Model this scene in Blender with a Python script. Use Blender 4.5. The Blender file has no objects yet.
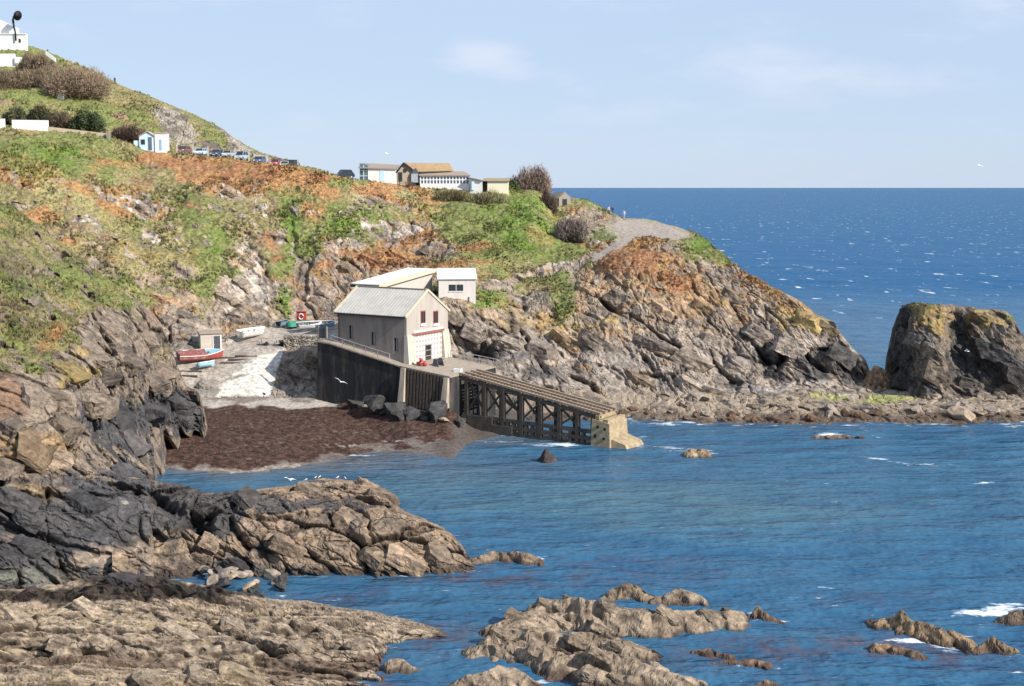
import bpy, bmesh, math, random
import numpy as np
from mathutils import Vector, Matrix

random.seed(7)
RNG = np.random.default_rng(7)
SC = bpy.context.scene
COL = SC.collection
F = 1280.0          # focal length in pixels of a 1024 px wide picture
CAM_H = 29.5        # eye height above the sea
TH = math.atan((343.0 - 187.2) / F)
CT, ST = math.cos(TH), math.sin(TH)
f32 = np.float32


def at(px, py, Y):
    """the point of the world seen at a pixel, at depth Y (works on arrays)"""
    dx = (px - 512.0) / F
    dy = -(py - 343.0) / F
    k = Y / (CT + dy * ST)
    return dx * k, Y + 0 * k, CAM_H + (-ST + dy * CT) * k


def V(px, py, Y):
    return Vector(at(px, py, Y))


def Yz(py, z):
    """depth at which the ray of row py reaches height z"""
    dy = -(py - 343.0) / F
    return (z - CAM_H) * (CT + dy * ST) / (-ST + dy * CT)


def Vz(px, py, z):
    return V(px, py, Yz(py, z))


# ------------------------------------------------------------------ noise
def _h(ix, iy, iz, seed):
    h = (ix.astype(np.uint32) * np.uint32(374761393) + iy.astype(np.uint32) * np.uint32(668265263)
         + iz.astype(np.uint32) * np.uint32(2147483647 - 58) + np.uint32((seed * 974634777) & 0xFFFFFFFF))
    h = (h ^ (h >> np.uint32(13))) * np.uint32(1274126177)
    h = (h ^ (h >> np.uint32(16))) * np.uint32(2246822519)
    return h ^ (h >> np.uint32(13))


_G = np.array([(1, 1, 0), (-1, 1, 0), (1, -1, 0), (-1, -1, 0), (1, 0, 1), (-1, 0, 1), (1, 0, -1), (-1, 0, -1),
               (0, 1, 1), (0, -1, 1), (0, 1, -1), (0, -1, -1), (1, 1, 0), (-1, 1, 0), (0, -1, 1), (0, -1, -1)], f32)


def perlin(P, seed=0):
    P = P.astype(f32)
    I = np.floor(P)
    R = P - I
    I = I.astype(np.int64)
    U = R * R * R * (R * (R * 6 - 15) + 10)
    out = np.zeros(len(P), f32)
    for cx in (0, 1):
        wx = U[:, 0] if cx else 1 - U[:, 0]
        for cy in (0, 1):
            wy = U[:, 1] if cy else 1 - U[:, 1]
            for cz in (0, 1):
                wz = U[:, 2] if cz else 1 - U[:, 2]
                g = _G[_h(I[:, 0] + cx, I[:, 1] + cy, I[:, 2] + cz, seed) & np.uint32(15)]
                d = g[:, 0] * (R[:, 0] - cx) + g[:, 1] * (R[:, 1] - cy) + g[:, 2] * (R[:, 2] - cz)
                out += wx * wy * wz * d
    return out


def fbm(P, s, octs=4, seed=0, gain=.5):
    """fractal noise, features about s metres, range about -1..1"""
    out = np.zeros(len(P), f32)
    a, q = 1.0, P / s
    for k in range(octs):
        out += a * perlin(q + 17.3 * k, seed + k)
        q = q * 2.03
        a *= gain
    return out * 1.3


def crag(P, s, seed=0, octs=4, gain=.55, stretch=None, bed=None):
    """sharp-edged broken rock: ridged noise, about -.6..6"""
    q = P / s if stretch is None else (P @ (BED if bed is None else bed)) / (s * np.array(stretch, f32))
    out = np.zeros(len(P), f32)
    a = 1.0
    for k in range(octs):
        out += a * (.45 - 1.9 * np.abs(perlin(q + 9.1 * k, seed + 3 * k)))
        q = q * 2.07
        a *= gain
    return out


def worley(P, seed=0):
    """F1, F2, random id (n,3), offset to the cell's point (n,3)"""
    P = P.astype(f32)
    I = np.floor(P).astype(np.int64)
    n = len(P)
    f1 = np.full(n, 9, f32)
    f2 = np.full(n, 9, f32)
    ident = np.zeros(n, np.uint32)
    dv = np.zeros((n, 3), f32)
    for ox in (-1, 0, 1):
        for oy in (-1, 0, 1):
            for oz in (-1, 0, 1):
                cx, cy, cz = I[:, 0] + ox, I[:, 1] + oy, I[:, 2] + oz
                h = _h(cx, cy, cz, seed)
                jx = (h & np.uint32(1023)).astype(f32) / 1023
                jy = ((h >> np.uint32(10)) & np.uint32(1023)).astype(f32) / 1023
                jz = ((h >> np.uint32(20)) & np.uint32(1023)).astype(f32) / 1023
                ex, ey, ez = P[:, 0] - cx - jx, P[:, 1] - cy - jy, P[:, 2] - cz - jz
                d = ex * ex + ey * ey + ez * ez
                near = d < f1
                f2 = np.where(near, f1, np.minimum(f2, d))
                f1 = np.where(near, d, f1)
                ident = np.where(near, h, ident)
                dv[near, 0] = ex[near]
                dv[near, 1] = ey[near]
                dv[near, 2] = ez[near]
    h2 = _h(ident.astype(np.int64), ident.astype(np.int64) >> 3, ident.astype(np.int64) >> 7, seed + 5)
    r = np.stack([(h2 & np.uint32(1023)), ((h2 >> np.uint32(10)) & np.uint32(1023)), ((h2 >> np.uint32(20)) & np.uint32(1023))], 1).astype(f32) / 1023
    return np.sqrt(f1), np.sqrt(f2), r, dv


def sstep(a, b, x):
    t = np.clip((x - a) / (b - a), 0, 1)
    return t * t * (3 - 2 * t)


def bed_frame(nx, ny, nz):
    n = Vector((nx, ny, nz)).normalized()
    a = Vector((0, 1, 0)).cross(n).normalized()
    b = n.cross(a)
    return np.array([a, b, n], f32).T     # columns: dip, strike, normal


BED = bed_frame(.66, -.25, .70)
BED_RIDGE = bed_frame(.36, -.50, .79)
BED_NEAR = bed_frame(.34, -.28, .90)
BED_SHELF = bed_frame(.16, -.40, .90)


def blocks(P, size, seed, bed=BED, aspect=(2.3, 1.25, .5), crack=.35, tilt=1.3, cw=.035, many=.3):
    """slabs of bedded rock split by joints: displacement in units of the block size, and the joints"""
    W = P + .16 * size * np.stack([perlin(P / size * .8 + 31 * k, seed + 40 + k) for k in range(3)], 1) \
        + .05 * size * np.stack([perlin(P / size * 3.1 + 13 * k, seed + 50 + k) for k in range(3)], 1)
    q = (W @ bed) / (size * np.array(aspect, f32))
    a, b, r, dv = worley(q, seed)
    hgt = (r[:, 0] - .5) + tilt * ((r[:, 1] - .5) * dv[:, 0] + (r[:, 2] - .5) * dv[:, 1] + (r[:, 0] - .5) * dv[:, 2])
    gap = np.exp(-((b - a) / cw) ** 2) * sstep(many, many + .4, r[:, 2])
    return hgt - crack * gap, gap


def strata(P, period, seed, bed, warp=.35):
    """beds of uneven thickness that weather out as ledges: ramps out, then drops back sharply"""
    s = (P @ bed)[:, 2] / period + warp * fbm(P, period * 4, 3, seed) + .25 * fbm(P, period * 1.2, 2, seed + 4)
    k = np.floor(s)
    f = s - k
    z = k.astype(np.int64)
    along = np.floor((P @ bed)[:, 0] / (period * 5) + 2 * fbm(P, period * 5, 2, seed + 8)).astype(np.int64)
    r = (_h(z, along, 0 * z, seed) & np.uint32(1023)).astype(f32) / 1023
    ramp_ = np.where(f < .86, f / .86, (1 - f) / .14) - .5
    return ramp_ * (.25 + .9 * r), sstep(.80, .93, f) * r


WL = []          # points where rock meets the sea


def joints(P, size, seed, bed, aspect=(4.0, 1.6, .5), cw=.06):
    """a net of fine cracks that follows the bedding, 0..1"""
    W = P + .25 * size * np.stack([perlin(P / size * .7 + 31 * k, seed + 40 + k) for k in range(3)], 1) \
        + .10 * size * np.stack([perlin(P / size * 2.6 + 13 * k, seed + 50 + k) for k in range(3)], 1)
    a, b, r, dv = worley((W @ bed) / (size * np.array(aspect, f32)), seed)
    return np.exp(-((b - a) / cw) ** 2) * sstep(.15, .6, r[:, 2])


# ------------------------------------------------------------------ mesh
def grid_mesh(name, P, nr, nc, col=None, mat=None, smooth=False, keep=None, attrs=None):
    idx = np.arange(nr * nc).reshape(nr, nc)
    a, b, c, d = idx[:-1, :-1].ravel(), idx[1:, :-1].ravel(), idx[1:, 1:].ravel(), idx[:-1, 1:].ravel()
    quads = np.stack([a, b, c, d], 1)
    if keep is not None:
        k = keep.ravel()
        quads = quads[k[quads].any(1)]
    return faces_mesh(name, P, quads, col, mat, smooth, attrs)


def faces_mesh(name, P, quads, col=None, mat=None, smooth=False, attrs=None, nrm=None):
    used = np.zeros(len(P), bool)
    used[quads.ravel()] = True
    remap = np.cumsum(used) - 1
    P = np.asarray(P)[used]
    quads = remap[quads]
    k = quads.shape[1]
    me = bpy.data.meshes.new(name)
    me.vertices.add(len(P))
    me.vertices.foreach_set('co', np.ascontiguousarray(P, f32).ravel())
    me.loops.add(quads.size)
    me.loops.foreach_set('vertex_index', np.ascontiguousarray(quads, np.int32).ravel())
    me.polygons.add(len(quads))
    me.polygons.foreach_set('loop_start', np.arange(0, quads.size, k, dtype=np.int32))
    me.polygons.foreach_set('loop_total', np.full(len(quads), k, np.int32))
    me.polygons.foreach_set('use_smooth', np.full(len(quads), smooth, bool))
    me.update(calc_edges=True)
    if col is not None:
        ca = me.color_attributes.new('Col', 'FLOAT_COLOR', 'POINT')
        c4 = np.ones((len(P), 4), f32)
        c4[:, :3] = col[used]
        ca.data.foreach_set('color', c4.ravel())
    for an, av in (attrs or {}).items():
        at_ = me.attributes.new(an, 'FLOAT', 'POINT')
        at_.data.foreach_set('value', np.ascontiguousarray(av[used], f32))
    if nrm is not None:
        an = me.attributes.new('Nrm', 'FLOAT_VECTOR', 'POINT')
        an.data.foreach_set('vector', np.ascontiguousarray(nrm[used], f32).ravel())
    if mat:
        me.materials.append(mat)
    o = bpy.data.objects.new(name, me)
    COL.objects.link(o)
    return o


def normals(P, nr, nc):
    G = P.reshape(nr, nc, 3)
    du = np.gradient(G, axis=1)
    dv = np.gradient(G, axis=0)
    n = np.cross(dv, du).reshape(-1, 3)
    n /= np.maximum(np.linalg.norm(n, axis=1, keepdims=True), 1e-9)
    return n


def outward(P, N, soft):
    """direction in which relief grows: off the slope on turf (soft = 1), out of the cliff towards the open water on bare rock"""
    C = np.array([0, 0, CAM_H], f32) - P
    C /= np.linalg.norm(C, axis=1, keepdims=True)
    D = N * (.30 + .70 * soft)[:, None] + C * (.85 * (1 - soft))[:, None]
    return D / np.linalg.norm(D, axis=1, keepdims=True)


def pchip(x, y, xs):
    """monotone cubic through (x, y) along axis 0"""
    x = np.asarray(x, float)
    y = np.asarray(y, float)
    h = np.diff(x)
    sh = (-1,) + (1,) * (y.ndim - 1)
    d = np.diff(y, axis=0) / h.reshape(sh)
    m = np.zeros_like(y)
    m[0], m[-1] = d[0], d[-1]
    ok = d[:-1] * d[1:] > 0
    w1, w2 = (2 * h[1:] + h[:-1]).reshape(sh), (h[1:] + 2 * h[:-1]).reshape(sh)
    with np.errstate(divide='ignore', invalid='ignore'):
        hm = (w1 + w2) / (w1 / d[:-1] + w2 / d[1:])
    m[1:-1] = np.where(ok, hm, 0)
    i = np.clip(np.searchsorted(x, xs) - 1, 0, len(x) - 2)
    t = ((xs - x[i]) / h[i]).reshape(sh)
    hh = h[i].reshape(sh)
    return ((2 * t**3 - 3 * t**2 + 1) * y[i] + (t**3 - 2 * t**2 + t) * hh * m[i] + (-2 * t**3 + 3 * t**2) * y[i + 1] + (t**3 - t**2) * hh * m[i + 1])


def patch(cols, px0, px1, du, nv, back=((12, -3), (30, -12)), nb=14, wy=1.0, wd=1.2, smooth_rows=2, left=0, right=0):
    """cols: [(px, [(py, depth), ...top to bottom])]. Returns world points, rows, cols, and pixel rows/cols of the undisplaced surface."""
    pxs = np.arange(px0, px1 + .01, du)
    if left:                      # the land goes on, coarser, beyond the picture's edge
        pxs = np.concatenate([np.arange(px0 - left, px0 - .1, 6.0), pxs])
        cols = [(px0 - left - 1, cols[0][1])] + list(cols)
    if right:
        pxs = np.concatenate([pxs, np.arange(px1 + 6, px1 + right, 6.0)])
        cols = list(cols) + [(px1 + right + 1, cols[-1][1])]
    tt = np.linspace(0, 1, nv)
    K = np.zeros((len(cols), nv, 2))
    for i, (px, pts) in enumerate(cols):
        p = np.array(pts, float)
        s = np.concatenate([[0], np.cumsum(np.abs(np.diff(p[:, 0])) * wy + np.abs(np.diff(p[:, 1])) * wd + .01)])
        s /= s[-1]
        K[i, :, 0] = np.interp(tt, s, p[:, 0])
        K[i, :, 1] = np.interp(tt, s, p[:, 1])
    G = pchip([c[0] for c in cols], K, pxs)          # ncol, nv, 2
    G = G.transpose(1, 0, 2)
    for _ in range(smooth_rows):
        G[1:-1] = .25 * G[:-2] + .5 * G[1:-1] + .25 * G[2:]
    PX = np.broadcast_to(pxs, G.shape[:2])
    x, y, z = at(PX, G[:, :, 0], G[:, :, 1])
    W = np.stack([x, y, z], 2)
    top = W[0]
    rows = []
    bk = [(0, 0)] + list(back)
    L = np.linspace(0, len(bk) - 1, nb + 1)[1:]
    for t in L[::-1]:
        i = min(int(t), len(bk) - 2)
        k = t - i
        dY = bk[i][0] * (1 - k) + bk[i + 1][0] * k
        dZ = bk[i][1] * (1 - k) + bk[i + 1][1] * k
        rows.append(top * (1 + 0 * dY) + np.stack([top[:, 0] / top[:, 1] * dY * .6, 0 * top[:, 0] + dY, 0 * top[:, 0] + dZ], 1))
    W = np.concatenate([np.array(rows), W], 0)
    PY = np.concatenate([np.repeat(G[:1, :, 0], nb, 0), G[:, :, 0]], 0)
    PX = np.broadcast_to(pxs, PY.shape)
    return W.reshape(-1, 3).astype(f32), PY.shape[0], PY.shape[1], PX.ravel().astype(f32), PY.ravel().astype(f32)


def blob(px, py, items):
    """sum of soft ellipses (cx, cy, rx, ry, strength[, angle in degrees, clockwise on the picture])"""
    out = np.zeros(len(px), f32)
    for it in items:
        cx, cy, rx, ry, s = it[:5]
        dx, dy = px - cx, py - cy
        if len(it) > 5:
            c, n = math.cos(math.radians(it[5])), math.sin(math.radians(it[5]))
            dx, dy = dx * c + dy * n, -dx * n + dy * c
        out += s * np.exp(-((dx / rx) ** 2 + (dy / ry) ** 2))
    return out


def seg_dist(px, py, line):
    d = np.full(len(px), 1e9, f32)
    for (x0, y0), (x1, y1) in zip(line[:-1], line[1:]):
        vx, vy = x1 - x0, y1 - y0
        t = np.clip(((px - x0) * vx + (py - y0) * vy) / (vx * vx + vy * vy + 1e-9), 0, 1)
        d = np.minimum(d, np.hypot(px - x0 - t * vx, py - y0 - t * vy))
    return d


def mixc(base, colr, w):
    w = np.clip(w, 0, 1)[:, None]
    return base * (1 - w) + np.asarray(colr, f32) * w


# ------------------------------------------------------------------ materials
def new_mat(name):
    m = bpy.data.materials.new(name)
    m.use_nodes = True
    nt = m.node_tree
    b = nt.nodes['Principled BSDF']
    return m, nt, b


def nd(nt, typ, **kw):
    n = nt.nodes.new(typ)
    for k, v in kw.items():
        if k.startswith('i_'):
            n.inputs[k[2:].replace('_', ' ')].default_value = v
        else:
            setattr(n, k, v)
    return n


def ground_mat(name, rough=.95, bump=.25, s1=1.6, s2=7.0, amount=.5):
    """vertex colour broken up by fine mineral noise, with a fine bump"""
    m, nt, b = new_mat(name)
    L = nt.links.new
    at_ = nd(nt, 'ShaderNodeAttribute', attribute_name='Col')
    geo = nd(nt, 'ShaderNodeNewGeometry')
    n1 = nd(nt, 'ShaderNodeTexNoise', i_Scale=s1, i_Detail=6.0, i_Roughness=.65)
    n2 = nd(nt, 'ShaderNodeTexNoise', i_Scale=s2, i_Detail=4.0, i_Roughness=.7)
    for n in (n1, n2):
        L(geo.outputs['Position'], n.inputs['Vector'])
    r1 = nd(nt, 'ShaderNodeMapRange')
    r1.inputs['From Min'].default_value, r1.inputs['From Max'].default_value = .3, .7
    r1.inputs['To Min'].default_value, r1.inputs['To Max'].default_value = 1 - amount, 1 + amount
    L(n1.outputs['Fac'], r1.inputs['Value'])
    r2 = nd(nt, 'ShaderNodeMapRange')
    r2.inputs['From Min'].default_value, r2.inputs['From Max'].default_value = .3, .7
    r2.inputs['To Min'].default_value, r2.inputs['To Max'].default_value = 1 - amount * .8, 1 + amount * .8
    L(n2.outputs['Fac'], r2.inputs['Value'])
    mul = nd(nt, 'ShaderNodeMath', operation='MULTIPLY')
    L(r1.outputs[0], mul.inputs[0]); L(r2.outputs[0], mul.inputs[1])
    vm = nd(nt, 'ShaderNodeVectorMath', operation='SCALE')
    L(at_.outputs['Color'], vm.inputs[0]); L(mul.outputs[0], vm.inputs['Scale'])
    L(vm.outputs[0], b.inputs['Base Color'])
    b.inputs['Roughness'].default_value = rough
    b.inputs['Specular IOR Level'].default_value = .2
    bp = nd(nt, 'ShaderNodeBump', i_Strength=bump, i_Distance=.25)
    ad = nd(nt, 'ShaderNodeMath', operation='ADD')
    L(n1.outputs['Fac'], ad.inputs[0]); L(n2.outputs['Fac'], ad.inputs[1])
    L(ad.outputs[0], bp.inputs['Height'])
    L(bp.outputs[0], b.inputs['Normal'])
    return m


def tag(o, label=None, cat=None, group=None, kind=None):
    if label: o['label'] = label
    if cat: o['category'] = cat
    if group: o['group'] = group
    if kind: o['kind'] = kind
    return o
# ================================================================== camera, sun, sky
cam_d = bpy.data.cameras.new('camera')
cam_d.sensor_width = 36.0
cam_d.lens = F * 36.0 / 1024.0
cam_d.clip_start = .5
cam_d.clip_end = 60000
cam = bpy.data.objects.new('camera', cam_d)
cam.location = (0, 0, CAM_H)
cam.rotation_euler = (math.pi / 2 - TH, 0, 0)
COL.objects.link(cam)
SC.camera = cam
SC.render.resolution_x, SC.render.resolution_y = 1024, 686

SUN = Vector((.68, -.48, .56)).normalized()      # towards the sun
elev = math.asin(SUN.z)
azim = math.atan2(SUN.x, SUN.y)                  # clockwise from +Y
sd = bpy.data.lights.new('sun', 'SUN')
sd.energy = 5.0
sd.angle = math.radians(.53)
sd.color = (1.0, .95, .87)
sun = bpy.data.objects.new('sun', sd)
sun.rotation_euler = SUN.to_track_quat('Z', 'Y').to_euler()
sun.location = (60, -40, 120)
COL.objects.link(sun)

w = bpy.data.worlds.new('World')
SC.world = w
w.use_nodes = True
nt = w.node_tree
L = nt.links.new
bg = nt.nodes['Background']
sky = nd(nt, 'ShaderNodeTexSky', sky_type='NISHITA', sun_disc=False)
sky.sun_elevation = elev
sky.sun_rotation = azim
sky.air_density, sky.dust_density, sky.ozone_density = 1.0, .2, 2.5
tc = nd(nt, 'ShaderNodeTexCoord')
mp = nd(nt, 'ShaderNodeMapping')
mp.inputs['Scale'].default_value = (1, 1, 3.2)
L(tc.outputs['Generated'], mp.inputs['Vector'])
n1 = nd(nt, 'ShaderNodeTexNoise', i_Scale=9.0, i_Detail=8.0, i_Roughness=.6)
n2 = nd(nt, 'ShaderNodeTexNoise', i_Scale=1.7, i_Detail=3.0)
L(mp.outputs[0], n1.inputs['Vector']); L(mp.outputs[0], n2.inputs['Vector'])
r1 = nd(nt, 'ShaderNodeMapRange', interpolation_type='SMOOTHSTEP')
r1.inputs['From Min'].default_value, r1.inputs['From Max'].default_value = .52, .95
r1.inputs['To Min'].default_value, r1.inputs['To Max'].default_value = 0, .85
prev = n1.outputs['Fac']
nrmz = nd(nt, 'ShaderNodeVectorMath', operation='NORMALIZE')
L(tc.outputs['Generated'], nrmz.inputs[0])
for cpx, cpy, cr, ca in ((486, 58, .05, .42), (520, 74, .03, .12), (800, 72, .13, .22), (690, 80, .08, .10), (985, 0, .09, .25), (360, 10, .05, .1)):   # where the larger cloud wisps hang
    dv_ = (V(cpx, cpy, 100) - Vector((0, 0, CAM_H))).normalized()
    sb_ = nd(nt, 'ShaderNodeVectorMath', operation='SUBTRACT')
    L(nrmz.outputs[0], sb_.inputs[0]); sb_.inputs[1].default_value = dv_
    ml_ = nd(nt, 'ShaderNodeVectorMath', operation='MULTIPLY')
    L(sb_.outputs[0], ml_.inputs[0]); ml_.inputs[1].default_value = (1, 1, 2.2)
    ln_ = nd(nt, 'ShaderNodeVectorMath', operation='LENGTH')
    L(ml_.outputs[0], ln_.inputs[0])
    mr_ = nd(nt, 'ShaderNodeMapRange', interpolation_type='SMOOTHSTEP')
    mr_.inputs['From Min'].default_value, mr_.inputs['From Max'].default_value = 0, cr
    mr_.inputs['To Min'].default_value, mr_.inputs['To Max'].default_value = ca, 0
    L(ln_.outputs['Value'], mr_.inputs['Value'])
    ad_ = nd(nt, 'ShaderNodeMath', operation='ADD')
    L(prev, ad_.inputs[0]); L(mr_.outputs[0], ad_.inputs[1])
    prev = ad_.outputs[0]
L(prev, r1.inputs['Value'])
r2 = nd(nt, 'ShaderNodeMapRange')
r2.inputs['From Min'].default_value, r2.inputs['From Max'].default_value = .35, .65
r2.inputs['To Min'].default_value, r2.inputs['To Max'].default_value = .72, .86
L(n2.outputs['Fac'], r2.inputs['Value'])
mix = nd(nt, 'ShaderNodeMix', data_type='RGBA')      # thin high haze over the whole sky
L(r2.outputs[0], mix.inputs['Factor'])
L(sky.outputs[0], mix.inputs['A'])
mix.inputs['B'].default_value = (4.95, 6.2, 8.2, 1)
mix2 = nd(nt, 'ShaderNodeMix', data_type='RGBA')     # faint white cloud
L(r1.outputs[0], mix2.inputs['Factor'])
L(mix.outputs['Result'], mix2.inputs['A'])
mix2.inputs['B'].default_value = (6.3, 7.0, 8.3, 1)
L(mix2.outputs['Result'], bg.inputs['Color'])
bg.inputs['Strength'].default_value = .085

SC.view_settings.view_transform = 'Standard'
SC.view_settings.look = 'None'
SC.view_settings.gamma = 1
SC.view_settings.exposure = .45
SC.render.film_transparent = False
SC.cycles.max_bounces = 5
SC.cycles.diffuse_bounces = 2
SC.cycles.glossy_bounces = 2
SC.cycles.transmission_bounces = 2
SC.cycles.use_denoising = True
# ================================================================== land
C_ = lambda *a: np.array(a, f32)
GRASS, GRASS2, GRASSD = C_(.160, .172, .058), C_(.245, .21, .098), C_(.105, .118, .048)
ORANGE, RUST, BROWN = C_(.325, .178, .078), C_(.27, .135, .068), C_(.22, .158, .092)
ROCKA, ROCKB, ROCKP = C_(.31, .248, .192), C_(.185, .155, .13), C_(.31, .215, .165)
WHITE, DARK, YEL = C_(.50, .43, .36), C_(.045, .043, .044), C_(.36, .25, .085)
BEIGE, PATHC, WEED, CONC = C_(.36, .27, .18), C_(.40, .34, .29), C_(.055, .022, .014), C_(.47, .42, .36)

M_LAND = ground_mat('cliff_ground')
M_ROCK = ground_mat('sea_worn_rock', bump=.45, s1=1.2, s2=5.5, amount=.42)
M_NEAR = ground_mat('near_rock', bump=.35, s1=2.2, s2=9.0, amount=.38)


def rock_disp(P, seed, amp=(1.5, .55, .2), sizes=(7.0, 2.4, .8), bed=BED, aspect=(2.3, 1.25, .5), crack=.35, cw=.035, many=.3):
    d = np.zeros(len(P), f32)
    gp = np.zeros(len(P), f32)
    for a, s, k in zip(amp, sizes, range(3)):
        if a == 0: continue
        h, g = blocks(P, s, seed + 11 * k, bed, aspect, crack, 1.3, cw, many)
        d += a * h
        gp = np.maximum(gp, g * (.8, .7, .3)[k])
    s = sizes[-1]
    d += .16 * s * fbm(P, s * 1.6, 4, seed + 70, .6)
    st = (P @ bed) / np.array([3.2, 2.2, .42], f32)
    d += .22 * s * fbm(st, sizes[1] * .8, 4, seed + 80, .55)
    return d, gp


def blur(d, nr, nc, n=1):
    g = d.reshape(nr, nc).copy()
    for _ in range(n):
        g[1:-1] = .25 * g[:-2] + .5 * g[1:-1] + .25 * g[2:]
        g[:, 1:-1] = .25 * g[:, :-2] + .5 * g[:, 1:-1] + .25 * g[:, 2:]
    return g.ravel()


def streak(P, s, seed, bed=BED):
    return fbm((P @ bed) / np.array([4.0, 3.0, .6], f32), s, 4, seed, .6)


# ------------------------------------------------------------------ the headland with its long grassy slope
A_COLS = [
    (-70, [(122, 222), (160, 210), (200, 200), (260, 188), (330, 172), (400, 160), (440, 150)]),
    (0,   [(128, 222), (160, 211), (200, 202), (260, 189), (330, 173), (400, 160), (440, 150)]),
    (60,  [(132, 226), (165, 213), (205, 203), (262, 190), (330, 174), (400, 160), (440, 150)]),
    (108, [(137, 229), (180, 214), (230, 200), (275, 188), (330, 175), (400, 160), (440, 150)]),
    (150, [(149, 232), (200, 215), (250, 201), (300, 186), (336, 178), (352, 174), (380, 168), (407, 162), (440, 150)]),
    (180, [(152, 232), (200, 216), (250, 202), (300, 188), (330, 180), (356, 174), (372, 170), (392, 166), (408, 162), (440, 150)]),
    (200, [(155, 232), (200, 216), (250, 202), (300, 190), (333, 181), (352, 176), (370, 170.5), (392, 166), (406, 163), (440, 150)]),
    (225, [(158, 231), (200, 218), (250, 204), (300, 192), (330, 185), (345, 179), (368, 172), (375, 170), (400, 165), (410, 162), (440, 150)]),
    (255, [(162, 230), (200, 219), (250, 206), (295, 197), (322, 191), (330, 186), (348, 177), (368, 171), (402, 164.5), (410, 162), (440, 150)]),
    (285, [(165, 229), (205, 219), (250, 208), (295, 199), (318, 194), (328, 189), (348, 177), (366, 172), (385, 169.5), (402, 165), (440, 150)]),
    (310, [(167, 229), (205, 220), (250, 209), (295, 201), (312, 198), (325, 191), (345, 178), (352, 173), (392, 168), (402, 165), (440, 150)]),
    (340, [(176, 229), (210, 221), (250, 211), (290, 202), (312, 198), (328, 189), (345, 178), (352, 172.5), (395, 167), (404, 164), (440, 150)]),
    (370, [(181, 233), (212, 224), (248, 213), (278, 204), (300, 196), (325, 187), (345, 178), (355, 172), (398, 166), (406, 163), (440, 150)]),
    (410, [(186, 238), (214, 226), (248, 214), (270, 203), (298, 186), (325, 181), (345, 177), (360, 171), (400, 165), (410, 162), (440, 150)]),
    (450, [(189, 240), (214, 227), (242, 216), (264, 201), (288, 187), (302, 178), (325, 176.5), (345, 175), (365, 171), (402, 165), (416, 161), (445, 149)]),
    (490, [(190, 241), (212, 228), (242, 216), (268, 204), (290, 190), (308, 181), (325, 179), (345, 176.5), (368, 171), (404, 165), (428, 157), (450, 147)]),
    (530, [(190, 243), (215, 228), (242, 217), (262, 210), (292, 198), (315, 189), (342, 180), (370, 173), (404, 165), (428, 157), (450, 147)]),
    (556, [(196, 250), (208, 244), (228, 228), (250, 216), (258, 212), (290, 198), (315, 189), (342, 181), (375, 173), (405, 166), (430, 157), (450, 147)]),
    (580, [(199, 252), (209, 246), (228, 230), (250, 216), (258, 211), (292, 197), (318, 188), (342, 182), (378, 173.5), (405, 167), (430, 157), (450, 147)]),
    (600, [(206, 251), (212, 248), (230, 230), (248, 216), (258, 208), (295, 195), (320, 188), (345, 182), (380, 174), (405, 168), (430, 157), (450, 147)]),
    (622, [(217, 248), (228, 234), (243, 216), (256, 205), (296, 194), (322, 187.5), (348, 181), (382, 174.5), (402, 169.5), (428, 158), (450, 147)]),
    (650, [(220, 246), (230, 232), (242, 214), (258, 204), (298, 192), (325, 186.5), (350, 181), (383, 175), (400, 170), (426, 158.5), (450, 147)]),
    (683, [(229, 235), (236, 222), (246, 211), (280, 199), (310, 190), (340, 183), (364, 179), (386, 174), (402, 168), (427, 158), (450, 147)]),
    (705, [(238, 224), (252, 212), (282, 199), (315, 189), (345, 182.5), (366, 179), (388, 174), (402, 168), (427, 158), (450, 147)]),
    (722, [(252, 214), (270, 205), (300, 194), (330, 186), (355, 181), (372, 178), (389, 173.5), (403, 168), (427, 158), (450, 147)]),
    (745, [(271, 204), (290, 197), (315, 190), (340, 184), (362, 180), (376, 178), (390, 173), (404, 167.5), (427, 158), (450, 147)]),
    (775, [(289, 196), (310, 190), (335, 185), (358, 181), (380, 178), (392, 172), (405, 167), (427, 158), (450, 147)]),
    (795, [(299, 192), (318, 188), (340, 184), (362, 181), (382, 178), (394, 172), (405, 167), (426, 158), (450, 147)]),
    (812, [(312, 188.5), (320, 187), (345, 184), (365, 181), (384, 178), (395, 172), (405, 167), (425, 158.5), (450, 147)]),
    (818, [(319, 187.5), (330, 186.5), (350, 183), (366, 181), (385, 178), (395, 172), (405, 167), (424, 159), (450, 147)]),
    (833, [(322, 187), (335, 186), (352, 183), (368, 181), (387, 178), (396, 172), (405, 167), (424, 159), (450, 147)]),
    (840, [(334, 186), (345, 184.5), (358, 182.5), (372, 181), (388, 178), (397, 172), (405, 167), (424, 159), (450, 147)]),
    (855, [(351, 184), (360, 183), (372, 181.5), (380, 180), (390, 178), (398, 172), (406, 167), (423, 159), (450, 147)]),
    (864, [(358, 183), (366, 182), (376, 181), (383, 179.5), (390, 178), (398, 172), (406, 167), (423, 159), (450, 147)]),
    (874, [(376, 184), (382, 182), (388, 180), (392, 178), (396, 175), (400, 172), (407, 166), (422, 159.5), (450, 147)]),
    (900, [(386, 184), (389, 182), (391, 180), (394, 177), (398, 174), (402, 171), (408, 166), (421, 160), (450, 147)]),
    (960, [(386, 186), (389, 184), (391, 181), (394, 177), (398, 174), (402, 171), (407, 166), (419, 161), (450, 147)]),
    (1090, [(384, 188), (387, 185), (390, 181), (393, 178), (397, 175), (401, 171), (406, 166), (417, 162), (450, 147)]),
]
P, nr, nc, PX, PY = patch(A_COLS, -70, 1090, 1.0, 330, back=((6, -.3), (26, -1.5), (60, -5), (90, -40)), nb=26, left=320, right=260)
NB = 26
isback = (np.arange(nr * nc) // nc) < NB - 6
N = normals(P, nr, nc)
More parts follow.
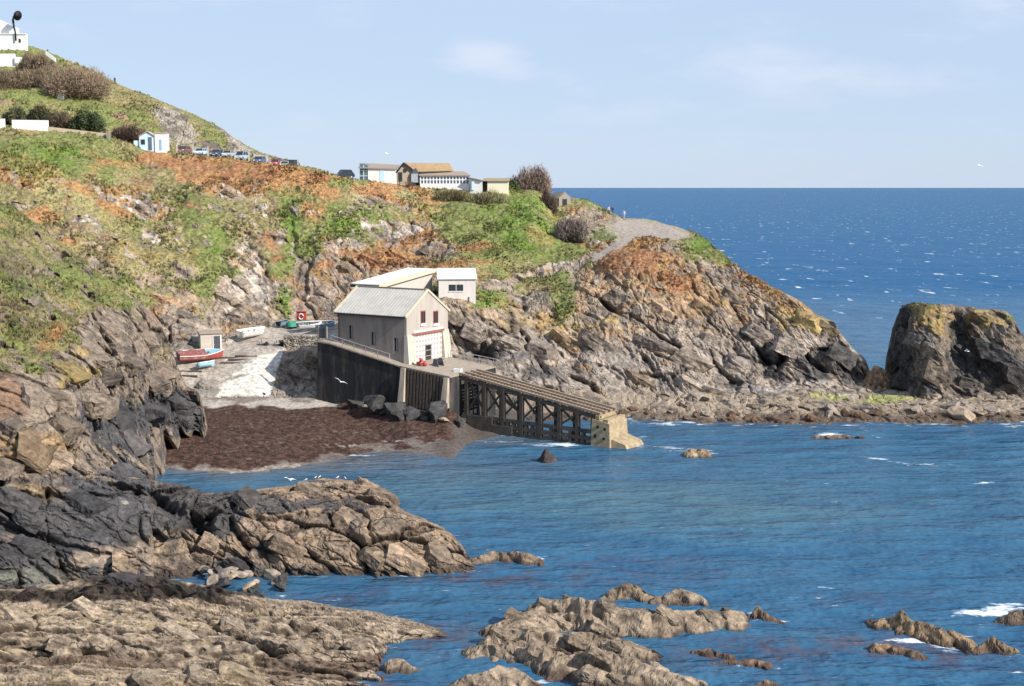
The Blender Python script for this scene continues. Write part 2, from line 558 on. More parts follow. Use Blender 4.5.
# where the bare rock starts (row of the picture, by column)
ROCKLINE = np.interp(PX, [-70, 60, 110, 150, 200, 250, 300, 350, 400, 450, 500, 540, 580, 605, 640, 690, 720, 760, 1090],
                     [420, 400, 312, 305, 300, 285, 272, 262, 262, 285, 290, 282, 262, 250, 240, 244, 262, 285, 300])
nf = fbm(P, 9, 4, 3)
nm = fbm(P, 3.2, 4, 9)
ns = fbm(P, 1.1, 3, 15)
veg = sstep(-1, 1, (ROCKLINE - PY) / 16 + 1.1 * nf + .8 * nm)
veg += blob(PX, PY, [(640, 256, 42, 13, .9), (672, 284, 34, 16, 1.0), (618, 268, 26, 10, .55), (650, 322, 22, 6, .35), (700, 246, 18, 12, 1.1), (725, 262, 20, 8, .8, 40), (770, 290, 30, 6, .6, 30),
                    (480, 296, 24, 16, .95), (565, 302, 16, 26, .8), (545, 285, 22, 12, .5), (606, 252, 30, 8, .6), (738, 312, 16, 30, .35, -30), (520, 250, 50, 30, .5),
                    (130, 300, 30, 14, .3), (205, 300, 14, 30, .6), (285, 300, 18, 24, .7), (330, 285, 30, 12, .4), (400, 265, 30, 10, .3)])
bare = .9 * np.exp(-(seg_dist(PX, PY, [(596, 256), (560, 267), (520, 277), (486, 288), (460, 299)]) / 5.0) ** 2) + blob(PX, PY, [(143, 207, 12, 16, .8, -20), (168, 226, 14, 5, .6, 40), (196, 228, 7, 5, .6), (112, 196, 16, 5, .55, 20), (228, 192, 20, 8, .7, 20), (262, 204, 8, 14, .7, -20), (240, 217, 14, 6, .5, 35),
                    (250, 268, 16, 34, .85, -15), (225, 298, 12, 28, .7), (378, 226, 22, 10, .85, 20), (408, 227, 22, 8, .7), (348, 244, 24, 10, .7), (330, 258, 30, 10, .5), (440, 250, 40, 12, .7),
                    (100, 238, 20, 8, .5, 20), (90, 260, 18, 8, .5, 25), (155, 285, 40, 18, .55), (118, 182, 10, 4, .5), (70, 208, 20, 5, .5, 15), (95, 222, 14, 6, .5, 30), (520, 258, 22, 8, .4), (548, 232, 10, 8, .6),
                    (180, 250, 12, 8, .6, 30), (150, 236, 12, 6, .6, 30), (580, 222, 22, 10, .9), (610, 216, 20, 6, .7), (170, 210, 8, 6, .6), (208, 244, 8, 4, .5), (305, 226, 10, 5, .4), (490, 243, 26, 5, .3),
                    (15, 180, 6, 14, .4), (300, 290, 12, 10, .4)])
veg += .35 * ns * sstep(225, 250, PY)
veg -= .7 * sstep(.34, .7, fbm(P, 3.6, 4, 88) + .6 * ns) * sstep(160, 190, PY) * sstep(470, 400, PX) + .6 * sstep(.1, .6, fbm(P, 3, 4, 89) + .4 * ns) * sstep(575, 600, PX)
veg = np.clip(veg - 1.25 * bare * sstep(-.55, .35, nm + .6 * ns + .3), 0, 1)
veg = sstep(.3, .7, veg)
# path and lane: smooth ground without blocks
lane = [(650, 229), (622, 242), (606, 251), (596, 258)]
lane2 = [(596, 258), (560, 266), (520, 276), (486, 287), (455, 300)]
PATHM = np.clip(sstep(6, 2.0, seg_dist(PX, PY, lane)) + blob(PX, PY, [(645, 230, 34, 8, 1.6), (628, 223, 16, 4, 1), (672, 235, 14, 4, 1)]) * sstep(244, 238, PY), 0, 1)
PATHM = np.where(PX < 590, 0, PATHM)
cliffm = 1 - veg
yard = sstep(168, 176, PX) * sstep(462, 435, PX) * sstep(0, 4, PY - np.interp(PX, [150, 200, 222, 235, 255, 300, 330, 350, 460], [350, 350, 346, 338, 327, 320, 318, 320, 330])) * sstep(0, 3, np.interp(PX, [160, 270, 285, 322, 350, 460], [398, 398, 346, 348, 350, 352]) - PY)
shore = sstep(386, 398, PY + 4 * nm) * sstep(455, 475, PX)
beachz = sstep(398, 406, PY) * sstep(465, 440, PX)
rawd, gap = rock_disp(P, 3, amp=(1.25, .50, .13), sizes=(6.5, 2.8, 1.0), aspect=(3.0, 1.7, .6), crack=.7, cw=.04, many=.1)
big = fbm(P, 22, 3, 33)
ramp = sstep(60, 68, PY - 310) * sstep(200, 215, PX) * sstep(290, 275, PX)
d_rock = rawd + .8 * big
d_veg = .55 * nf + .35 * nm + .22 * ns + .6 * big + .25 * rawd
amp = np.interp(PX, [-70, 560, 640, 830, 860, 1090], [.8, .9, 1.0, 1.0, .8, .5])
d = (cliffm * d_rock + veg * d_veg) * amp
d *= (1 - .95 * PATHM) * (1 - yard * .97) * (1 - beachz * .85)
d = d * (1 - .5 * shore) + (.35 * nm + .45 * sstep(432, 412, PY) - .5 * sstep(420, 436, PY)) * shore
top_soft = sstep(0, 7, PY - PY.reshape(nr, nc)[NB][np.arange(nr * nc) % nc])
d *= np.where((PX < 545), .15 + .85 * top_soft, .5 + .5 * top_soft)
# real clefts and overhung joints
CLEFTS = [([(514, 322), (530, 345), (546, 372)], 3.2, 3.0), ([(520, 312), (548, 338), (572, 366)], 2.0, 1.6), ([(578, 284), (600, 298), (628, 322)], 3.6, 3.2), ([(640, 322), (662, 338), (690, 352)], 2.0, 1.8),
          ([(566, 372), (590, 384), (604, 396)], 3.0, 2.6), ([(636, 350), (652, 366), (660, 384)], 3.5, 2.6), ([(778, 330), (783, 350), (776, 375)], 5, 3.2), ([(748, 330), (760, 352), (780, 366)], 2.6, 2.4),
          ([(800, 345), (812, 362), (842, 376)], 3.2, 2.4), ([(688, 290), (706, 318), (728, 345)], 1.8, 1.6), ([(728, 300), (742, 322), (760, 340)], 1.8, 1.5), ([(466, 345), (486, 352), (500, 366)], 5, 2.4), ([(843, 352), (846, 366), (840, 380)], 3, 2.0),
          ([(700, 262), (712, 282), (720, 300)], 1.6, 1.5), ([(294, 196), (290, 215), (294, 232), (298, 262)], 2.2, 1.3), ([(600, 330), (640, 346), (690, 372)], 1.6, 1.3), ([(690, 335), (720, 352), (748, 382)], 1.8, 1.5), ([(330, 256), (350, 262), (362, 272)], 2.5, 1.6),
          ([(440, 246), (470, 250), (490, 256)], 3.0, 2.0), ([(480, 320), (520, 336)], 1.6, 1.2), ([(860, 366), (872, 384)], 2.6, 1.8)]
cleft = np.zeros(len(P), f32)
wob = 2.6 * fbm(P, 4, 3, 77) + 1.5 * fbm(P, 1.4, 3, 78)
cvar = np.clip(.62 + .75 * fbm(P, 5, 3, 79) + .35 * fbm(P, 1.6, 2, 80), 0, 1.1)
for ln, wd_, dp in CLEFTS:
    sd_ = seg_dist(PX + wob, PY + wob * .7, ln)
    mx_, my_ = np.mean([q_[0] for q_ in ln]), np.mean([q_[1] for q_ in ln])
    hl = .5 * np.hypot(ln[-1][0] - ln[0][0], ln[-1][1] - ln[0][1])
    tp = 1 - .75 * np.clip(np.hypot(PX - mx_, PY - my_) / hl, 0, 1) ** 2
    k = np.exp(-(sd_ / (wd_ * .6 * (.45 + .75 * cvar * tp))) ** 2) * cvar * tp
    cleft = np.maximum(cleft, k)
    d -= dp * k
# buttresses and hollows of the sea cliff
d += cliffm * blob(PX, PY, [(797, 338, 18, 26, 1.2), (768, 360, 10, 20, -1.9), (840, 347, 12, 18, .9), (819, 366, 8, 14, -1.5), (860, 374, 8, 10, -.8), (640, 326, 26, 22, 1.3), (572, 352, 14, 30, -1.4), (604, 328, 14, 22, 1.4), (480, 352, 20, 12, -2.8), (700, 345, 22, 26, 1.2), (735, 350, 12, 26, -1.0), (525, 335, 14, 20, 1.0)])
d = blur(d, nr, nc, 1)
jn = joints(P, 2.2, 95, BED)
sa, sl = strata(P, 2.6, 97, BED)
sb_, sl2 = strata(P, .9, 98, BED)
jn = np.maximum(jn * .8, np.maximum(sl * .9, sl2 * .6))
cg = .12 * crag(P, 4.0, 81, 4, .6, (2.0, 1.2, .7)) + .14 * crag(P, 1.3, 84, 3) - .3 * jn + .75 * sa + .25 * sb_
d += cg * cliffm * (1 - PATHM) * (1 - yard * .9) * (1 - beachz * .8) * (1 - .5 * shore) * top_soft
P2 = P + outward(P, N, veg) * d[:, None]
P2[isback] = P[isback]
N2 = normals(P2, nr, nc)
# ---- colours
kg = blob(PX, PY, [(30, 150, 60, 14, 1), (60, 160, 30, 14, .7), (25, 265, 40, 30, .8), (212, 246, 24, 30, 1.0), (290, 220, 11, 60, 1.0), (340, 228, 40, 24, .8), (240, 280, 20, 20, .5), (520, 214, 46, 28, 1.2), (500, 246, 36, 20, .7), (488, 298, 22, 14, 1.2),
                   (563, 305, 16, 26, .9), (585, 236, 40, 6, 1.0), (700, 243, 16, 14, 1.6), (732, 262, 18, 8, .8, 40), (285, 296, 18, 26, 1.1), (470, 200, 40, 10, .3), (120, 165, 40, 12, .4), (140, 330, 30, 30, .5), (570, 260, 20, 8, .7), (180, 195, 20, 10, .4), (360, 215, 50, 8, .5),
                   (100, 285, 40, 15, .6), (545, 245, 24, 20, .8), (330, 185, 20, 8, .4), (205, 300, 12, 30, .6)])
ko = blob(PX, PY, [(235, 166, 75, 8, 1.05, 5), (170, 168, 50, 14, .5), (255, 190, 40, 18, .6), (275, 240, 16, 24, 1.0), (70, 172, 30, 10, .6), (190, 205, 30, 20, .5), (130, 196, 40, 14, .5), (385, 192, 52, 9, 1.2), (330, 176, 26, 6, .7), (320, 210, 14, 22, .6), (345, 255, 40, 20, 1.0),
                   (390, 270, 50, 18, 1.2), (420, 240, 30, 14, .8), (640, 256, 45, 14, 1.5), (672, 284, 38, 17, 1.4), (616, 266, 30, 12, 1.3), (760, 290, 30, 12, 1.3, 35), (790, 306, 18, 8, .8), (200, 292, 14, 14, 1.0), (240, 178, 60, 10, .6), (470, 318, 26, 8, 1.0), (310, 280, 30, 20, .8), (440, 268, 40, 10, .6),
                   (15, 215, 30, 10, .8), (150, 160, 40, 8, .6), (738, 315, 14, 30, .8, -25), (650, 322, 22, 8, .9)])
kd = blob(PX, PY, [(30, 195, 40, 20, .7), (100, 205, 50, 16, .6), (400, 210, 60, 12, .5), (130, 245, 50, 16, .5), (160, 270, 50, 10, .5), (360, 200, 40, 8, .5), (440, 196, 50, 8, .5), (555, 210, 14, 14, .6), (580, 210, 20, 5, .5), (545, 200, 16, 12, .6)])
sel = 1.15 * fbm(P, 13, 3, 62) + .4 * nm
vc = np.tile(GRASS2 * .9, (len(P), 1)).astype(f32)
vc = mixc(vc, BROWN, sstep(.1, .8, ko * .6 + fbm(P, 5, 3, 61)))
vc = mixc(vc, GRASS, sstep(.25, .75, kg + .6 * sel + .34))
vc = mixc(vc, GRASS * C_(.75, 1.0, .6), sstep(.8, 1.3, kg + .5 * fbm(P, 4, 3, 71)))
vc = mixc(vc, ORANGE, sstep(.35, .85, ko - .45 * kg + 1.0 * fbm(P, 11, 4, 21) + .0))
vc = mixc(vc, C_(.30, .215, .075), sstep(.45, .85, fbm(P, 8, 4, 23) + .3 * kd + blob(PX, PY, [(40, 180, 30, 8, .7, 20), (25, 172, 20, 6, .5)])) * .6)
vc = mixc(vc, RUST, sstep(.75, 1.3, ko - .5 * kg + .8 * fbm(P, 2.6, 3, 27)))
vc = mixc(vc, GRASS2 * 1.15, sstep(.5, .95, kd + .7 * fbm(P, 7, 3, 24)))
vc = mixc(vc, GRASSD, sstep(.35, .8, fbm(P, 3.2, 3, 29)) * .35)
vc = mixc(vc, ROCKA, sstep(.55, .8, ns) * .35)
# rock
wht = blob(PX, PY, [(143, 207, 14, 18, 1.2), (168, 226, 14, 6, 1), (112, 196, 18, 6, 1), (228, 192, 24, 12, 1.1), (262, 204, 12, 18, 1), (250, 262, 14, 40, 1.3, -15), (378, 226, 24, 10, .9), (405, 226, 20, 6, 1), (348, 244, 20, 8, .8), (232, 296, 10, 24, 1.0), (150, 232, 30, 10, .9), (100, 245, 30, 12, .7),
                    (95, 220, 30, 12, .7), (170, 250, 30, 10, .7), (285, 262, 10, 30, .6), (80, 208, 20, 6, .6), (258, 300, 14, 8, 1), (325, 250, 20, 10, .7), (545, 262, 40, 8, .6), (730, 290, 14, 30, .4, -25), (604, 236, 30, 14, .8), (430, 230, 20, 8, .6)])
pink = blob(PX, PY, [(165, 285, 30, 26, 1.2), (225, 300, 14, 20, .8), (400, 290, 60, 30, .5), (300, 290, 30, 20, .6), (625, 280, 40, 25, .7), (740, 300, 40, 30, .6), (690, 310, 40, 20, .5), (590, 225, 40, 12, 1.2), (300, 305, 30, 12, .8)])
lich = blob(PX, PY, [(770, 318, 40, 14, .55, 20), (720, 300, 40, 20, .4), (560, 318, 40, 14, .45), (806, 316, 22, 16, 1.3), (826, 326, 14, 6, 1.4), (790, 308, 24, 10, .7), (755, 285, 40, 12, .35), (530, 322, 50, 10, .5), (600, 326, 40, 10, .5), (500, 326, 60, 16, .45), (690, 300, 40, 12, .35), (640, 330, 60, 10, .4), (455, 340, 24, 10, .6), (608, 320, 10, 5, .7), (545, 300, 30, 10, .3), (640, 268, 40, 16, .4)])
greyk = sstep(318, 345, PY + 10 * nf - np.interp(PX, [450, 600, 700, 900], [8, 10, 6, 6]))
rc = np.tile(ROCKA, (len(P), 1)).astype(f32)
rc = mixc(rc, ROCKB, sstep(-.2, .7, fbm(P, 6, 4, 41)) * .8)
rc = mixc(rc, ROCKP, np.clip(pink, 0, 1) * sstep(-.5, .4, nm) * .8)
rc = mixc(rc, C_(.305, .258, .218), greyk * .75)
rc = mixc(rc, WHITE, sstep(.5, 1.05, wht + .6 * fbm(P, 1.6, 3, 43) + .25 * (PY < 300) * (PX < 560)) * .9)
rc = mixc(rc, YEL, sstep(.62, 1.1, lich + .5 * fbm(P, 2.4, 4, 45)) * .85)
rc = mixc(rc, ORANGE * .9, sstep(.4, .9, .55 * ko + .5 * fbm(P, 2.4, 3, 47)) * .6 * (1 - greyk))
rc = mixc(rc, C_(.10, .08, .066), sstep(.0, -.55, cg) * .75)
rc = mixc(rc, C_(.11, .085, .07), sstep(.2, .8, fbm(P, 3.2, 4, 49) + .1) * .55)
rc = mixc(rc, C_(.33, .20, .095), sstep(.2, .75, fbm(P, 5, 4, 50) + .3 * ns - .3 * greyk + blob(PX, PY, [(660, 285, 60, 30, .55), (740, 300, 60, 30, .5), (600, 290, 40, 30, .4)])) * .65)
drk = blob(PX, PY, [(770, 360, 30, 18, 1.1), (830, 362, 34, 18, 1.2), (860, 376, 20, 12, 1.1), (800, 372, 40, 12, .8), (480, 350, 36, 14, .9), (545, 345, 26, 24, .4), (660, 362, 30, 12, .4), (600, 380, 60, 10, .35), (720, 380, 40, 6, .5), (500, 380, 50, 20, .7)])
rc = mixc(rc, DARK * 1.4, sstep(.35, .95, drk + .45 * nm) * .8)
rc = mixc(rc, DARK, np.maximum(gap * .6, jn * .45))
rc = mixc(rc, C_(.34, .265, .195), sstep(.1, .7, streak(P, 3.0, 52)) * .55)
rc = mixc(rc, DARK * 1.9, sstep(.25, .8, streak(P, 2.0, 53)) * .4)
rc *= (1 + .3 * fbm(P, 1.5, 3, 51))[:, None]
# shore boulder bed: brown weed low down, beige stones above, a greenish bank
sb = mixc(np.tile(C_(.26, .205, .15), (len(P), 1)).astype(f32), C_(.105, .075, .055), sstep(407, 420, PY + 5 * nm - np.interp(PX, [600, 700, 1024], [-2, 2, -3])))
sb = mixc(sb, C_(.27, .27, .10), sstep(.4, .9, blob(PX, PY, [(885, 400, 40, 5, 1.2), (830, 396, 30, 5, .8)]) + .4 * ns))
sb = mixc(sb, C_(.50, .46, .43), sstep(.5, .9, blob(PX, PY, [(775, 390, 28, 4, 1.2), (740, 388, 14, 3, 1), (840, 395, 20, 3, .8), (905, 395, 30, 2.5, .8)]) + .25 * ns))
sb = mixc(sb, DARK, sstep(.45, .8, nm) * .6)
# yard, concrete ramp and beach
yc = mixc(np.tile(C_(.34, .295, .25), (len(P), 1)).astype(f32), C_(.24, .2, .165), sstep(-.2, .7, nm))
bc = np.tile(C_(.40, .365, .325), (len(P), 1)).astype(f32)
bc = mixc(bc, C_(.24, .20, .175), sstep(.05, .5, nm + .3 * ns))
col = rc * (1 - veg[:, None]) + vc * veg[:, None]
col = mixc(col, DARK * .8, cleft * .75 * (1 - veg))  # clefts darkened in colour too, painting the shade inside them
col = col * (1 - shore[:, None]) + sb * shore[:, None]
col = mixc(col, PATHC * .78, PATHM)
col = col * (1 - yard[:, None]) + yc * yard[:, None]
col = col * (1 - beachz[:, None]) + bc * beachz[:, None]
col = mixc(col, C_(.19, .15, .12), sstep(.45, .8, blob(PX, PY, [(300, 370, 26, 16, 1.3), (320, 356, 14, 10, .8)]) + .3 * nm) * .7)
band = sstep(396, 402, PY) * sstep(560, 500, PX) * sstep(290, 330, PX)
col = mixc(col, DARK * 1.5, band * .6)
rampw = blob(PX, PY, [(255, 380, 24, 22, 1.5), (240, 392, 26, 9, 1.2), (285, 352, 14, 4, 1.0, -30), (268, 362, 16, 8, .8, -40), (215, 398, 20, 6, .8)])
col = mixc(col, C_(.56, .52, .465), sstep(.45, .8, rampw + .35 * nm + .2 * ns) * yard.clip(0, 1) * .9)
col = mixc(col, C_(.20, .18, .155), sstep(.5, .8, blob(PX, PY, [(203, 386, 12, 10, 1.2), (240, 376, 24, 3, .7, -15), (215, 392, 8, 8, .7)]) + .35 * ns) * yard * .9)
WL.append(P2[(np.abs(P2[:, 2]) < .35) & (PX > 600)])
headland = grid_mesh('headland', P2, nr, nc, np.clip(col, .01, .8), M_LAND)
tag(headland, 'rocky headland with grassy slope and bare grey cliffs above the cove', 'headland', kind='structure')
HEAD = dict(P=P2, N=N2, veg=veg * (1 - PATHM) * (1 - yard) * (1 - beachz) * (1 - shore), col=col, PX=PX, PY=PY, isback=isback, nr=nr, nc=nc)

# ------------------------------------------------------------------ the hill behind the road
H_COLS = [
    (-90, [(38, 300), (70, 282), (100, 262), (125, 248), (150, 234), (180, 220)]),
    (0,   [(44, 300), (70, 282), (100, 262), (125, 247), (150, 234), (180, 220)]),
    (28,  [(46, 300), (70, 284), (100, 264), (128, 247), (152, 234), (180, 220)]),
    (60,  [(57, 298), (80, 282), (105, 264), (130, 248), (152, 235), (180, 222)]),
    (100, [(74, 294), (92, 280), (110, 266), (132, 250), (152, 236), (180, 222)]),
    (118, [(83, 291), (98, 280), (115, 266), (134, 252), (155, 238), (180, 224)]),
    (150, [(96, 286), (112, 274), (128, 262), (142, 250), (158, 239), (185, 226)]),
    (190, [(113, 281), (126, 270), (140, 258), (152, 247), (165, 238), (188, 226)]),
    (220, [(128, 277), (138, 268), (148, 258), (158, 247), (168, 239), (190, 226)]),
    (245, [(145.5, 272), (151, 264), (158, 256), (164, 247), (172, 239), (192, 226)]),
    (265, [(154, 268), (158, 262), (164, 254), (169, 246), (176, 238), (192, 226)]),
    (292, [(162, 263), (165, 256), (170, 250), (175, 244), (182, 236), (195, 226)]),
    (330, [(180, 258), (184, 252), (188, 246), (192, 240), (196, 234), (200, 226)]),
]
P, nr, nc, PX, PY = patch(H_COLS, -90, 330, 1.0, 190, left=300, back=((20, -2), (60, -12), (110, -60)), nb=14)
N = normals(P, nr, nc)
nf, nm, ns = fbm(P, 11, 4, 103), fbm(P, 3.5, 4, 109), fbm(P, 1.2, 3, 115)
outcrop = blob(PX, PY, [(172, 122, 18, 12, 1.2, 30), (186, 136, 16, 10, 1.0), (160, 112, 16, 5, .7), (238, 146, 20, 4, .8, 35), (262, 158, 26, 4, 1.0, 20), (222, 132, 16, 4, .5, 40), (150, 140, 20, 6, .5), (210, 150, 40, 6, .5)])
outcrop = sstep(.45, .8, outcrop + .4 * nm)
rd, gp = rock_disp(P, 130, amp=(.0, .9, .35), sizes=(9, 3.0, 1.1))
d = .7 * nf + .4 * nm + .25 * ns + outcrop * rd
toprow = PY.reshape(nr, nc)[14][np.arange(nr * nc) % nc]
d *= .25 + .75 * sstep(0, 12, PY - toprow)
P2 = P + N * d[:, None]
kg = blob(PX, PY, [(40, 95, 60, 14, .9), (20, 52, 40, 8, .8), (130, 110, 40, 14, .5), (90, 120, 60, 12, .4)])
kr = blob(PX, PY, [(120, 118, 16, 6, .9), (100, 134, 30, 8, .6), (150, 128, 20, 6, .5), (190, 116, 30, 8, .4), (10, 108, 20, 8, .6)])
vc = np.tile(GRASS2 * .92, (len(P), 1)).astype(f32)
vc = mixc(vc, GRASS * 1.1, sstep(-.1, .6, kg + .8 * nf + .5 * nm))
vc = mixc(vc, GRASSD, sstep(.3, .8, nm) * .7)
vc = mixc(vc, BROWN * 1.1, sstep(.4, .9, kr + .6 * fbm(P, 4, 3, 121)))
rcol = mixc(np.tile(C_(.30, .262, .215), (len(P), 1)).astype(f32), ROCKB * .8, sstep(-.1, .6, nm))
col = vc * (1 - outcrop[:, None]) + rcol * outcrop[:, None]
hill = grid_mesh('hill', P2, nr, nc, np.clip(col, .01, .8), M_LAND)
tag(hill, 'green hill with a grey rock outcrop behind the coast road', 'hill', kind='structure')
HILL = dict(P=P2, N=normals(P2, nr, nc), veg=1 - outcrop, col=col, PX=PX, PY=PY, isback=(np.arange(nr * nc) // nc) < 12, nr=nr, nc=nc)

# ------------------------------------------------------------------ the near cliff on the left
B_COLS = [
    (-80, [(150, 152), (230, 136), (300, 121), (350, 111), (366, 106), (400, 101), (450, 97.5), (480, 96), (496, 95), (540, 91), (600, 88), (640, 85)]),
    (0,   [(202, 150), (262, 133), (318, 120), (352, 112), (366, 107), (400, 103), (450, 99.5), (478, 98), (494, 96), (540, 92.5), (600, 89.5), (640, 86)]),
    (30,  [(220, 150), (275, 135), (325, 121), (352, 114), (366, 109), (402, 104), (450, 100.5), (474, 99.5), (492, 97), (540, 93.5), (600, 90), (640, 87)]),
    (60,  [(242, 151), (292, 137), (335, 123), (362, 115), (374, 110), (405, 106), (450, 102.5), (466, 101.5), (488, 98), (540, 94.5), (600, 90.5), (640, 87)]),
    (80,  [(257, 151), (300, 138), (340, 125), (366, 117), (385, 112.5), (408, 109), (440, 106), (462, 104), (484, 99), (540, 95), (595, 91), (640, 87)]),
    (110, [(280, 152), (318, 141), (350, 130), (378, 124), (405, 119), (440, 113), (470, 106), (482, 100), (520, 97), (560, 94.5), (594, 91.5), (640, 87)]),
    (128, [(293, 152), (322, 143), (352, 135), (382, 130), (405, 126), (440, 118), (472, 109), (482, 101), (520, 97.5), (560, 95), (594, 91.5), (640, 87)]),
    (150, [(311, 152), (340, 145), (362, 141), (385, 138), (415, 135), (440, 129), (468, 118), (484, 103), (520, 98), (560, 95), (594, 91.5), (640, 87)]),
    (160, [(322, 152), (350, 148), (366, 146.5), (388, 142), (414, 138), (434, 136), (452, 132.5), (468, 129), (474, 130), (482, Yz(482, -.6)), (520, Yz(520, -1.2)), (560, Yz(560, -1.2)), (640, Yz(640, -1.5))]),
    (172, [(350, 150), (358, 149), (370, 147), (388, 144), (412, 140.5), (432, 138.5), (440, 138), (446, 139), (452, 143), (480, Yz(480, -1.0)), (520, Yz(520, -1.2)), (560, Yz(560, -1.2)), (640, Yz(640, -1.5))]),
    (188, [(386, 149), (390, 148.5), (396, 148), (402, 147), (412, 144.5), (430, 142.5), (436, 142.5), (443, 147), (462, Yz(462, -.8)), (480, Yz(480, -1.0)), (520, Yz(520, -1.2)), (560, Yz(560, -1.2)), (640, Yz(640, -1.5))]),
    (199, [(392, 148), (398, 147.5), (404, 147), (412, 145.5), (424, 144.5), (432, 144.5), (438, 149), (444, Yz(444, -.5)), (462, Yz(462, -.8)), (480, Yz(480, -1.0)), (520, Yz(520, -1.2)), (560, Yz(560, -1.2)), (640, Yz(640, -1.5))]),
    (212, [(440, Yz(440, -.6)), (448, Yz(448, -.7)), (456, Yz(456, -.8)), (480, Yz(480, -1.0)), (520, Yz(520, -1.2)), (560, Yz(560, -1.2)), (640, Yz(640, -1.5))]),
    (250, [(452, Yz(452, -.8)), (460, Yz(460, -.9)), (480, Yz(480, -1.0)), (520, Yz(520, -1.2)), (560, Yz(560, -1.2)), (640, Yz(640, -1.5))]),
]
P, nr, nc, PX, PY = patch(B_COLS, -80, 235, .66, 640, left=320, back=((3, -4), (10, -22)), nb=12)
N = normals(P, nr, nc)
nf, nm, ns = fbm(P, 7, 4, 203), fbm(P, 2.4, 4, 209), fbm(P, .8, 3, 215)
toprow = PY.reshape(nr, nc)[12][np.arange(nr * nc) % nc]
lineB = np.interp(PX, [-80, 0, 20, 40, 60, 80, 100, 125, 150, 200], [372, 362, 366, 372, 345, 330, 300, 290, 300, 330])
veg = sstep(-1, 1, (lineB - PY) / 14 + 1.0 * nf + .9 * nm)
veg += blob(PX, PY, [(75, 345, 20, 8, .4), (120, 305, 16, 6, .4), (160, 345, 14, 14, .35), (30, 370, 14, 8, .5), (135, 318, 18, 8, .5), (100, 300, 20, 10, .5), (165, 350, 10, 6, .4), (60, 340, 16, 12, .5)])
veg -= .8 * sstep(.2, .6, fbm(P, 2.4, 4, 288) + .4 * ns) * sstep(215, 260, PY)
veg -= blob(PX, PY, [(60, 252, 40, 5, .7, 38), (95, 325, 14, 16, .6), (40, 268, 14, 6, .5, 30), (85, 290, 20, 6, .6, 30), (62, 310, 14, 5, .4), (28, 300, 10, 8, .3)]) * sstep(-.4, .4, ns + .5 * nm + .2)
veg = sstep(.3, .7, np.clip(veg, 0, 1))
rd, gp = rock_disp(P, 230, amp=(1.35, .5, .18), sizes=(4.6, 2.0, .75), bed=BED_NEAR, aspect=(3.0, 1.5, .5), crack=.75, cw=.05, many=.05)
slab = blob(PX, PY, [(125, 335, 60, 40, .9), (30, 400, 40, 40, .8), (120, 530, 60, 46, 1.2), (150, 440, 40, 30, .7), (160, 400, 30, 20, .5)])
d = (1 - veg) * rd * (1 - .40 * np.clip(slab, 0, 1)) + veg * (.5 * nf + .35 * nm + .2 * ns + .3 * rd)
CL = [([(55, 455), (30, 462), (0, 480)], 3.5, 1.6), ([(118, 372), (126, 392), (138, 410)], 3.2, 1.8), ([(70, 382), (62, 402), (66, 418)], 4, 1.2), ([(66, 330), (80, 340), (112, 352)], 3.5, 2.2), ([(48, 490), (46, 520), (52, 556)], 3.0, 1.6),
      ([(108, 482), (140, 492), (178, 520), (200, 548)], 3.5, 2.6), ([(0, 508), (30, 530), (46, 552)], 4, 1.5), ([(128, 405), (150, 420), (185, 424)], 2.4, .8), ([(60, 420), (100, 440), (140, 455)], 1.8, .8), ([(148, 500), (160, 540)], 1.6, .6),
      ([(0, 545), (26, 560), (60, 586)], 3, 1.2), ([(60, 560), (66, 580), (72, 596)], 3, 1.2), ([(95, 320), (110, 340), (118, 352)], 2.5, 1.4)]
cleft = np.zeros(len(P), f32)
wob = 3.0 * fbm(P, 2.5, 3, 277)
for ln, wd_, dp in CL:
    cv_ = np.clip(.65 + .8 * fbm(P, 2.2, 3, 791), 0, 1.1)
    k = np.exp(-(seg_dist(PX + wob, PY + wob * .7, ln) / (wd_ * (.35 + .65 * cv_))) ** 2) * cv_
    cleft = np.maximum(cleft, k)
    d -= dp * k
cg = .26 * crag(P, 2.6, 281, 4, .55, (2.2, 1.2, .5), BED_NEAR) + .13 * crag(P, .8, 284, 3)
jn = joints(P, 1.8, 295, BED_NEAR)
sa, sl = strata(P, 1.9, 297, BED_NEAR)
sb_, sl2 = strata(P, .65, 298, BED_NEAR)
jn = np.maximum(jn * .7, np.maximum(sl, sl2 * .6))
lf_ = 1 - .7 * blob(PX, PY, [(-10, 410, 70, 50, 1.0)]).clip(0, 1)
jn *= lf_
cg = .8 * cg + (.50 * sa + .13 * sb_) * lf_
fr_ = .85 * sstep(146, 164, PX) * sstep(424, 440, PY)
d = (1 - fr_) * (blur(d, nr, nc, 1) + (cg - .28 * jn) * (1 - veg) * (1 - .3 * np.clip(slab, 0, 1))) * (.3 + .7 * sstep(0, 10, PY - toprow))
P2 = P + outward(P, N, veg) * d[:, None]
kg = blob(PX, PY, [(30, 290, 30, 20, .6), (75, 270, 30, 16, 1.1), (15, 340, 30, 14, .6), (25, 372, 20, 8, .9), (20, 235, 30, 12, .3)])
ko = blob(PX, PY, [(45, 345, 16, 12, .9), (60, 330, 10, 12, .7), (20, 300, 20, 10, .4), (5, 260, 20, 10, .4)])
kb = blob(PX, PY, [(8, 265, 24, 22, 1.0), (15, 310, 30, 14, .7), (35, 350, 16, 10, .5)])
vc = np.tile(GRASS2 * .8, (len(P), 1)).astype(f32)
vc = mixc(vc, GRASS, sstep(.1, .6, kg + .7 * nf + .4 * nm))
vc = mixc(vc, GRASSD, sstep(.2, .8, kb * .6 + nm) * .8)
vc = mixc(vc, C_(.13, .095, .075), sstep(.4, .9, kb + .6 * fbm(P, 2, 3, 222)) * .7)
vc = mixc(vc, ORANGE, sstep(.5, .9, ko + .6 * fbm(P, 3, 3, 221)) * .9)
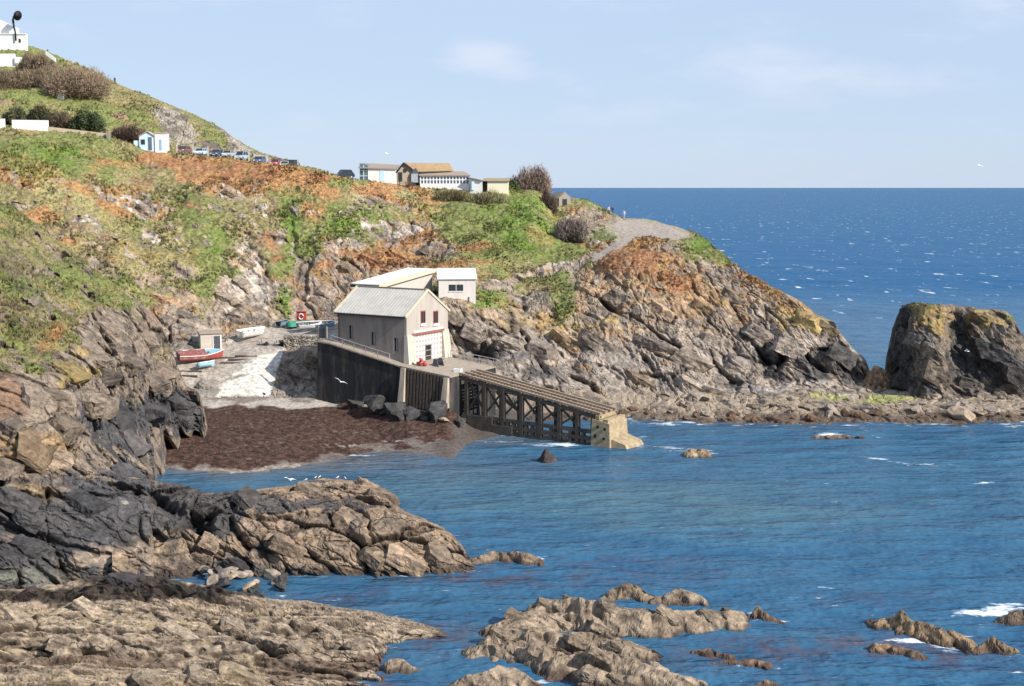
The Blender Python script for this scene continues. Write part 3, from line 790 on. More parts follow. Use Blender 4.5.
rc = np.tile(C_(.255, .198, .148), (len(P), 1)).astype(f32)
rc = mixc(rc, C_(.15, .12, .098), sstep(-.2, .5, nm) * .75)
earth = blob(PX, PY, [(8, 396, 24, 22, 1.1), (-30, 420, 40, 60, 1.0)])
rc = mixc(rc, C_(.215, .128, .082), sstep(.3, .8, earth + .35 * nm) * .85)
rc = mixc(rc, C_(.29, .19, .095), sstep(.4, .8, blob(PX, PY, [(35, 450, 50, 20, 1.1), (60, 500, 30, 14, .7), (60, 420, 10, 20, .6), (15, 490, 30, 10, .6)]) + .35 * nm) * .8)
rc = mixc(rc, C_(.36, .26, .085), sstep(.55, 1.05, blob(PX, PY, [(78, 372, 24, 7, 1.3), (90, 353, 20, 6, 1.3), (52, 352, 8, 5, .8), (62, 385, 12, 8, .7), (170, 325, 14, 8, .8), (120, 368, 20, 8, .5)]) + .6 * ns + .3 * nm) * .8)
rc = mixc(rc, C_(.20, .12, .085), sstep(.4, .9, blob(PX, PY, [(150, 315, 20, 12, 1.), (120, 345, 20, 10, .6), (80, 310, 14, 20, .8), (45, 330, 10, 20, .6)]) + .5 * nm) * .7)
rc = mixc(rc, C_(.26, .20, .15), sstep(.4, .9, blob(PX, PY, [(135, 335, 30, 26, 1.2), (160, 375, 20, 14, .8), (110, 300, 16, 10, .8), (60, 252, 40, 6, 1, 38)]) + .4 * nm) * .55)
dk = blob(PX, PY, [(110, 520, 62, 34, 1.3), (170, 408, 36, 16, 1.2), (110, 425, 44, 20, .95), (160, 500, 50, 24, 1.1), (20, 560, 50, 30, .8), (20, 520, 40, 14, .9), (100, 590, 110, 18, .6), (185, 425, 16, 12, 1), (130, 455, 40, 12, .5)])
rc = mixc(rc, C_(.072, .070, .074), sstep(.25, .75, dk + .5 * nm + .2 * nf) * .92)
rc = mixc(rc, C_(.22, .215, .17), sstep(.4, .9, blob(PX, PY, [(50, 580, 40, 12, 1), (20, 575, 30, 12, .8)]) + .3 * nm) * .5)
rc = mixc(rc, WHITE, sstep(.5, .9, ns + blob(PX, PY, [(125, 500, 14, 8, .5)]) - .3) * .35)
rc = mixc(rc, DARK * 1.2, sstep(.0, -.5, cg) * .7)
rc = mixc(rc, DARK * .7, np.maximum(np.maximum(gp * .85, cleft * .85), jn * .7))  # dark joints; the clefts get their shade painted as well
rc *= (1 + .2 * fbm(P, .9, 3, 251))[:, None]
col = rc * (1 - veg[:, None]) + vc * veg[:, None]
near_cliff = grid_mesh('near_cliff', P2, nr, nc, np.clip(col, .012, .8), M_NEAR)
tag(near_cliff, 'near cliff of dark and ochre rock with grass above on the left', 'cliff', kind='structure')
NEAR = dict(P=P2, N=normals(P2, nr, nc), veg=veg, col=col, PX=PX, PY=PY, isback=(np.arange(nr * nc) // nc) < 12, nr=nr, nc=nc)

# ------------------------------------------------------------------ the dark rock ridge that runs out into the cove
def zc(px, pts):
    return (px, [(py, Yz(py, z)) for py, z in pts])
C_COLS = [
    zc(112, [(482, 5.6), (488, 5.4), (500, 4.6), (530, 3.0), (565, 1.5), (600, -.6)]),
    zc(135, [(478, 5.4), (486, 5.2), (500, 4.5), (530, 2.9), (565, 1.3), (600, -.8)]),
    zc(160, [(481, 5.2), (488, 5.0), (505, 4.3), (532, 2.8), (565, 1.0), (600, -1)]),
    zc(190, [(487, 5.0), (493, 4.9), (508, 4.2), (534, 2.7), (564, .8), (600, -1.2)]),
    zc(215, [(491, 4.8), (497, 4.7), (512, 4.0), (536, 2.6), (564, .6), (600, -1.4)]),
    zc(240, [(490, 4.8), (498, 4.7), (514, 3.9), (540, 2.4), (568, .4), (600, -1.5)]),
    zc(285, [(486, 4.7), (496, 4.6), (514, 3.8), (544, 2.2), (574, .2), (600, -1.6)]),
    zc(330, [(478, 4.6), (490, 4.6), (512, 3.8), (544, 2.2), (574, .2), (600, -1.6)]),
    zc(365, [(482, 4.3), (494, 4.3), (514, 3.6), (544, 2.1), (573, .2), (600, -1.6)]),
    zc(388, [(489, 3.9), (501, 3.9), (517, 3.4), (545, 1.9), (572, .2), (600, -1.6)]),
    zc(398, [(505, 3.4), (513, 3.4), (525, 2.9), (548, 1.7), (572, .1), (600, -1.6)]),
    zc(425, [(520, 2.6), (527, 2.6), (538, 2.1), (554, 1.3), (571, .1), (600, -1.6)]),
    zc(450, [(533, 1.9), (539, 1.9), (547, 1.5), (558, .8), (570, .1), (600, -1.6)]),
    zc(462, [(545, 1.2), (549, 1.2), (554, .9), (561, .5), (569, .05), (600, -1.7)]),
    zc(474, [(566, -.1), (568, -.1), (572, -.2), (576, -.4), (582, -.8), (600, -1.8)]),
]
P, nr, nc, PX, PY = patch(C_COLS, 112, 474, .6, 240, back=((3, -2), (9, -9)), nb=14)
N = normals(P, nr, nc)
nf, nm, ns = fbm(P, 5, 4, 303), fbm(P, 1.8, 4, 309), fbm(P, .6, 3, 315)
rd, gp = rock_disp(P, 330, amp=(.95, .30, .10), sizes=(4.0, 1.6, .5), bed=BED_RIDGE, aspect=(3.0, 1.5, .55), crack=.8, cw=.05, many=.05)
toprow = PY.reshape(nr, nc)[14][np.arange(nr * nc) % nc]
d = rd * 1.0 + .5 * nf
cleft = np.zeros(len(P), f32)
wob = 3.0 * fbm(P, 2.0, 3, 377)
for ln, wd_, dp in [([(222, 500), (230, 520), (246, 548)], 4, 1.8), ([(140, 484), (170, 505), (205, 530)], 8, 2.2), ([(215, 505), (205, 530), (200, 545)], 8, 2.0), ([(330, 518), (352, 535), (368, 552)], 3, 1.4), ([(345, 505), (366, 520), (372, 540)], 3, 1.4),
                    ([(360, 552), (400, 540), (430, 530)], 2.6, 1.2), ([(280, 500), (290, 512), (330, 515)], 2.0, .8), ([(215, 545), (235, 556), (250, 566)], 3, 1.3), ([(340, 486), (362, 496), (390, 506)], 2.4, 1.0), ([(240, 545), (290, 556), (340, 560)], 2, .8)]:
    cv_ = np.clip(.65 + .8 * fbm(P, 2.2, 3, 791), 0, 1.1)
    k = np.exp(-(seg_dist(PX + wob, PY + wob * .7, ln) / (wd_ * (.35 + .65 * cv_))) ** 2) * cv_
    cleft = np.maximum(cleft, k)
    d -= dp * k
cg = .16 * crag(P, 2.2, 381, 4, .58, (2.6, 1.3, .55), BED_RIDGE) + .10 * crag(P, .7, 384, 3)
jn = joints(P, 1.5, 395, BED_RIDGE)
sa, sl = strata(P, 1.5, 397, BED_RIDGE)
sb_, sl2 = strata(P, .5, 398, BED_RIDGE)
jn = np.maximum(jn * .8, np.maximum(sl * .9, sl2 * .5))
cg = .8 * cg + .36 * sa + .13 * sb_
d = (blur(d, nr, nc, 1) + cg - .22 * jn) * (.35 + .65 * sstep(0, 6, PY - toprow))
P2 = P + outward(P, N, 0 * d + .12) * d[:, None]
rc = np.tile(C_(.285, .205, .14), (len(P), 1)).astype(f32)
rc = mixc(rc, C_(.165, .125, .092), sstep(-.2, .5, nm) * .75)
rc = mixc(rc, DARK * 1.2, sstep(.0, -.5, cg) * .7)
dk = blob(PX, PY, [(155, 500, 60, 26, 1.4), (215, 510, 36, 30, 1.1), (300, 500, 40, 12, .75), (270, 505, 30, 8, .6), (345, 512, 22, 14, .7), (260, 568, 60, 8, .9), (310, 482, 30, 6, .6), (360, 525, 20, 14, .6), (400, 575, 80, 5, .6), (225, 555, 30, 12, .5)])  # the two strongest blobs paint the shaded overhang; the rest is dark rock
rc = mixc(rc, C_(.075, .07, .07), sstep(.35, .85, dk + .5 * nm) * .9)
rc = mixc(rc, C_(.070, .052, .040), sstep(-.2, .5, (.60 - P2[:, 2]) * 1.3 + .4 * nm) * .9)
rc = mixc(rc, DARK * .8, np.maximum(np.maximum(gp * .75, cleft * .85), jn * .7))  # joint lines, with cleft shade put into the colour
rc *= (1 + .22 * fbm(P, .7, 3, 351))[:, None]
WL.append(P2[(np.abs(P2[:, 2]) < .25)])
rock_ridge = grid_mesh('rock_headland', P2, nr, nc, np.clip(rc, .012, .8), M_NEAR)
RIDGED = dict(P=P2, N=normals(P2, nr, nc), col=rc, PX=PX, PY=PY, isback=(np.arange(nr * nc) // nc) < 14)
tag(rock_ridge, 'dark and tan rock ridge running out from the near cliff into the cove', 'rock ridge', kind='structure')

# ------------------------------------------------------------------ the wave-cut shelf in front
def zc(px, pts):
    return (px, [(py, Yz(py, z)) for py, z in pts])
D_COLS = [
    zc(-80, [(586, 2.6), (592, 2.6), (612, 2.7), (640, 2.5), (655, 1.9), (668, 2.3), (690, 2.6), (730, 2.4)]),
    zc(0,   [(588, 2.6), (594, 2.6), (614, 2.6), (640, 2.3), (656, 1.6), (670, 2.3), (690, 2.6), (730, 2.4)]),
    zc(60,  [(584, 3.0), (592, 2.8), (614, 2.6), (642, 2.1), (658, 1.5), (668, 2.2), (690, 2.5), (730, 2.4)]),
    zc(120, [(575, 3.3), (588, 2.8), (612, 2.4), (644, 1.9), (660, 1.3), (672, 1.9), (690, 2.3), (730, 2.4)]),
    zc(180, [(582, 2.6), (592, 2.3), (614, 2.1), (645, 1.6), (664, 1.1), (674, 1.7), (690, 2.1), (730, 2.2)]),
    zc(235, [(592, 1.5), (600, 1.7), (618, 1.8), (645, 1.4), (660, .9), (668, 1.6), (690, 1.9), (730, 2.0)]),
    zc(262, [(599, .5), (605, 1.4), (620, 1.7), (645, 1.3), (664, .7), (678, 1.0), (690, 1.3), (730, 1.6)]),
    zc(300, [(602, .4), (608, 1.3), (622, 1.6), (645, 1.2), (664, .6), (678, .5), (690, .6), (730, .8)]),
    zc(340, [(607, .4), (611, 1.2), (624, 1.5), (645, 1.1), (662, .5), (678, .2), (690, .1), (730, .2)]),
    zc(375, [(612, .3), (615, 1.0), (626, 1.3), (644, .9), (658, .4), (676, .1), (690, -.1), (730, -.3)]),
    zc(390, [(616, .3), (619, .9), (628, 1.1), (642, .6), (652, .1), (668, -.3), (690, -.6), (730, -.8)]),
    zc(420, [(622, .1), (625, .6), (631, .8), (638, .35), (644, -.1), (660, -.7), (690, -1.2), (730, -1.5)]),
    zc(440, [(629, -.1), (631, .3), (634, .4), (637, .1), (642, -.4), (660, -1.2), (690, -1.6), (730, -1.8)]),
    zc(470, [(632, -.9), (634, -.9), (638, -1), (642, -1.2), (648, -1.4), (660, -1.6), (690, -2), (730, -2)]),
]
P, nr, nc, PX, PY = patch(D_COLS, -80, 470, .66, 300, left=320, back=((1.5, -1.4), (5, -5)), nb=12)
N = normals(P, nr, nc)
nf, nm, ns = fbm(P, 4, 4, 403), fbm(P, 1.5, 4, 409), fbm(P, .5, 3, 415)
rd, gp = rock_disp(P, 430, amp=(.78, .34, .08), sizes=(3.4, 1.4, .45), bed=BED_SHELF, aspect=(3.2, 1.2, .30), crack=.8, cw=.05, many=.05)
weedk = sstep(.45, .85, blob(PX, PY, [(130, 580, 60, 16, 1.3), (60, 596, 90, 8, 1.0), (230, 596, 60, 6, .9), (170, 592, 40, 8, .9), (-30, 596, 60, 8, .9)]) + .3 * nm)
endk = np.interp(PX, [380, 440], [1, .5])
d = (rd + .25 * nf) * endk + weedk * (.5 * ns + .6 * nm + .25)
cleft = np.zeros(len(P), f32)
wob = 3.0 * fbm(P, 1.4, 3, 477)
for ln, wd_, dp in [([(195, 610), (215, 626), (260, 645), (278, 655)], 3, .8), ([(150, 608), (175, 630), (205, 638)], 2.4, .6), ([(90, 630), (130, 645), (180, 645)], 2.4, .6), ([(0, 635), (20, 642), (60, 646)], 3, .7), ([(280, 610), (295, 628), (330, 640)], 2.2, .7),
                    ([(0, 652), (120, 655), (240, 660), (330, 668), (380, 672)], 3.5, .5), ([(60, 606), (90, 616), (120, 634)], 2, .5), ([(330, 640), (370, 645), (400, 640)], 2.5, .5), ([(235, 618), (250, 612), (280, 610)], 2, .5)]:
    cv_ = np.clip(.65 + .8 * fbm(P, 2.2, 3, 791), 0, 1.1)
    k = np.exp(-(seg_dist(PX + wob, PY + wob * .7, ln) / (wd_ * (.35 + .65 * cv_))) ** 2) * cv_
    cleft = np.maximum(cleft, k)
    d -= dp * k
toprow = PY.reshape(nr, nc)[12][np.arange(nr * nc) % nc]
cg = .22 * crag(P, 1.5, 481, 4, .6, (2.8, 1.0, .4), BED_SHELF) + .08 * crag(P, .45, 484, 3)
d = blur(d, nr, nc, 2)
g_ = d.reshape(nr, nc)
for _ in range(10):
    g_[:, 1:-1] = .25 * g_[:, :-2] + .5 * g_[:, 1:-1] + .25 * g_[:, 2:]
jn = joints(P, 1.3, 495, BED_SHELF, (4.0, 1.3, .4))
BED_T = bed_frame(.14, -.62, .77)
sa, sl = strata(P, 1.15, 497, BED_T)
sb_, sl2 = strata(P, .42, 498, BED_T)
jn = np.maximum(jn * .8, np.maximum(sl, sl2 * .55))
cg = .55 * cg + .42 * sa + .15 * sb_
d = (g_.ravel() + cg - .2 * jn) * (.4 + .6 * sstep(0, 6, PY - toprow))
P2 = P + outward(P, N, 0 * d + .25) * d[:, None]
rc = np.tile(C_(.33, .255, .182), (len(P), 1)).astype(f32)
rc = mixc(rc, C_(.20, .15, .108), sstep(-.1, .6, nm) * .7)
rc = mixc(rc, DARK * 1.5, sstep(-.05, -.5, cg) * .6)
rc = mixc(rc, C_(.15, .10, .068), sstep(.4, .8, blob(PX, PY, [(100, 660, 120, 8, 1.0), (280, 670, 60, 10, 1.0), (240, 630, 20, 12, .5), (350, 665, 50, 16, .9), (40, 645, 60, 5, .7)]) + .4 * nm) * .8)
rc = mixc(rc, C_(.37, .285, .185), sstep(.45, .9, blob(PX, PY, [(120, 625, 80, 8, .7), (230, 676, 40, 9, 1.1), (60, 680, 110, 6, .8), (200, 622, 40, 8, .6), (330, 620, 60, 5, .6)]) + .35 * nm) * .7)
rc = mixc(rc, C_(.19, .21, .05), sstep(.6, 1, blob(PX, PY, [(262, 618, 10, 4, 1.4)]) + .3 * ns) * .8)
rc = mixc(rc, C_(.032, .024, .020), weedk * .92)
rc = mixc(rc, C_(.085, .056, .042), sstep(.0, .5, (.38 - P2[:, 2]) * 1.6 + .35 * nm) * .9)
rc = mixc(rc, DARK * .8, np.maximum(np.maximum(gp * .75, cleft * .85), jn * .7))  # dark cracks, and painted shade along the clefts
rc *= (1 + .22 * fbm(P, .6, 3, 451))[:, None]
WL.append(P2[(np.abs(P2[:, 2]) < .25)])
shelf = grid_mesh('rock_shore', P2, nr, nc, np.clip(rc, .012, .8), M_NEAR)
SHELFD = dict(P=P2, N=normals(P2, nr, nc), col=rc, PX=PX, PY=PY, isback=(np.arange(nr * nc) // nc) < 12)
tag(shelf, 'flat tan rock shelf with dark weed along its back edge', 'rock shelf', kind='structure')

# ------------------------------------------------------------------ beach of brown weed
pb = np.arange(140, 520, 1.0)
rows = np.arange(398, 492, .6)
PX, PY = np.meshgrid(pb, rows)
shorez = np.interp(PX, [140, 230, 300, 360, 420, 455, 520], [466, 470, 464, 452, 443, 437, 430])
zz = np.interp(PY - shorez, [-70, -45, -20, 0, 10, 60], [2.6, 1.7, .75, .12, -.25, -2.2])
zz = np.minimum(zz, np.interp(PY, [398, 404, 412, 430], [2.4, 2.1, 1.55, 1.1]))
Ywall = np.interp(PX, [300, 322, 407, 455, 470], [168, 165, 156.2, 151.9, 150.6])
base_ = np.interp(PX, [300, 322, 360, 407, 455, 470], [398, 398, 400, 406, 416, 424])
Ybk = Ywall - .2 - np.maximum(PY - base_, 0) * .33
zbk = at(PX, PY, Ybk)[2]
zb2 = np.where((PX > 305) & (PX < 490), np.maximum(zz, np.where(PY > base_ - 3, zbk, zz)), zz)
zz = zz + (zb2 - zz) * sstep(482, 446, PX)
Yb = Yz(PY, zz)
x, y, z = at(PX, PY, Yb)
P = np.stack([x, y, z], 2).reshape(-1, 3).astype(f32)
PX, PY = PX.ravel(), PY.ravel()
nm, ns = fbm(P, 3.0, 4, 503), fbm(P, .7, 4, 509)
weed = sstep(.1, .5, (1 - .8 * sstep(.5, .9, blob(PX, PY, [(350, 446, 50, 2.4, .8), (400, 441, 30, 1.6, .7)]) + .5 * ns)) * sstep(403, 412, PY + 3 * nm) * sstep(8, -14, PY - shorez.ravel() + 9 * nm) * sstep(466, 436, PX + 8 * nm))
P[:, 2] += .10 * nm + weed * (.05 * np.abs(ns) + .05 * fbm(P, .3, 2, 519) + .05)
bc = mixc(np.tile(C_(.36, .32, .28), (len(P), 1)).astype(f32), C_(.19, .155, .13), sstep(-.1, .5, nm + .3 * ns))
bc = mixc(bc, C_(.10, .08, .07), sstep(-6, 6, PY - shorez.ravel() + 5 * nm) * .85 * (PX > 300))
bc = mixc(bc, C_(.072, .058, .050), sstep(425, 450, PX + 6 * nm) * .92)
bc = mixc(bc, C_(.11, .09, .08), sstep(-2, 14, PY - shorez.ravel() + 6 * nm) * .7)
wc = mixc(np.tile(C_(.062, .033, .025), (len(P), 1)).astype(f32), C_(.088, .047, .034), sstep(0, .5, ns))
wc = mixc(wc, C_(.17, .135, .11), sstep(.4, .75, fbm(P, .5, 3, 521) + .3 * nm) * .5)
wc = mixc(wc, C_(.035, .02, .015), sstep(.1, .5, -ns))
bc = bc * (1 - weed[:, None]) + wc * weed[:, None]
beach = grid_mesh('beach', P, len(rows), len(pb), np.clip(bc, .01, .8), M_NEAR)
tag(beach, 'small beach covered in red-brown seaweed below the boathouse', 'beach', kind='structure')
# ================================================================== tools for built things
def plain(name, colr, rough=.8, var=.18, scale=3.0, bump=0.0, metal=0.0, spec=.3, streaks=False, dirt_or_lit=None):
    """one paint or stone with uneven tone; dirt = (colour, amount) adds stains; on the quay wall, painted lit patches"""
    m, nt, b = new_mat(name)
    L = nt.links.new
    tc = nd(nt, 'ShaderNodeTexCoord')
    vec = tc.outputs['Object']
    if streaks:
        mp = nd(nt, 'ShaderNodeMapping')
        mp.inputs['Scale'].default_value = (1, 1, .22)
        L(vec, mp.inputs['Vector'])
        vec = mp.outputs[0]
    n = nd(nt, 'ShaderNodeTexNoise', i_Scale=scale, i_Detail=6.0, i_Roughness=.65)
    L(vec, n.inputs['Vector'])
    r = nd(nt, 'ShaderNodeMapRange')
    r.inputs['From Min'].default_value, r.inputs['From Max'].default_value = .3, .7
    r.inputs['To Min'].default_value, r.inputs['To Max'].default_value = 1 - var, 1 + var
    L(n.outputs['Fac'], r.inputs['Value'])
    vm = nd(nt, 'ShaderNodeVectorMath', operation='SCALE')
    vm.inputs[0].default_value = colr
    L(r.outputs[0], vm.inputs['Scale'])
    out = vm.outputs[0]
    if dirt_or_lit:
        n2 = nd(nt, 'ShaderNodeTexNoise', i_Scale=scale * .6, i_Detail=7.0, i_Roughness=.7)
        L(vec, n2.inputs['Vector'])
        r2 = nd(nt, 'ShaderNodeMapRange')
        r2.inputs['From Min'].default_value, r2.inputs['From Max'].default_value = .48, .68
        r2.inputs['To Min'].default_value, r2.inputs['To Max'].default_value = 0, dirt_or_lit[1]
        L(n2.outputs['Fac'], r2.inputs['Value'])
        mx = nd(nt, 'ShaderNodeMix', data_type='RGBA')
        L(r2.outputs[0], mx.inputs['Factor'])
        L(out, mx.inputs['A'])
        mx.inputs['B'].default_value = tuple(dirt_or_lit[0]) + (1,)
        out = mx.outputs['Result']
    L(out, b.inputs['Base Color'])
    b.inputs['Roughness'].default_value = rough
    b.inputs['Metallic'].default_value = metal
    b.inputs['Specular IOR Level'].default_value = spec
    if bump:
        bp = nd(nt, 'ShaderNodeBump', i_Strength=bump, i_Distance=.08)
        L(n.outputs['Fac'], bp.inputs['Height'])
        L(bp.outputs[0], b.inputs['Normal'])
    return m


class MB:
    def __init__(s):
        s.v, s.f = [], []

    def add(s, vs, fs):
        k = len(s.v)
        s.v += [tuple(p) for p in vs]
        s.f += [tuple(i + k for i in q) for q in fs]
        return s

    def hexa(s, p):                       # 4 bottom, 4 top, same winding
        return s.add(p, [(3, 2, 1, 0), (4, 5, 6, 7), (0, 1, 5, 4), (1, 2, 6, 5), (2, 3, 7, 6), (3, 0, 4, 7)])

    def box(s, x0, x1, y0, y1, z0, z1):
        return s.hexa([(x0, y0, z0), (x1, y0, z0), (x1, y1, z0), (x0, y1, z0), (x0, y0, z1), (x1, y0, z1), (x1, y1, z1), (x0, y1, z1)])

    def prism(s, poly, vec):
        n = len(poly)
        a = [Vector(p) for p in poly]
        b = [p + Vector(vec) for p in a]
        return s.add(a + b, [tuple(range(n))[::-1], tuple(range(n, 2 * n))] + [(i, (i + 1) % n, (i + 1) % n + n, i + n) for i in range(n)])

    def bar(s, p, q, w, h=None, up=(0, 0, 1)):
        p, q = Vector(p), Vector(q)
        h = h or w
        d = (q - p).normalized()
        u = Vector(up)
        if abs(d.dot(u)) > .95: u = Vector((1, 0, 0))
        a = d.cross(u).normalized() * w / 2
        c = a.cross(d).normalized() * h / 2
        return s.hexa([p - a - c, p + a - c, p + a + c, p - a + c, q - a - c, q + a - c, q + a + c, q - a + c])

    def tube(s, pts, rad, n=8, cap=True):
        pts = [Vector(p) for p in pts]
        rads = rad if isinstance(rad, (list, tuple)) else [rad] * len(pts)
        vs, fs = [], []
        for i, p in enumerate(pts):
            d = (pts[min(i + 1, len(pts) - 1)] - pts[max(i - 1, 0)]).normalized()
            u = Vector((0, 0, 1)) if abs(d.z) < .9 else Vector((1, 0, 0))
            a = d.cross(u).normalized()
            c = a.cross(d)
            for k in range(n):
                t = 2 * math.pi * k / n
                vs.append(p + (a * math.cos(t) + c * math.sin(t)) * rads[i])
        for i in range(len(pts) - 1):
            for k in range(n):
                fs.append((i * n + k, i * n + (k + 1) % n, (i + 1) * n + (k + 1) % n, (i + 1) * n + k))
        if cap:
            fs += [tuple(range(n))[::-1], tuple(range((len(pts) - 1) * n, len(pts) * n))]
        return s.add(vs, fs)

    def build(s, name, mat, parent=None, smooth=False):
        me = bpy.data.meshes.new(name)
        me.from_pydata(s.v, [], s.f)
        bm = bmesh.new()
        bm.from_mesh(me)
        bmesh.ops.recalc_face_normals(bm, faces=bm.faces)
        bm.to_mesh(me)
        bm.free()
        if smooth:
            me.polygons.foreach_set('use_smooth', [True] * len(me.polygons))
        if mat: me.materials.append(mat)
        o = bpy.data.objects.new(name, me)
        COL.objects.link(o)
        if parent: o.parent = parent
        return o


def thing(name, loc, rz, label, cat, group=None):
    o = bpy.data.objects.new(name, None)
    COL.objects.link(o)
    o.empty_display_size = .3
    o.location = loc
    o.rotation_euler = (0, 0, rz)
    return tag(o, label, cat, group)


def mat_of(loc, rz):
    return Matrix.Translation(Vector(loc)) @ Matrix.Rotation(rz, 4, 'Z')


def copy_tree(o, parent=None, name=None):
    c = o.copy()
    COL.objects.link(c)
    if parent: c.parent = parent
    for ch in list(o.children):
        copy_tree(ch, c)
    return c


EYE = Vector((0, 0, CAM_H))


def hit(px, py, p0, n):
    """where the sight line of a pixel meets a plane"""
    d = V(px, py, 100.0) - EYE
    t = (Vector(p0) - EYE).dot(n) / d.dot(n)
    return EYE + d * t


# paints and stones
WALLW = plain('white_render', (.74, .72, .68), .85, .06, 2.0)
CREAMW = plain('cream_render', (.52, .46, .38), .9, .12, 1.2, .2, dirt_or_lit=((.33, .27, .2), .6), streaks=True)
GREYW = plain('grey_render', (.275, .235, .205), .9, .14, 1.3, .25, dirt_or_lit=((.15, .125, .11), .6), streaks=True)
PALEW = plain('pale_render', (.60, .56, .51), .9, .10, 1.0, .15, dirt_or_lit=((.42, .38, .33), .4), streaks=True)
BLACKW = plain('black_weeded_wall', (.024, .024, .026), .9, .5, .9, .5, dirt_or_lit=((.12, .10, .085), .75), streaks=True)  # weed-black wall; its paler brown patches paint faintly lit stone
CONCR = plain('sea_concrete', (.36, .28, .175), .9, .25, 1.6, .45, dirt_or_lit=((.13, .095, .06), .7))
PILLAR = plain('pale_concrete', (.43, .36, .28), .9, .2, 2, .3, dirt_or_lit=((.16, .13, .10), .5), streaks=True)
TIMBER = plain('tarred_timber', (.078, .061, .049), .85, .4, 3, .3)
DECKT = plain('bleached_timber', (.29, .215, .155), .85, .25, 3, .2)
SLATE = plain('bleached_sheet_roof', (.46, .43, .39), .7, .1, 1.0, dirt_or_lit=((.36, .33, .29), .6))
ROOFW = plain('white_roof_sheet', (.80, .775, .73), .7, .05, 1.0, dirt_or_lit=((.62, .57, .5), .4))
ROOFB = plain('ochre_slates', (.30, .205, .11), .85, .2, 2.0, .2)
ROOFG = plain('dull_brown_roof', (.30, .235, .185), .85, .12, 2.0)
BARGE = plain('cream_bargeboard', (.52, .46, .33), .8, .1, 2)
GLASS = plain('dark_window_glass', (.025, .028, .032), .15, .2, 2, spec=.5)
REDP = plain('red_paint', (.42, .06, .05), .6, .12, 4)
REDW = plain('faded_red_shutter', (.27, .085, .07), .8, .2, 4)
WHITEP = plain('white_paint', (.78, .77, .75), .5, .05, 3)
BLUEP = plain('light_blue_paint', (.28, .52, .66), .5, .08, 3)
PALEB = plain('pale_blue_paint', (.50, .66, .75), .6, .06, 3)
NAVYP = plain('dark_blue_paint', (.04, .06, .10), .3, .1, 3, spec=.5)
GREENP = plain('sea_green_cover', (.035, .21, .15), .7, .12, 3)
STEEL = plain('galvanised_rail', (.42, .42, .42), .5, .15, 4, metal=.4)
BLACKP = plain('black_paint', (.016, .017, .02), .6, .15, 3)
STONE = plain('lime_rubble', (.27, .24, .205), .95, .3, 6, .6, dirt_or_lit=((.18, .16, .14), .7))
RUBBER = plain('tyre_rubber', (.02, .02, .02), .9, .1, 4)
SKIN = plain('skin', (.45, .27, .19), .7, .05, 6)
# ================================================================== old lifeboat house, quay and slip
BA = math.atan2(-.527, .85)
BO = V(407, 364, 158.0)
BM = mat_of(BO, BA)
BI = BM.inverted()
U3 = (BM.to_3x3() @ Vector((1, 0, 0)))
W3 = (BM.to_3x3() @ Vector((0, 1, 0)))
BLEN, BW = 10.95, 9.0
EAVE, RIDGE = 13.65 - BO.z, 16.45 - BO.z


def floor_z(x):                 # the walk beside the house and the slip fall towards the sea
    return -.19 * x if x < 0 else -.10 * x


def side(px, py, y=0.0):        # local point on the long wall
    return BI @ hit(px, py, BM @ Vector((0, y, 0)), W3)


def front(px, py, x=0.0):       # local point on the gable
    return BI @ hit(px, py, BM @ Vector((x, 0, 0)), U3)


house = thing('boathouse', BO, BA, 'grey rendered old lifeboat house with pale sheet roof and lattice door above the slipway', 'boathouse')
th = .35
mb = MB()
# long wall with three deep window slots
wins = []
for px, pt, pb_ in ((351.0, 325.4, 339), (373.2, 332, 345.4), (396, 337.8, 351.6)):
    a, c = side(px - 2.1, pt), side(px + 2.1, pb_)
    wins.append((a.x, c.x, c.z, a.z))
def wall_with_holes(mb, x0, x1, zb0, zb1, zt, holes, y0, y1):
    xs = x0
    bot = lambda x: zb0 + (zb1 - zb0) * (x - x0) / (x1 - x0)
    for hx0, hx1, hz0, hz1 in holes:
        mb.prism([(xs, y0, bot(xs)), (hx0, y0, bot(hx0)), (hx0, y0, zt), (xs, y0, zt)], (0, y1 - y0, 0))
        mb.prism([(hx0, y0, bot(hx0)), (hx1, y0, bot(hx1)), (hx1, y0, hz0), (hx0, y0, hz0)], (0, y1 - y0, 0))
        mb.prism([(hx0, y0, hz1), (hx1, y0, hz1), (hx1, y0, zt), (hx0, y0, zt)], (0, y1 - y0, 0))
        xs = hx1
    mb.prism([(xs, y0, bot(xs)), (x1, y0, bot(x1)), (x1, y0, zt), (xs, y0, zt)], (0, y1 - y0, 0))
wall_with_holes(mb, -BLEN, -th, floor_z(-BLEN) - .8, -.8, EAVE, wins, 0, th)
mb.prism([(-BLEN, BW - th, -.5), (-th, BW - th, -.5), (-th, BW - th, EAVE), (-BLEN, BW - th, EAVE)], (0, th, 0))
mb.prism([(-BLEN, th, -.5), (-BLEN, BW - th, -.5), (-BLEN, BW - th, EAVE), (-BLEN, BW / 2, RIDGE - .05), (-BLEN, th, EAVE)], (th, 0, 0))
mb.build('wall', GREYW, house)
for (a, c, z0, z1) in wins:
    wn = MB().box(a - .02, c + .02, .22, .26, z0 - .02, z1 + .02).build('window', GLASS, house)
    MB().box((a + c) / 2 - .03, (a + c) / 2 + .03, .18, .219, z0, z1).build('frame', WHITEP, wn)
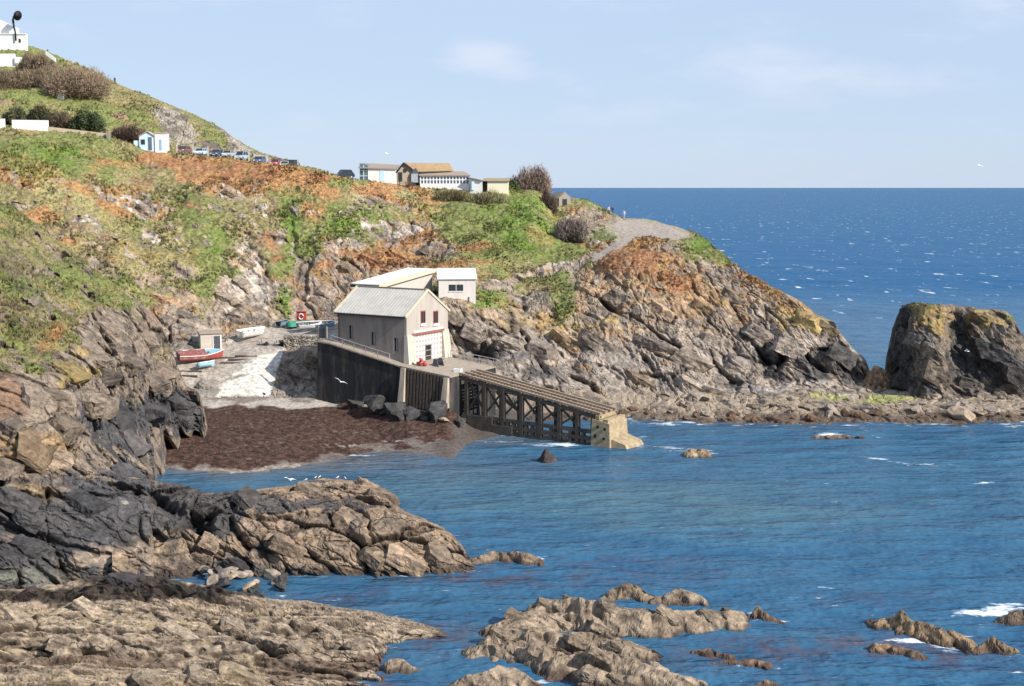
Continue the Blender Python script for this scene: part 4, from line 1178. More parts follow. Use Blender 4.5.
# gable front
g = MB()
w1 = [front(420.4, 311), front(425.4, 323)], [front(433, 311), front(438, 323)]
ZS = front(428, 332).z          # height of the beam over the boat door
g.prism([(-th, 0, ZS), (-th, BW, ZS), (-th, BW, EAVE), (-th, BW / 2, RIDGE), (-th, 0, EAVE)], (th, 0, 0))
g.build('gable_wall', plain('gable_render', (.40, .355, .31), .9, .12, 1.2, .2, dirt_or_lit=((.34, .29, .245), .5), streaks=True), house)
for s_, (ya, yb) in enumerate(((-.02, 1.35), (BW - 1.35, BW + .02))):
    out = -.28 if s_ == 0 else .28
    yo0, yo1 = (ya + out, yb) if s_ == 0 else (ya, yb + out)
    MB().hexa([(-th, yo0, -1.2), (.62, yo0, -1.2), (.62, yo1, -1.2), (-th, yo1, -1.2), (-th, ya, ZS), (.10, ya, ZS), (.10, yb, ZS), (-th, yb, ZS)]).build('buttress', CREAMW, house)
# lattice boat door
m, nt, b = new_mat('white_lattice_door')
L = nt.links.new
tc = nd(nt, 'ShaderNodeTexCoord')
mp = nd(nt, 'ShaderNodeMapping')
mp.inputs['Rotation'].default_value = (math.radians(45), 0, 0)
mp.inputs['Scale'].default_value = (0, 1, 1)
ck = nd(nt, 'ShaderNodeTexChecker', i_Scale=2.2)
ck.inputs['Color1'].default_value = (.70, .66, .62, 1)
ck.inputs['Color2'].default_value = (.40, .33, .29, 1)
L(tc.outputs['Object'], mp.inputs['Vector']); L(mp.outputs[0], ck.inputs['Vector'])
L(ck.outputs['Color'], b.inputs['Base Color'])
b.inputs['Roughness'].default_value = .8
LAT = m
dr = MB().box(-.22, -.08, 1.3, BW - 1.3, -1.2, ZS - .05).build('boat_door', LAT, house)
a, c = front(425.6, 345.2), front(431.4, 360.6)
wd = MB().box(-.079, -.045, a.y, c.y, c.z, a.z).build('window', GLASS, house)
fm = MB()
for k in range(4):
    z = c.z + (a.z - c.z) * k / 3
    fm.box(-.044, .0, a.y - .06, c.y + .06, z - .05, z + .05)
for y in (a.y, c.y):
    fm.box(-.044, -.003, y - .06, y + .06, c.z, a.z)
fm.build('frame', GREYW, wd)
MB().box(.003, .14, 1.0, BW - 1.0, ZS - .16, ZS + .12).build('lintel', plain('rusty_beam', (.26, .10, .075), .9, .3, 5), house)
MB().box(.003, .10, 1.3, BW - 1.2, ZS + .13, ZS + .42).build('door_hood', PALEW, house)
for (p, q) in w1:
    wn = MB().box(.003, .05, p.y, q.y, q.z, p.z).build('window', REDW, house)
    MB().box(.003, .16, p.y - .1, q.y + .1, q.z - .28, q.z - .005).build('sill', WALLW, wn)
    MB().box(.051, .065, p.y + .12, (p.y + q.y) / 2 - .04, q.z + .12, p.z - .12).box(.051, .065, (p.y + q.y) / 2 + .04, q.y - .12, q.z + .12, p.z - .12).build('pane', GLASS, wn)
# roof: two sheets, ribs, barge boards, gutter
def slope(y, side_):            # roof plane height
    return EAVE + (RIDGE - EAVE) * (y / (BW / 2) if side_ == 0 else (BW - y) / (BW / 2))
rf = MB()
ov = .35
for s_ in (0, 1):
    y0, y1 = (-ov, BW / 2) if s_ == 0 else (BW + ov, BW / 2)
    rf.prism([(-BLEN - .25, y0, slope(y0, s_) + .03), (-BLEN - .25, y1, slope(y1, s_) + .03), (-BLEN - .25, y1, slope(y1, s_) + .15), (-BLEN - .25, y0, slope(y0, s_) + .15)], (BLEN + .1, 0, 0))
roof = rf.build('roof', SLATE, house)
rb = MB()
for k in range(22):
    x = -BLEN - .1 + k * .5
    rb.bar((x, -ov, slope(-ov, 0) + .165), (x, BW / 2 - .15, slope(BW / 2 - .15, 0) + .165), .07, .05)
rb.build('rib', SLATE, roof)
MB().bar((-BLEN - .25, BW / 2, RIDGE + .19), (-.15, BW / 2, RIDGE + .19), .34, .12).build('ridge_cap', ROOFG, roof)
for x in (-BLEN - .36, .0):
    bb = MB()
    for s_ in (0, 1):
        y0 = -ov if s_ == 0 else BW + ov
        bb.prism([(x - .14, y0, slope(y0, s_) - .05), (x - .14, BW / 2, RIDGE - .02), (x - .14, BW / 2, RIDGE + .28), (x - .14, y0, slope(y0, s_) + .25)], (.28, 0, 0))
    bb.build('bargeboard', BARGE, roof)
gt = MB().bar((-BLEN - .2, -ov - .05, EAVE - .2), (.05, -ov - .05, EAVE - .2), .14, .14).build('gutter', BLACKP, roof)
MB().tube([(-BLEN + .2, -.12, EAVE - .25), (-BLEN + .2, -.12, floor_z(-BLEN) + .1)], .06).build('drainpipe', plain('rust_pipe', (.2, .09, .05), .8, .3, 4), house)

# ---- quay below
quay = thing('quay', BO, BA, 'black weed-stained stone quay carrying the old lifeboat house', 'quay')
YQ = -1.55
q = MB()
X0, X1 = -13.1, 7.6
zs = [(X0, floor_z(-BLEN) + .15), (-BLEN, floor_z(-BLEN)), (0, 0), (X1, floor_z(X1))]
for (xa, za), (xb, zb) in zip(zs[:-1], zs[1:]):
    q.hexa([(xa, YQ - .5, -8), (xb, YQ - .5, -8), (xb, 8.6, -8), (xa, 8.6, -8), (xa, YQ, za - .18), (xb, YQ, zb - .18), (xb, 8.6, zb - .18), (xa, 8.6, za - .18)])
q.build('wall', BLACKW, quay)
dk = MB()
for (xa, za), (xb, zb) in zip(zs[:-1], zs[1:]):
    dk.hexa([(xa, YQ - .15, za - .177), (xb, YQ - .15, zb - .177), (xb, 8.7, zb - .177), (xa, 8.7, za - .177), (xa, YQ - .15, za), (xb, YQ - .15, zb), (xb, 8.7, zb), (xa, 8.7, za)])
dk.build('walkway', plain('worn_walkway', (.30, .25, .20), .9, .25, 2, .3), quay)
for x, zt, zb in ((.75, -.25, -4.6), (7.15, -.95, -4.6)):
    MB().hexa([(x - .45, YQ - .95, zb), (x + .45, YQ - .95, zb), (x + .45, YQ - .05, zb), (x - .45, YQ - .05, zb), (x - .32, YQ - .35, zt), (x + .32, YQ - .35, zt), (x + .32, YQ, zt), (x - .32, YQ, zt)]).build('pillar', PILLAR, quay)
pk = MB()
for k in range(11):
    x = 1.5 + k * .49
    pk.hexa([(x - .16, YQ - .62, -5), (x + .16, YQ - .62, -5), (x + .16, YQ - .3, -5), (x - .16, YQ - .3, -5), (x - .16, YQ - .22, floor_z(x) - .2), (x + .16, YQ - .22, floor_z(x) - .2), (x + .16, YQ + .05, floor_z(x) - .2), (x - .16, YQ + .05, floor_z(x) - .2)])
pk.build('fender_timbers', TIMBER, quay)

def railing(name, pts, label, hgt=1.0, every=1.8, mat=STEEL, r=.045):
    o0 = Vector(pts[0])
    t = thing(name, o0, 0, label, 'railing')
    P_ = [Vector(p) - o0 for p in pts]
    for zz in (hgt, hgt * .52):
        MB().tube([p + Vector((0, 0, zz)) for p in P_], r, 6).build('handrail' if zz == hgt else 'midrail', mat, t)
    for p, q_ in zip(P_[:-1], P_[1:]):
        n = max(1, int((q_ - p).length / every))
        for k in range(n + (q_ == P_[-1])):
            c_ = p.lerp(q_, k / n)
            MB().tube([c_, c_ + Vector((0, 0, hgt))], r, 6).build('post', mat, t)
    return t
LP = lambda x, y, z=None: BM @ Vector((x, y, floor_z(x) if z is None else z))
railing('railing', [LP(-BLEN, YQ + .1), LP(-1.6, YQ + .1)], 'thin grey pipe railing along the walkway beside the boathouse long wall')
railing('railing', [LP(.9, 8.3), LP(7.5, 8.3), LP(9.6, 8.3, floor_z(7.5) - .2)], 'thin grey pipe railing at the head of the slipway beside the cliff')
# yard gate at the wall's inner end
gate = thing('yard_gate', LP(-13.0, YQ + .1), BA, 'dark panelled gate between the rubble wall and the boathouse walkway', 'gate')
MB().box(.05, 1.25, -.05, .05, .15, 1.55).build('panel', plain('weathered_gate', (.10, .10, .11), .8, .3, 4), gate)
for x in (0, 1.35):
    MB().box(x - .09, x + .09, -.09, .09, 0, 1.7).build('post', GREYW, gate)

# ---- slipway
slip = thing('slipway', BO, BA, 'derelict timber slipway on dark trestles running down to the sea', 'slipway')
SX0, SX1, SYN, SYF = 7.6, 27.0, .4, 4.5
ztoe = (BI @ V(605, 414.5, 144.4)).z
def sz(x): return floor_z(SX0) + (ztoe - floor_z(SX0)) * (x - SX0) / (SX1 - SX0)
WATER = -BO.z
pl = MB()
x = SX0 + .2
i = 0
while x < SX1:
    if random.random() > .06:
        e0, e1 = random.uniform(-.15, .1), random.uniform(-.1, .15)
        pl.hexa([(x - .13, SYN + e0, sz(x) - .12), (x + .13, SYN + e0, sz(x) - .12), (x + .13, SYF + e1, sz(x) - .12), (x - .13, SYF + e1, sz(x) - .12),
                 (x - .13, SYN + e0, sz(x)), (x + .13, SYN + e0, sz(x)), (x + .13, SYF + e1, sz(x)), (x - .13, SYF + e1, sz(x))])
    x += .48
pl.build('sleepers', DECKT, slip)
for y in (SYN + .1, SYN + 1.4, SYN + 2.7, SYF - .15):
    MB().bar((SX0, y, sz(SX0) + .12), (SX1, y, sz(SX1) + .12), .30, .22).build('rail', DECKT, slip)
for y in (SYN + .15, SYF - .15):
    MB().bar((SX0, y, sz(SX0) - .38), (SX1, y, sz(SX1) - .38), .34, .50).build('beam', TIMBER, slip)
xs = [8.6, 11.2, 13.8, 16.4, 19.0, 21.6, 24.0]
for x in xs:                       # trestle bents
    for y in (SYN + .15, SYF - .15):
        MB().box(x - .24, x + .24, y - .22, y + .22, WATER - .6, sz(x) - .14).build('post', TIMBER, slip)
    MB().box(x - .16, x + .16, SYN - .1, SYF + .1, sz(x) - .95, sz(x) - .62).build('cap_beam', TIMBER, slip)
cut = -BO.z + 2.9
for y in (SYN + .15, SYF - .15):   # long sides: braces above, a pierced wall below
    for xa, xb in zip(xs[:-1], xs[1:]):
        lo = WATER + 2.1 + (21.6 - xa) * .035
        if y < 3 and sz(xb) - .7 - lo > 1.0:
            MB().bar((xa + .2, y, lo), (xb - .2, y, sz(xb) - .75), .2, .22).build('brace', TIMBER, slip)
            MB().bar((xa + .2, y + .23, sz(xa) - .75), (xb - .2, y + .23, lo), .2, .22).build('brace', TIMBER, slip)
    if y > 3: continue
    lw = MB()
    for k, zz in enumerate((.15, .95, 1.75)):
        lw.bar((8.4 if k < 2 else 9.2, y, WATER + zz + .1), (26, y, WATER + zz - .15), .40, .40)
    x = 9.3
    while x < 26:
        if random.random() > .2:
            lw.box(x - .2, x + .2, y - .19, y + .19, WATER - .5, WATER + 1.75)
        x += .86
    lw.box(8.0, 12.4, y - .3, y + .3, WATER - .5, WATER + 2.0)
    lw.box(12.4, 15.2, y - .3, y + .3, WATER - .5, WATER + 1.1)
    lw.build('pierced_wall', plain('weeded_trestle_wall', (.075, .062, .052), .9, .4, 1.5, .4, dirt_or_lit=((.16, .13, .1), .5)), slip)
# concrete toe
tb = MB()
tb.hexa([(26.0, SYN - .45, WATER - 1), (SX1 + 1.5, SYN - .35, WATER - 1), (SX1 + 1.5, SYF + .2, WATER - 1), (26.0, SYF + .2, WATER - 1), (26.1, SYN - .35, sz(26) - .65), (SX1 + 1.3, SYN - .3, sz(SX1 + 1.4) - .65), (SX1 + 1.3, SYF + .1, sz(SX1 + 1.4) - .65), (26.1, SYF + .1, sz(26) - .65)])
tb.box(26.5, 27.0, SYN - .25, SYF, sz(26.4) - .62, sz(26.6) - .15).box(27.5, 28.1, SYN - .2, SYF, sz(27.6) - .9, sz(28) - .3)
toe = tb.build('toe_block', CONCR, slip)
for x, z in ((26.9, 2.2), (27.8, 2.0), (26.6, 1.1), (27.7, .9)):
    MB().box(x - .14, x + .14, SYN - .47, SYN - .37, WATER + z, WATER + z + .3).build('socket_shade', BLACKP, toe)  # black blocks paint the shade inside the holes of the toe
MB().hexa([(28.5, .3, WATER - 1), (31.0, .2, WATER - 1), (31.2, 4.5, WATER - 1), (28.5, 5, WATER - 1), (28.5, .5, WATER + .95), (30.2, .5, WATER + .45), (30.4, 4.2, WATER + .5), (28.5, 4.6, WATER + 1.0)]).build('toe_apron', CONCR, slip)

# things left on the quay
def on_quay(px, py, x0=3.0):
    p = hit(px, py, LP(0, 0), Vector((.1 * U3.x, .1 * U3.y, 1)))
    return p
p = on_quay(422.5, 366)
buoy = thing('mooring_buoy', p, 0, 'red plastic mooring buoy lying on the quay before the lattice door', 'buoy')
MB().tube([(-.42, 0, .05), (-.4, 0, .35), (-.22, 0, .8), (0, 0, .9)], [.25, .42, .38, .1], 12).tube([(.25, .05, .0), (.3, .05, .3), (.32, .05, .62)], [.2, .36, .12], 12).build('float', REDP, buoy, True)
MB().tube([(0, 0, .88), (.06, 0, 1.0), (.16, 0, .93)], .03, 6).build('ring', STEEL, buoy)
p = on_quay(438.5, 366)
wn = thing('winch', p, BA, 'dark iron winch standing on the quay before the lattice door', 'winch')
MB().tube([(-.1, -.5, .55), (-.1, .5, .55)], .36, 14).build('drum', BLACKP, wn)
for y in (-.62, .55):
    MB().prism([(-.55, y, 0), (.45, y, 0), (.15, y, .95), (-.3, y, .95)], (0, .08, 0)).build('cheek', plain('grey_iron', (.09, .095, .11), .6, .2, 4), wn)
MB().tube([(-.1, .62, .55), (-.1, .95, .55), (.25, .95, .9)], .04, 6).build('crank', STEEL, wn)
p = on_quay(458, 372)
cr = thing('fish_box', p, BA + .2, 'white plastic fish box at the head of the slipway', 'box')
MB().box(-.45, .45, -.3, .3, 0, .06).box(-.45, -.41, -.3, .3, .06, .42).box(.41, .45, -.3, .3, .06, .42).box(-.41, .41, -.3, -.26, .06, .42).box(-.41, .41, .26, .3, .06, .42).build('tub', WHITEP, cr)
MB().box(-.46, .46, -.32, -.302, .30, .36).box(-.46, .46, .302, .32, .30, .36).build('rim', WHITEP, cr)

# ---- the two buildings behind
def LB(x, y, z): return Vector((x, y, z - BO.z))
annex = thing('winch_house', BO, BA, 'long white roofed lean-to building behind the old lifeboat house', 'building')
y0, y1, xa, xb = 9.9, 22.7, -16.2, -12.0
zb, zc_ = 16.35 - BO.z, 17.75 - BO.z
MB().prism([(xb, y0 + .2, 10.5 - BO.z), (xb, y1 - .2, 10.5 - BO.z), (xb, y1 - .2, zc_ - .12), (xb, y0 + .2, zb - .12)], (xa - xb, 0, 0)).build('wall', plain('weathered_white_render', (.47, .43, .38), .9, .1, 1.5, dirt_or_lit=((.45, .4, .35), .4)), annex)
rr = MB().prism([(xb + .3, y0 - .3, zb - .05), (xb + .3, y1, zc_ - .02), (xb + .3, y1, zc_ + .15), (xb + .3, y0 - .3, zb + .12)], (xa - xb - .6, 0, 0)).build('roof', ROOFW, annex)
MB().prism([(xb + .305, y0 - .4, zb - .42), (xb + .305, y1 + .05, zc_ - .35), (xb + .305, y1 + .05, zc_ + .19), (xb + .305, y0 - .4, zb + .16)], (.14, 0, 0)).build('bargeboard', BARGE, rr)
MB().box(xa - .3, xb + .3, y0 - .45, y0 - .31, zb - .38, zb - .02).build('gutter', BLACKP, rr)

pA, pB = V(438.8, 302, 180.0), V(475, 300.5, 181.2)
d_ = (pB - pA); d_.z = 0
ang = math.atan2(d_.y, d_.x)
wdt = d_.length
hut = thing('store_building', pA, ang - math.radians(9), 'small white building with one wide dark window beside the lean-to', 'building')
h0, h1, dep = 3.25, 4.25, 5.2
MB().prism([(0, 0, -2), (0, dep, -2), (0, dep, h1), (0, 0, h0)], (wdt, 0, 0)).build('wall', PALEW, hut)
MB().prism([(-.2, -.25, h0 - .03), (-.2, dep + .2, h1 + .06), (-.2, dep + .2, h1 + .2), (-.2, -.25, h0 + .12)], (wdt + .4, 0, 0)).build('roof', ROOFW, hut)
wn = MB().box(1.45, 3.45, -.06, -.003, 1.55, 2.45).build('window', GLASS, hut)
MB().box(1.38, 3.52, -.1, -.061, 1.44, 1.54).box(2.42, 2.48, -.1, -.061, 1.55, 2.45).build('frame', WALLW, wn)
MB().box(4.2, 4.3, -.12, -.003, .0, .7).build('pipe', BLACKP, hut)
dr = MB().box(-.06, -.003, 1.2, 3.2, .3, 2.6).build('door', BLACKP, hut)  # black panel painting the shade of this side wall
# ================================================================== sea
ang_rows = np.concatenate([[187.62, 187.9], np.arange(188.4, 230, .5), np.arange(230, 720, .62), np.arange(722, 1100, 6)])
pxs = np.concatenate([np.arange(-1400, -60, 15), np.arange(-60, 1100, 1.25), np.arange(1100, 2600, 15)])
PX, PY = np.meshgrid(pxs, ang_rows)
Ysea = Yz(PY, 0.0)
x, y, z = at(PX, PY, Ysea)
P = np.stack([x, y, 0 * x], 2).reshape(-1, 3)
PX, PY, D = PX.ravel(), PY.ravel(), Ysea.ravel()
P32 = P.astype(f32)
q = P32.copy()
rot = np.array([[.98, .17, 0], [-.17, .98, 0], [0, 0, 1]], f32)
qa = q @ rot
qa[:, 0] *= .45                                           # crests are longer than they are wide
calm = np.interp(PY, [187, 330, 400, 460, 560, 690], [1, 1, .6, .55, .8, 1.0])
hgt = .16 * fbm(qa, 5.0, 3, 603) + .085 * fbm(qa, 1.5, 3, 609) + .035 * fbm(q, .6, 2, 613)
hgt *= calm * np.clip(160 / D, 0, 1.2)
swell = np.where(D > 200, .35 * fbm(qa, 26, 3, 621) * np.clip(1500 / D, 0, 1), 0)
P[:, 2] = hgt + swell * sstep(215, 330, D)
foamb = blob(PX, PY, [(700, 452, 18, 2.5, .9), (670, 448, 20, 2.0, .7), (830, 435, 20, 3, .9), (870, 437, 20, 1.6, .4), (640, 446, 16, 2, .6), (560, 444, 30, 2, .55), (510, 436, 30, 2, .4), (440, 437, 20, 2, .45), (420, 443, 20, 2, .35), (640, 437, 10, 2, .5),
                       (985, 613, 40, 5, 1.0), (1010, 606, 20, 3, .6), (905, 640, 24, 4, .75), (945, 645, 22, 5, .8), (980, 628, 10, 4, .5), (960, 640, 40, 3, .5), (1020, 655, 20, 3, .5), (780, 622, 18, 3, .8), (750, 614, 6, 8, .6), (690, 632, 36, 2.5, .5), (545, 560, 20, 2, .55), (510, 565, 34, 2.2, .4), (465, 556, 10, 6, .4), (455, 537, 12, 3, .4),
                       (300, 575, 16, 5, .5), (280, 590, 10, 8, .5), (545, 675, 12, 10, .6), (520, 690, 30, 6, .5), (450, 655, 24, 4, .35), (430, 585, 40, 3, .3), (760, 668, 30, 3, .4), (340, 600, 30, 3, .3), (930, 465, 40, 2, .4), (880, 460, 40, 2, .45, 10), (985, 483, 30, 2, .4),
                       (885, 380, 16, 6, .6), (240, 462, 40, 1.6, .5), (330, 456, 60, 1.8, .6), (400, 446, 34, 1.6, .6), (450, 441, 30, 1.6, .55), (360, 462, 50, 1.4, .45), (560, 446, 40, 1.5, .5), (500, 441, 30, 1.4, .5), (1020, 670, 12, 4, .6), (820, 655, 20, 3, .3), (850, 590, 60, 6, .15), (820, 600, 40, 5, .18), (890, 560, 60, 4, .12)])
# swash where the waves touch rock
wl = np.concatenate(WL, 0)
GX0, GY0, GC = -70.0, 60.0, .4
gw, gh = int(190 / GC), int(150 / GC)
G_ = np.zeros((gh, gw), f32)
ix, iy = ((wl[:, 0] - GX0) / GC).astype(int), ((wl[:, 1] - GY0) / GC).astype(int)
ok = (ix >= 0) & (ix < gw) & (iy >= 0) & (iy < gh)
G_[iy[ok], ix[ok]] = 1
def gblur(g, n):
    for _ in range(n):
        g = .25 * np.roll(g, 1, 0) + .5 * g + .25 * np.roll(g, -1, 0)
        g = .25 * np.roll(g, 1, 1) + .5 * g + .25 * np.roll(g, -1, 1)
    return g
g1, g2 = gblur(G_, 3), gblur(G_, 30)
g1, g2 = g1 / np.percentile(g1[G_ > 0], 60), g2 / np.percentile(g2[G_ > 0], 70)
sx = np.clip(((P32[:, 0] - GX0) / GC).astype(int), 0, gw - 1)
sy = np.clip(((P32[:, 1] - GY0) / GC).astype(int), 0, gh - 1)
inside = (P32[:, 0] > GX0) & (P32[:, 0] < GX0 + 189) & (P32[:, 1] > GY0) & (P32[:, 1] < GY0 + 149)
near1 = np.where(inside, g1[sy, sx], 0)
near2 = np.where(inside, g2[sy, sx], 0)
foamb = np.maximum(foamb, np.clip(near1, 0, 1) * (.42 + .35 * fbm(P32, 9, 3, 655)))
shal = blob(PX, PY, [(300, 462, 90, 9, 1.0), (400, 450, 60, 8, .9), (210, 468, 60, 8, 1.0), (500, 440, 60, 6, .6), (450, 470, 120, 14, .35)])
teal = blob(PX, PY, [(640, 500, 180, 26, .8), (420, 490, 120, 16, .6), (780, 520, 160, 20, .5), (900, 470, 120, 12, .25)])
kelp = blob(PX, PY, [(860, 645, 70, 14, .7), (740, 655, 70, 16, .75), (470, 580, 60, 8, .55), (350, 595, 60, 10, .4), (560, 580, 60, 10, .4), (450, 640, 40, 20, .5), (960, 655, 50, 14, .6), (700, 575, 90, 10, .3), (860, 600, 90, 10, .25), (310, 560, 20, 8, .5), (620, 560, 100, 8, .25), (540, 470, 60, 6, .2), (790, 690, 60, 10, .6), (400, 690, 60, 14, .5)])
m, nt, b = new_mat('sea_water')
L = nt.links.new
geo = nd(nt, 'ShaderNodeNewGeometry')
foam_a = nd(nt, 'ShaderNodeAttribute', attribute_name='foam')
shal_a = nd(nt, 'ShaderNodeAttribute', attribute_name='shallow')
teal_a = nd(nt, 'ShaderNodeAttribute', attribute_name='teal')
kelp_a = nd(nt, 'ShaderNodeAttribute', attribute_name='kelp')
far_a = nd(nt, 'ShaderNodeAttribute', attribute_name='far')
mp = nd(nt, 'ShaderNodeMapping')
mp.inputs['Rotation'].default_value = (0, 0, math.radians(5))
mp.inputs['Scale'].default_value = (.36, 1, 1)
L(geo.outputs['Position'], mp.inputs['Vector'])
w1 = nd(nt, 'ShaderNodeTexNoise', i_Scale=1.25, i_Detail=3.0, i_Roughness=.5)
w2 = nd(nt, 'ShaderNodeTexNoise', i_Scale=.3, i_Detail=4.0, i_Roughness=.55)
w3 = nd(nt, 'ShaderNodeTexNoise', i_Scale=.018, i_Detail=5.0, i_Roughness=.6)
for n in (w1, w2, w3):
    L(mp.outputs[0], n.inputs['Vector'])
# body colour of the water
def ramp(fac, a, bb, lo, hi):
    r = nd(nt, 'ShaderNodeMapRange')
    r.inputs['From Min'].default_value, r.inputs['From Max'].default_value = a, bb
    r.inputs['To Min'].default_value, r.inputs['To Max'].default_value = lo, hi
    L(fac, r.inputs['Value'])
    return r.outputs[0]
def mixn(fac, a, bb):
    x_ = nd(nt, 'ShaderNodeMix', data_type='RGBA')
    L(fac, x_.inputs['Factor'])
    for s, v in (('A', a), ('B', bb)):
        if isinstance(v, tuple): x_.inputs[s].default_value = v + (1,)
        else: L(v, x_.inputs[s])
    return x_.outputs['Result']
c = mixn(ramp(w2.outputs['Fac'], .35, .65, 0, 1), (.027, .084, .150), (.046, .122, .190))
c = mixn(ramp(w3.outputs['Fac'], .35, .68, 0, .6), c, (.024, .104, .215))
c = mixn(ramp(far_a.outputs['Fac'], 0, 1, 0, .85), c, (.016, .092, .212))
def mulm(a, bb):
    x_ = nd(nt, 'ShaderNodeMath', operation='MULTIPLY', use_clamp=True)
    L(a, x_.inputs[0]); L(bb, x_.inputs[1])
    return x_.outputs[0]
kn = nd(nt, 'ShaderNodeTexNoise', i_Scale=.45, i_Detail=5.0, i_Roughness=.6)
L(geo.outputs['Position'], kn.inputs['Vector'])
c = mixn(mulm(teal_a.outputs['Fac'], ramp(w2.outputs['Fac'], .3, .7, .4, 1.1)), c, (.070, .140, .178))
c = mixn(mulm(kelp_a.outputs['Fac'], ramp(kn.outputs['Fac'], .42, .6, 0, 1)), c, (.075, .062, .085))
c = mixn(mulm(shal_a.outputs['Fac'], ramp(kn.outputs['Fac'], .3, .6, .5, 1)), c, (.12, .115, .115))
# foam: broken lace where the sea meets rock, and white caps far out
fn = nd(nt, 'ShaderNodeTexNoise', i_Scale=1.1, i_Detail=8.0, i_Roughness=.72)
L(mp.outputs[0], fn.inputs['Vector'])
ad = nd(nt, 'ShaderNodeMath', operation='ADD')
L(foam_a.outputs['Fac'], ad.inputs[0]); L(ramp(fn.outputs['Fac'], .25, .75, -.85, .75), ad.inputs[1])
f_near = ramp(ad.outputs[0], .45, .85, 0, 1)
cp = nd(nt, 'ShaderNodeMapping')
cp.inputs['Rotation'].default_value = (0, 0, math.radians(-4))
cp.inputs['Scale'].default_value = (.22, .075, 1)
L(geo.outputs['Position'], cp.inputs['Vector'])
cn = nd(nt, 'ShaderNodeTexNoise', i_Scale=1.0, i_Detail=4.0, i_Roughness=.62)
L(cp.outputs[0], cn.inputs['Vector'])
cap = mulm(ramp(cn.outputs['Fac'], .635, .70, 0, .85), far_a.outputs['Fac'])
mxx = nd(nt, 'ShaderNodeMath', operation='MAXIMUM', use_clamp=True)
L(f_near, mxx.inputs[0]); L(cap, mxx.inputs[1])
c = mixn(mxx.outputs[0], c, (.75, .78, .80))
L(c, b.inputs['Base Color'])
b.inputs['IOR'].default_value = 1.333
L(ramp(mxx.outputs[0], 0, 1, .24, .8), b.inputs['Roughness'])
L(ramp(far_a.outputs['Fac'], 0, 1, .10, .004), b.inputs['Specular IOR Level'])      # open sea: wave slopes too small to see break up the mirror of the sky
bp1 = nd(nt, 'ShaderNodeBump', i_Strength=.8, i_Distance=.4)
bp2 = nd(nt, 'ShaderNodeBump', i_Strength=.8, i_Distance=2.2)
L(w1.outputs['Fac'], bp1.inputs['Height'])
L(w2.outputs['Fac'], bp2.inputs['Height'])
L(bp2.outputs[0], bp1.inputs['Normal'])
L(bp1.outputs[0], b.inputs['Normal'])
far = sstep(230, 380, D).astype(f32)
sea = grid_mesh('sea', P, len(ang_rows), len(pxs), None, m, smooth=True,
                attrs=dict(foam=np.clip(foamb, 0, 1.2), shallow=np.clip(shal, 0, 1), teal=np.clip(teal, 0, 1), kelp=np.clip(1.25 * kelp + .55 * np.clip(near2, 0, 1.2), 0, 1), far=far))
tag(sea, 'choppy blue sea filling the cove and reaching the horizon', 'sea', kind='structure')
# ================================================================== stack, islets, boulders
E_COLS = [
    (884, [(394, 192), (396, 190), (398, 187), (400, 184), (404, 177), (412, 170)]),
    (888, [(364, 195), (374, 193), (388, 190), (398, 186), (403, 178), (412, 170)]),
    (892, [(336, 195), (350, 193), (380, 190), (397, 184), (403, 177), (412, 170)]),
    (897, [(316, 194), (330, 191), (370, 188), (395, 182), (402, 176), (412, 170)]),
    (905, [(305, 190), (325, 187), (360, 183.5), (392, 179), (401, 174.5), (412, 170)]),
    (916, [(303, 183), (320, 180.5), (350, 177.5), (388, 175), (400, 173), (412, 170)]),
    (926, [(303.5, 182), (318, 178.5), (345, 175), (385, 173.2), (400, 172), (412, 170)]),
    (940, [(305, 181), (318, 177.5), (345, 174.5), (385, 172.8), (400, 171.6), (412, 170)]),
    (947, [(305.5, 184), (318, 183), (345, 178.5), (385, 173), (400, 171.5), (412, 170)]),
    (954, [(306, 187), (320, 186), (345, 182.5), (380, 175.8), (398, 172), (412, 170)]),
    (964, [(306, 188), (320, 185), (350, 182.5), (380, 178), (398, 172.4), (412, 170)]),
    (975, [(307.5, 187), (318, 181.5), (345, 181), (382, 177.5), (398, 172.5), (412, 170)]),
    (990, [(309, 187), (322, 180.5), (350, 178.5), (388, 176.5), (400, 172.4), (412, 170)]),
    (1005, [(311.5, 187), (330, 180), (360, 176.5), (392, 175.5), (400, 172.2), (412, 170)]),
    (1014, [(318, 187), (335, 180.5), (362, 176.2), (392, 174.5), (400, 172), (412, 170)]),
    (1021, [(332, 187), (345, 181.5), (368, 176.4), (392, 174), (400, 172), (412, 170)]),
    (1040, [(346, 187), (358, 182), (375, 177), (393, 174), (400, 172), (412, 170)]),
    (1066, [(375, 186), (382, 182), (390, 178), (396, 174.5), (402, 172), (412, 170)]),
]
P, nr, nc, PX, PY = patch(E_COLS, 884, 1066, .66, 190, back=((3, -1.0), (7, -5), (10, -16)), nb=26, smooth_rows=1)
N = normals(P, nr, nc)
nf, nm, ns = fbm(P, 6, 4, 703), fbm(P, 2.2, 4, 709), fbm(P, .8, 3, 715)
rd, gp = rock_disp(P, 730, amp=(.9, .42, .18), sizes=(4.5, 2.0, .8), aspect=(2.6, 1.3, .5))
d = rd + .5 * nf
toprow = PY.reshape(nr, nc)[26][np.arange(nr * nc) % nc]
sa, sl = strata(P, 2.2, 797, BED)
cg = .16 * crag(P, 3.2, 781, 4, .55, (1.9, 1.2, .6)) + .14 * crag(P, 1.1, 784, 3) + .6 * sa
d = (blur(d, nr, nc, 1) + cg) * (.4 + .6 * sstep(0, 5, PY - toprow))
P2 = P + outward(P, N, 0 * d + .12) * d[:, None]
rc = np.tile(C_(.19, .148, .112), (len(P), 1)).astype(f32)
rc = mixc(rc, DARK * 1.2, sstep(.0, -.55, cg) * .7)
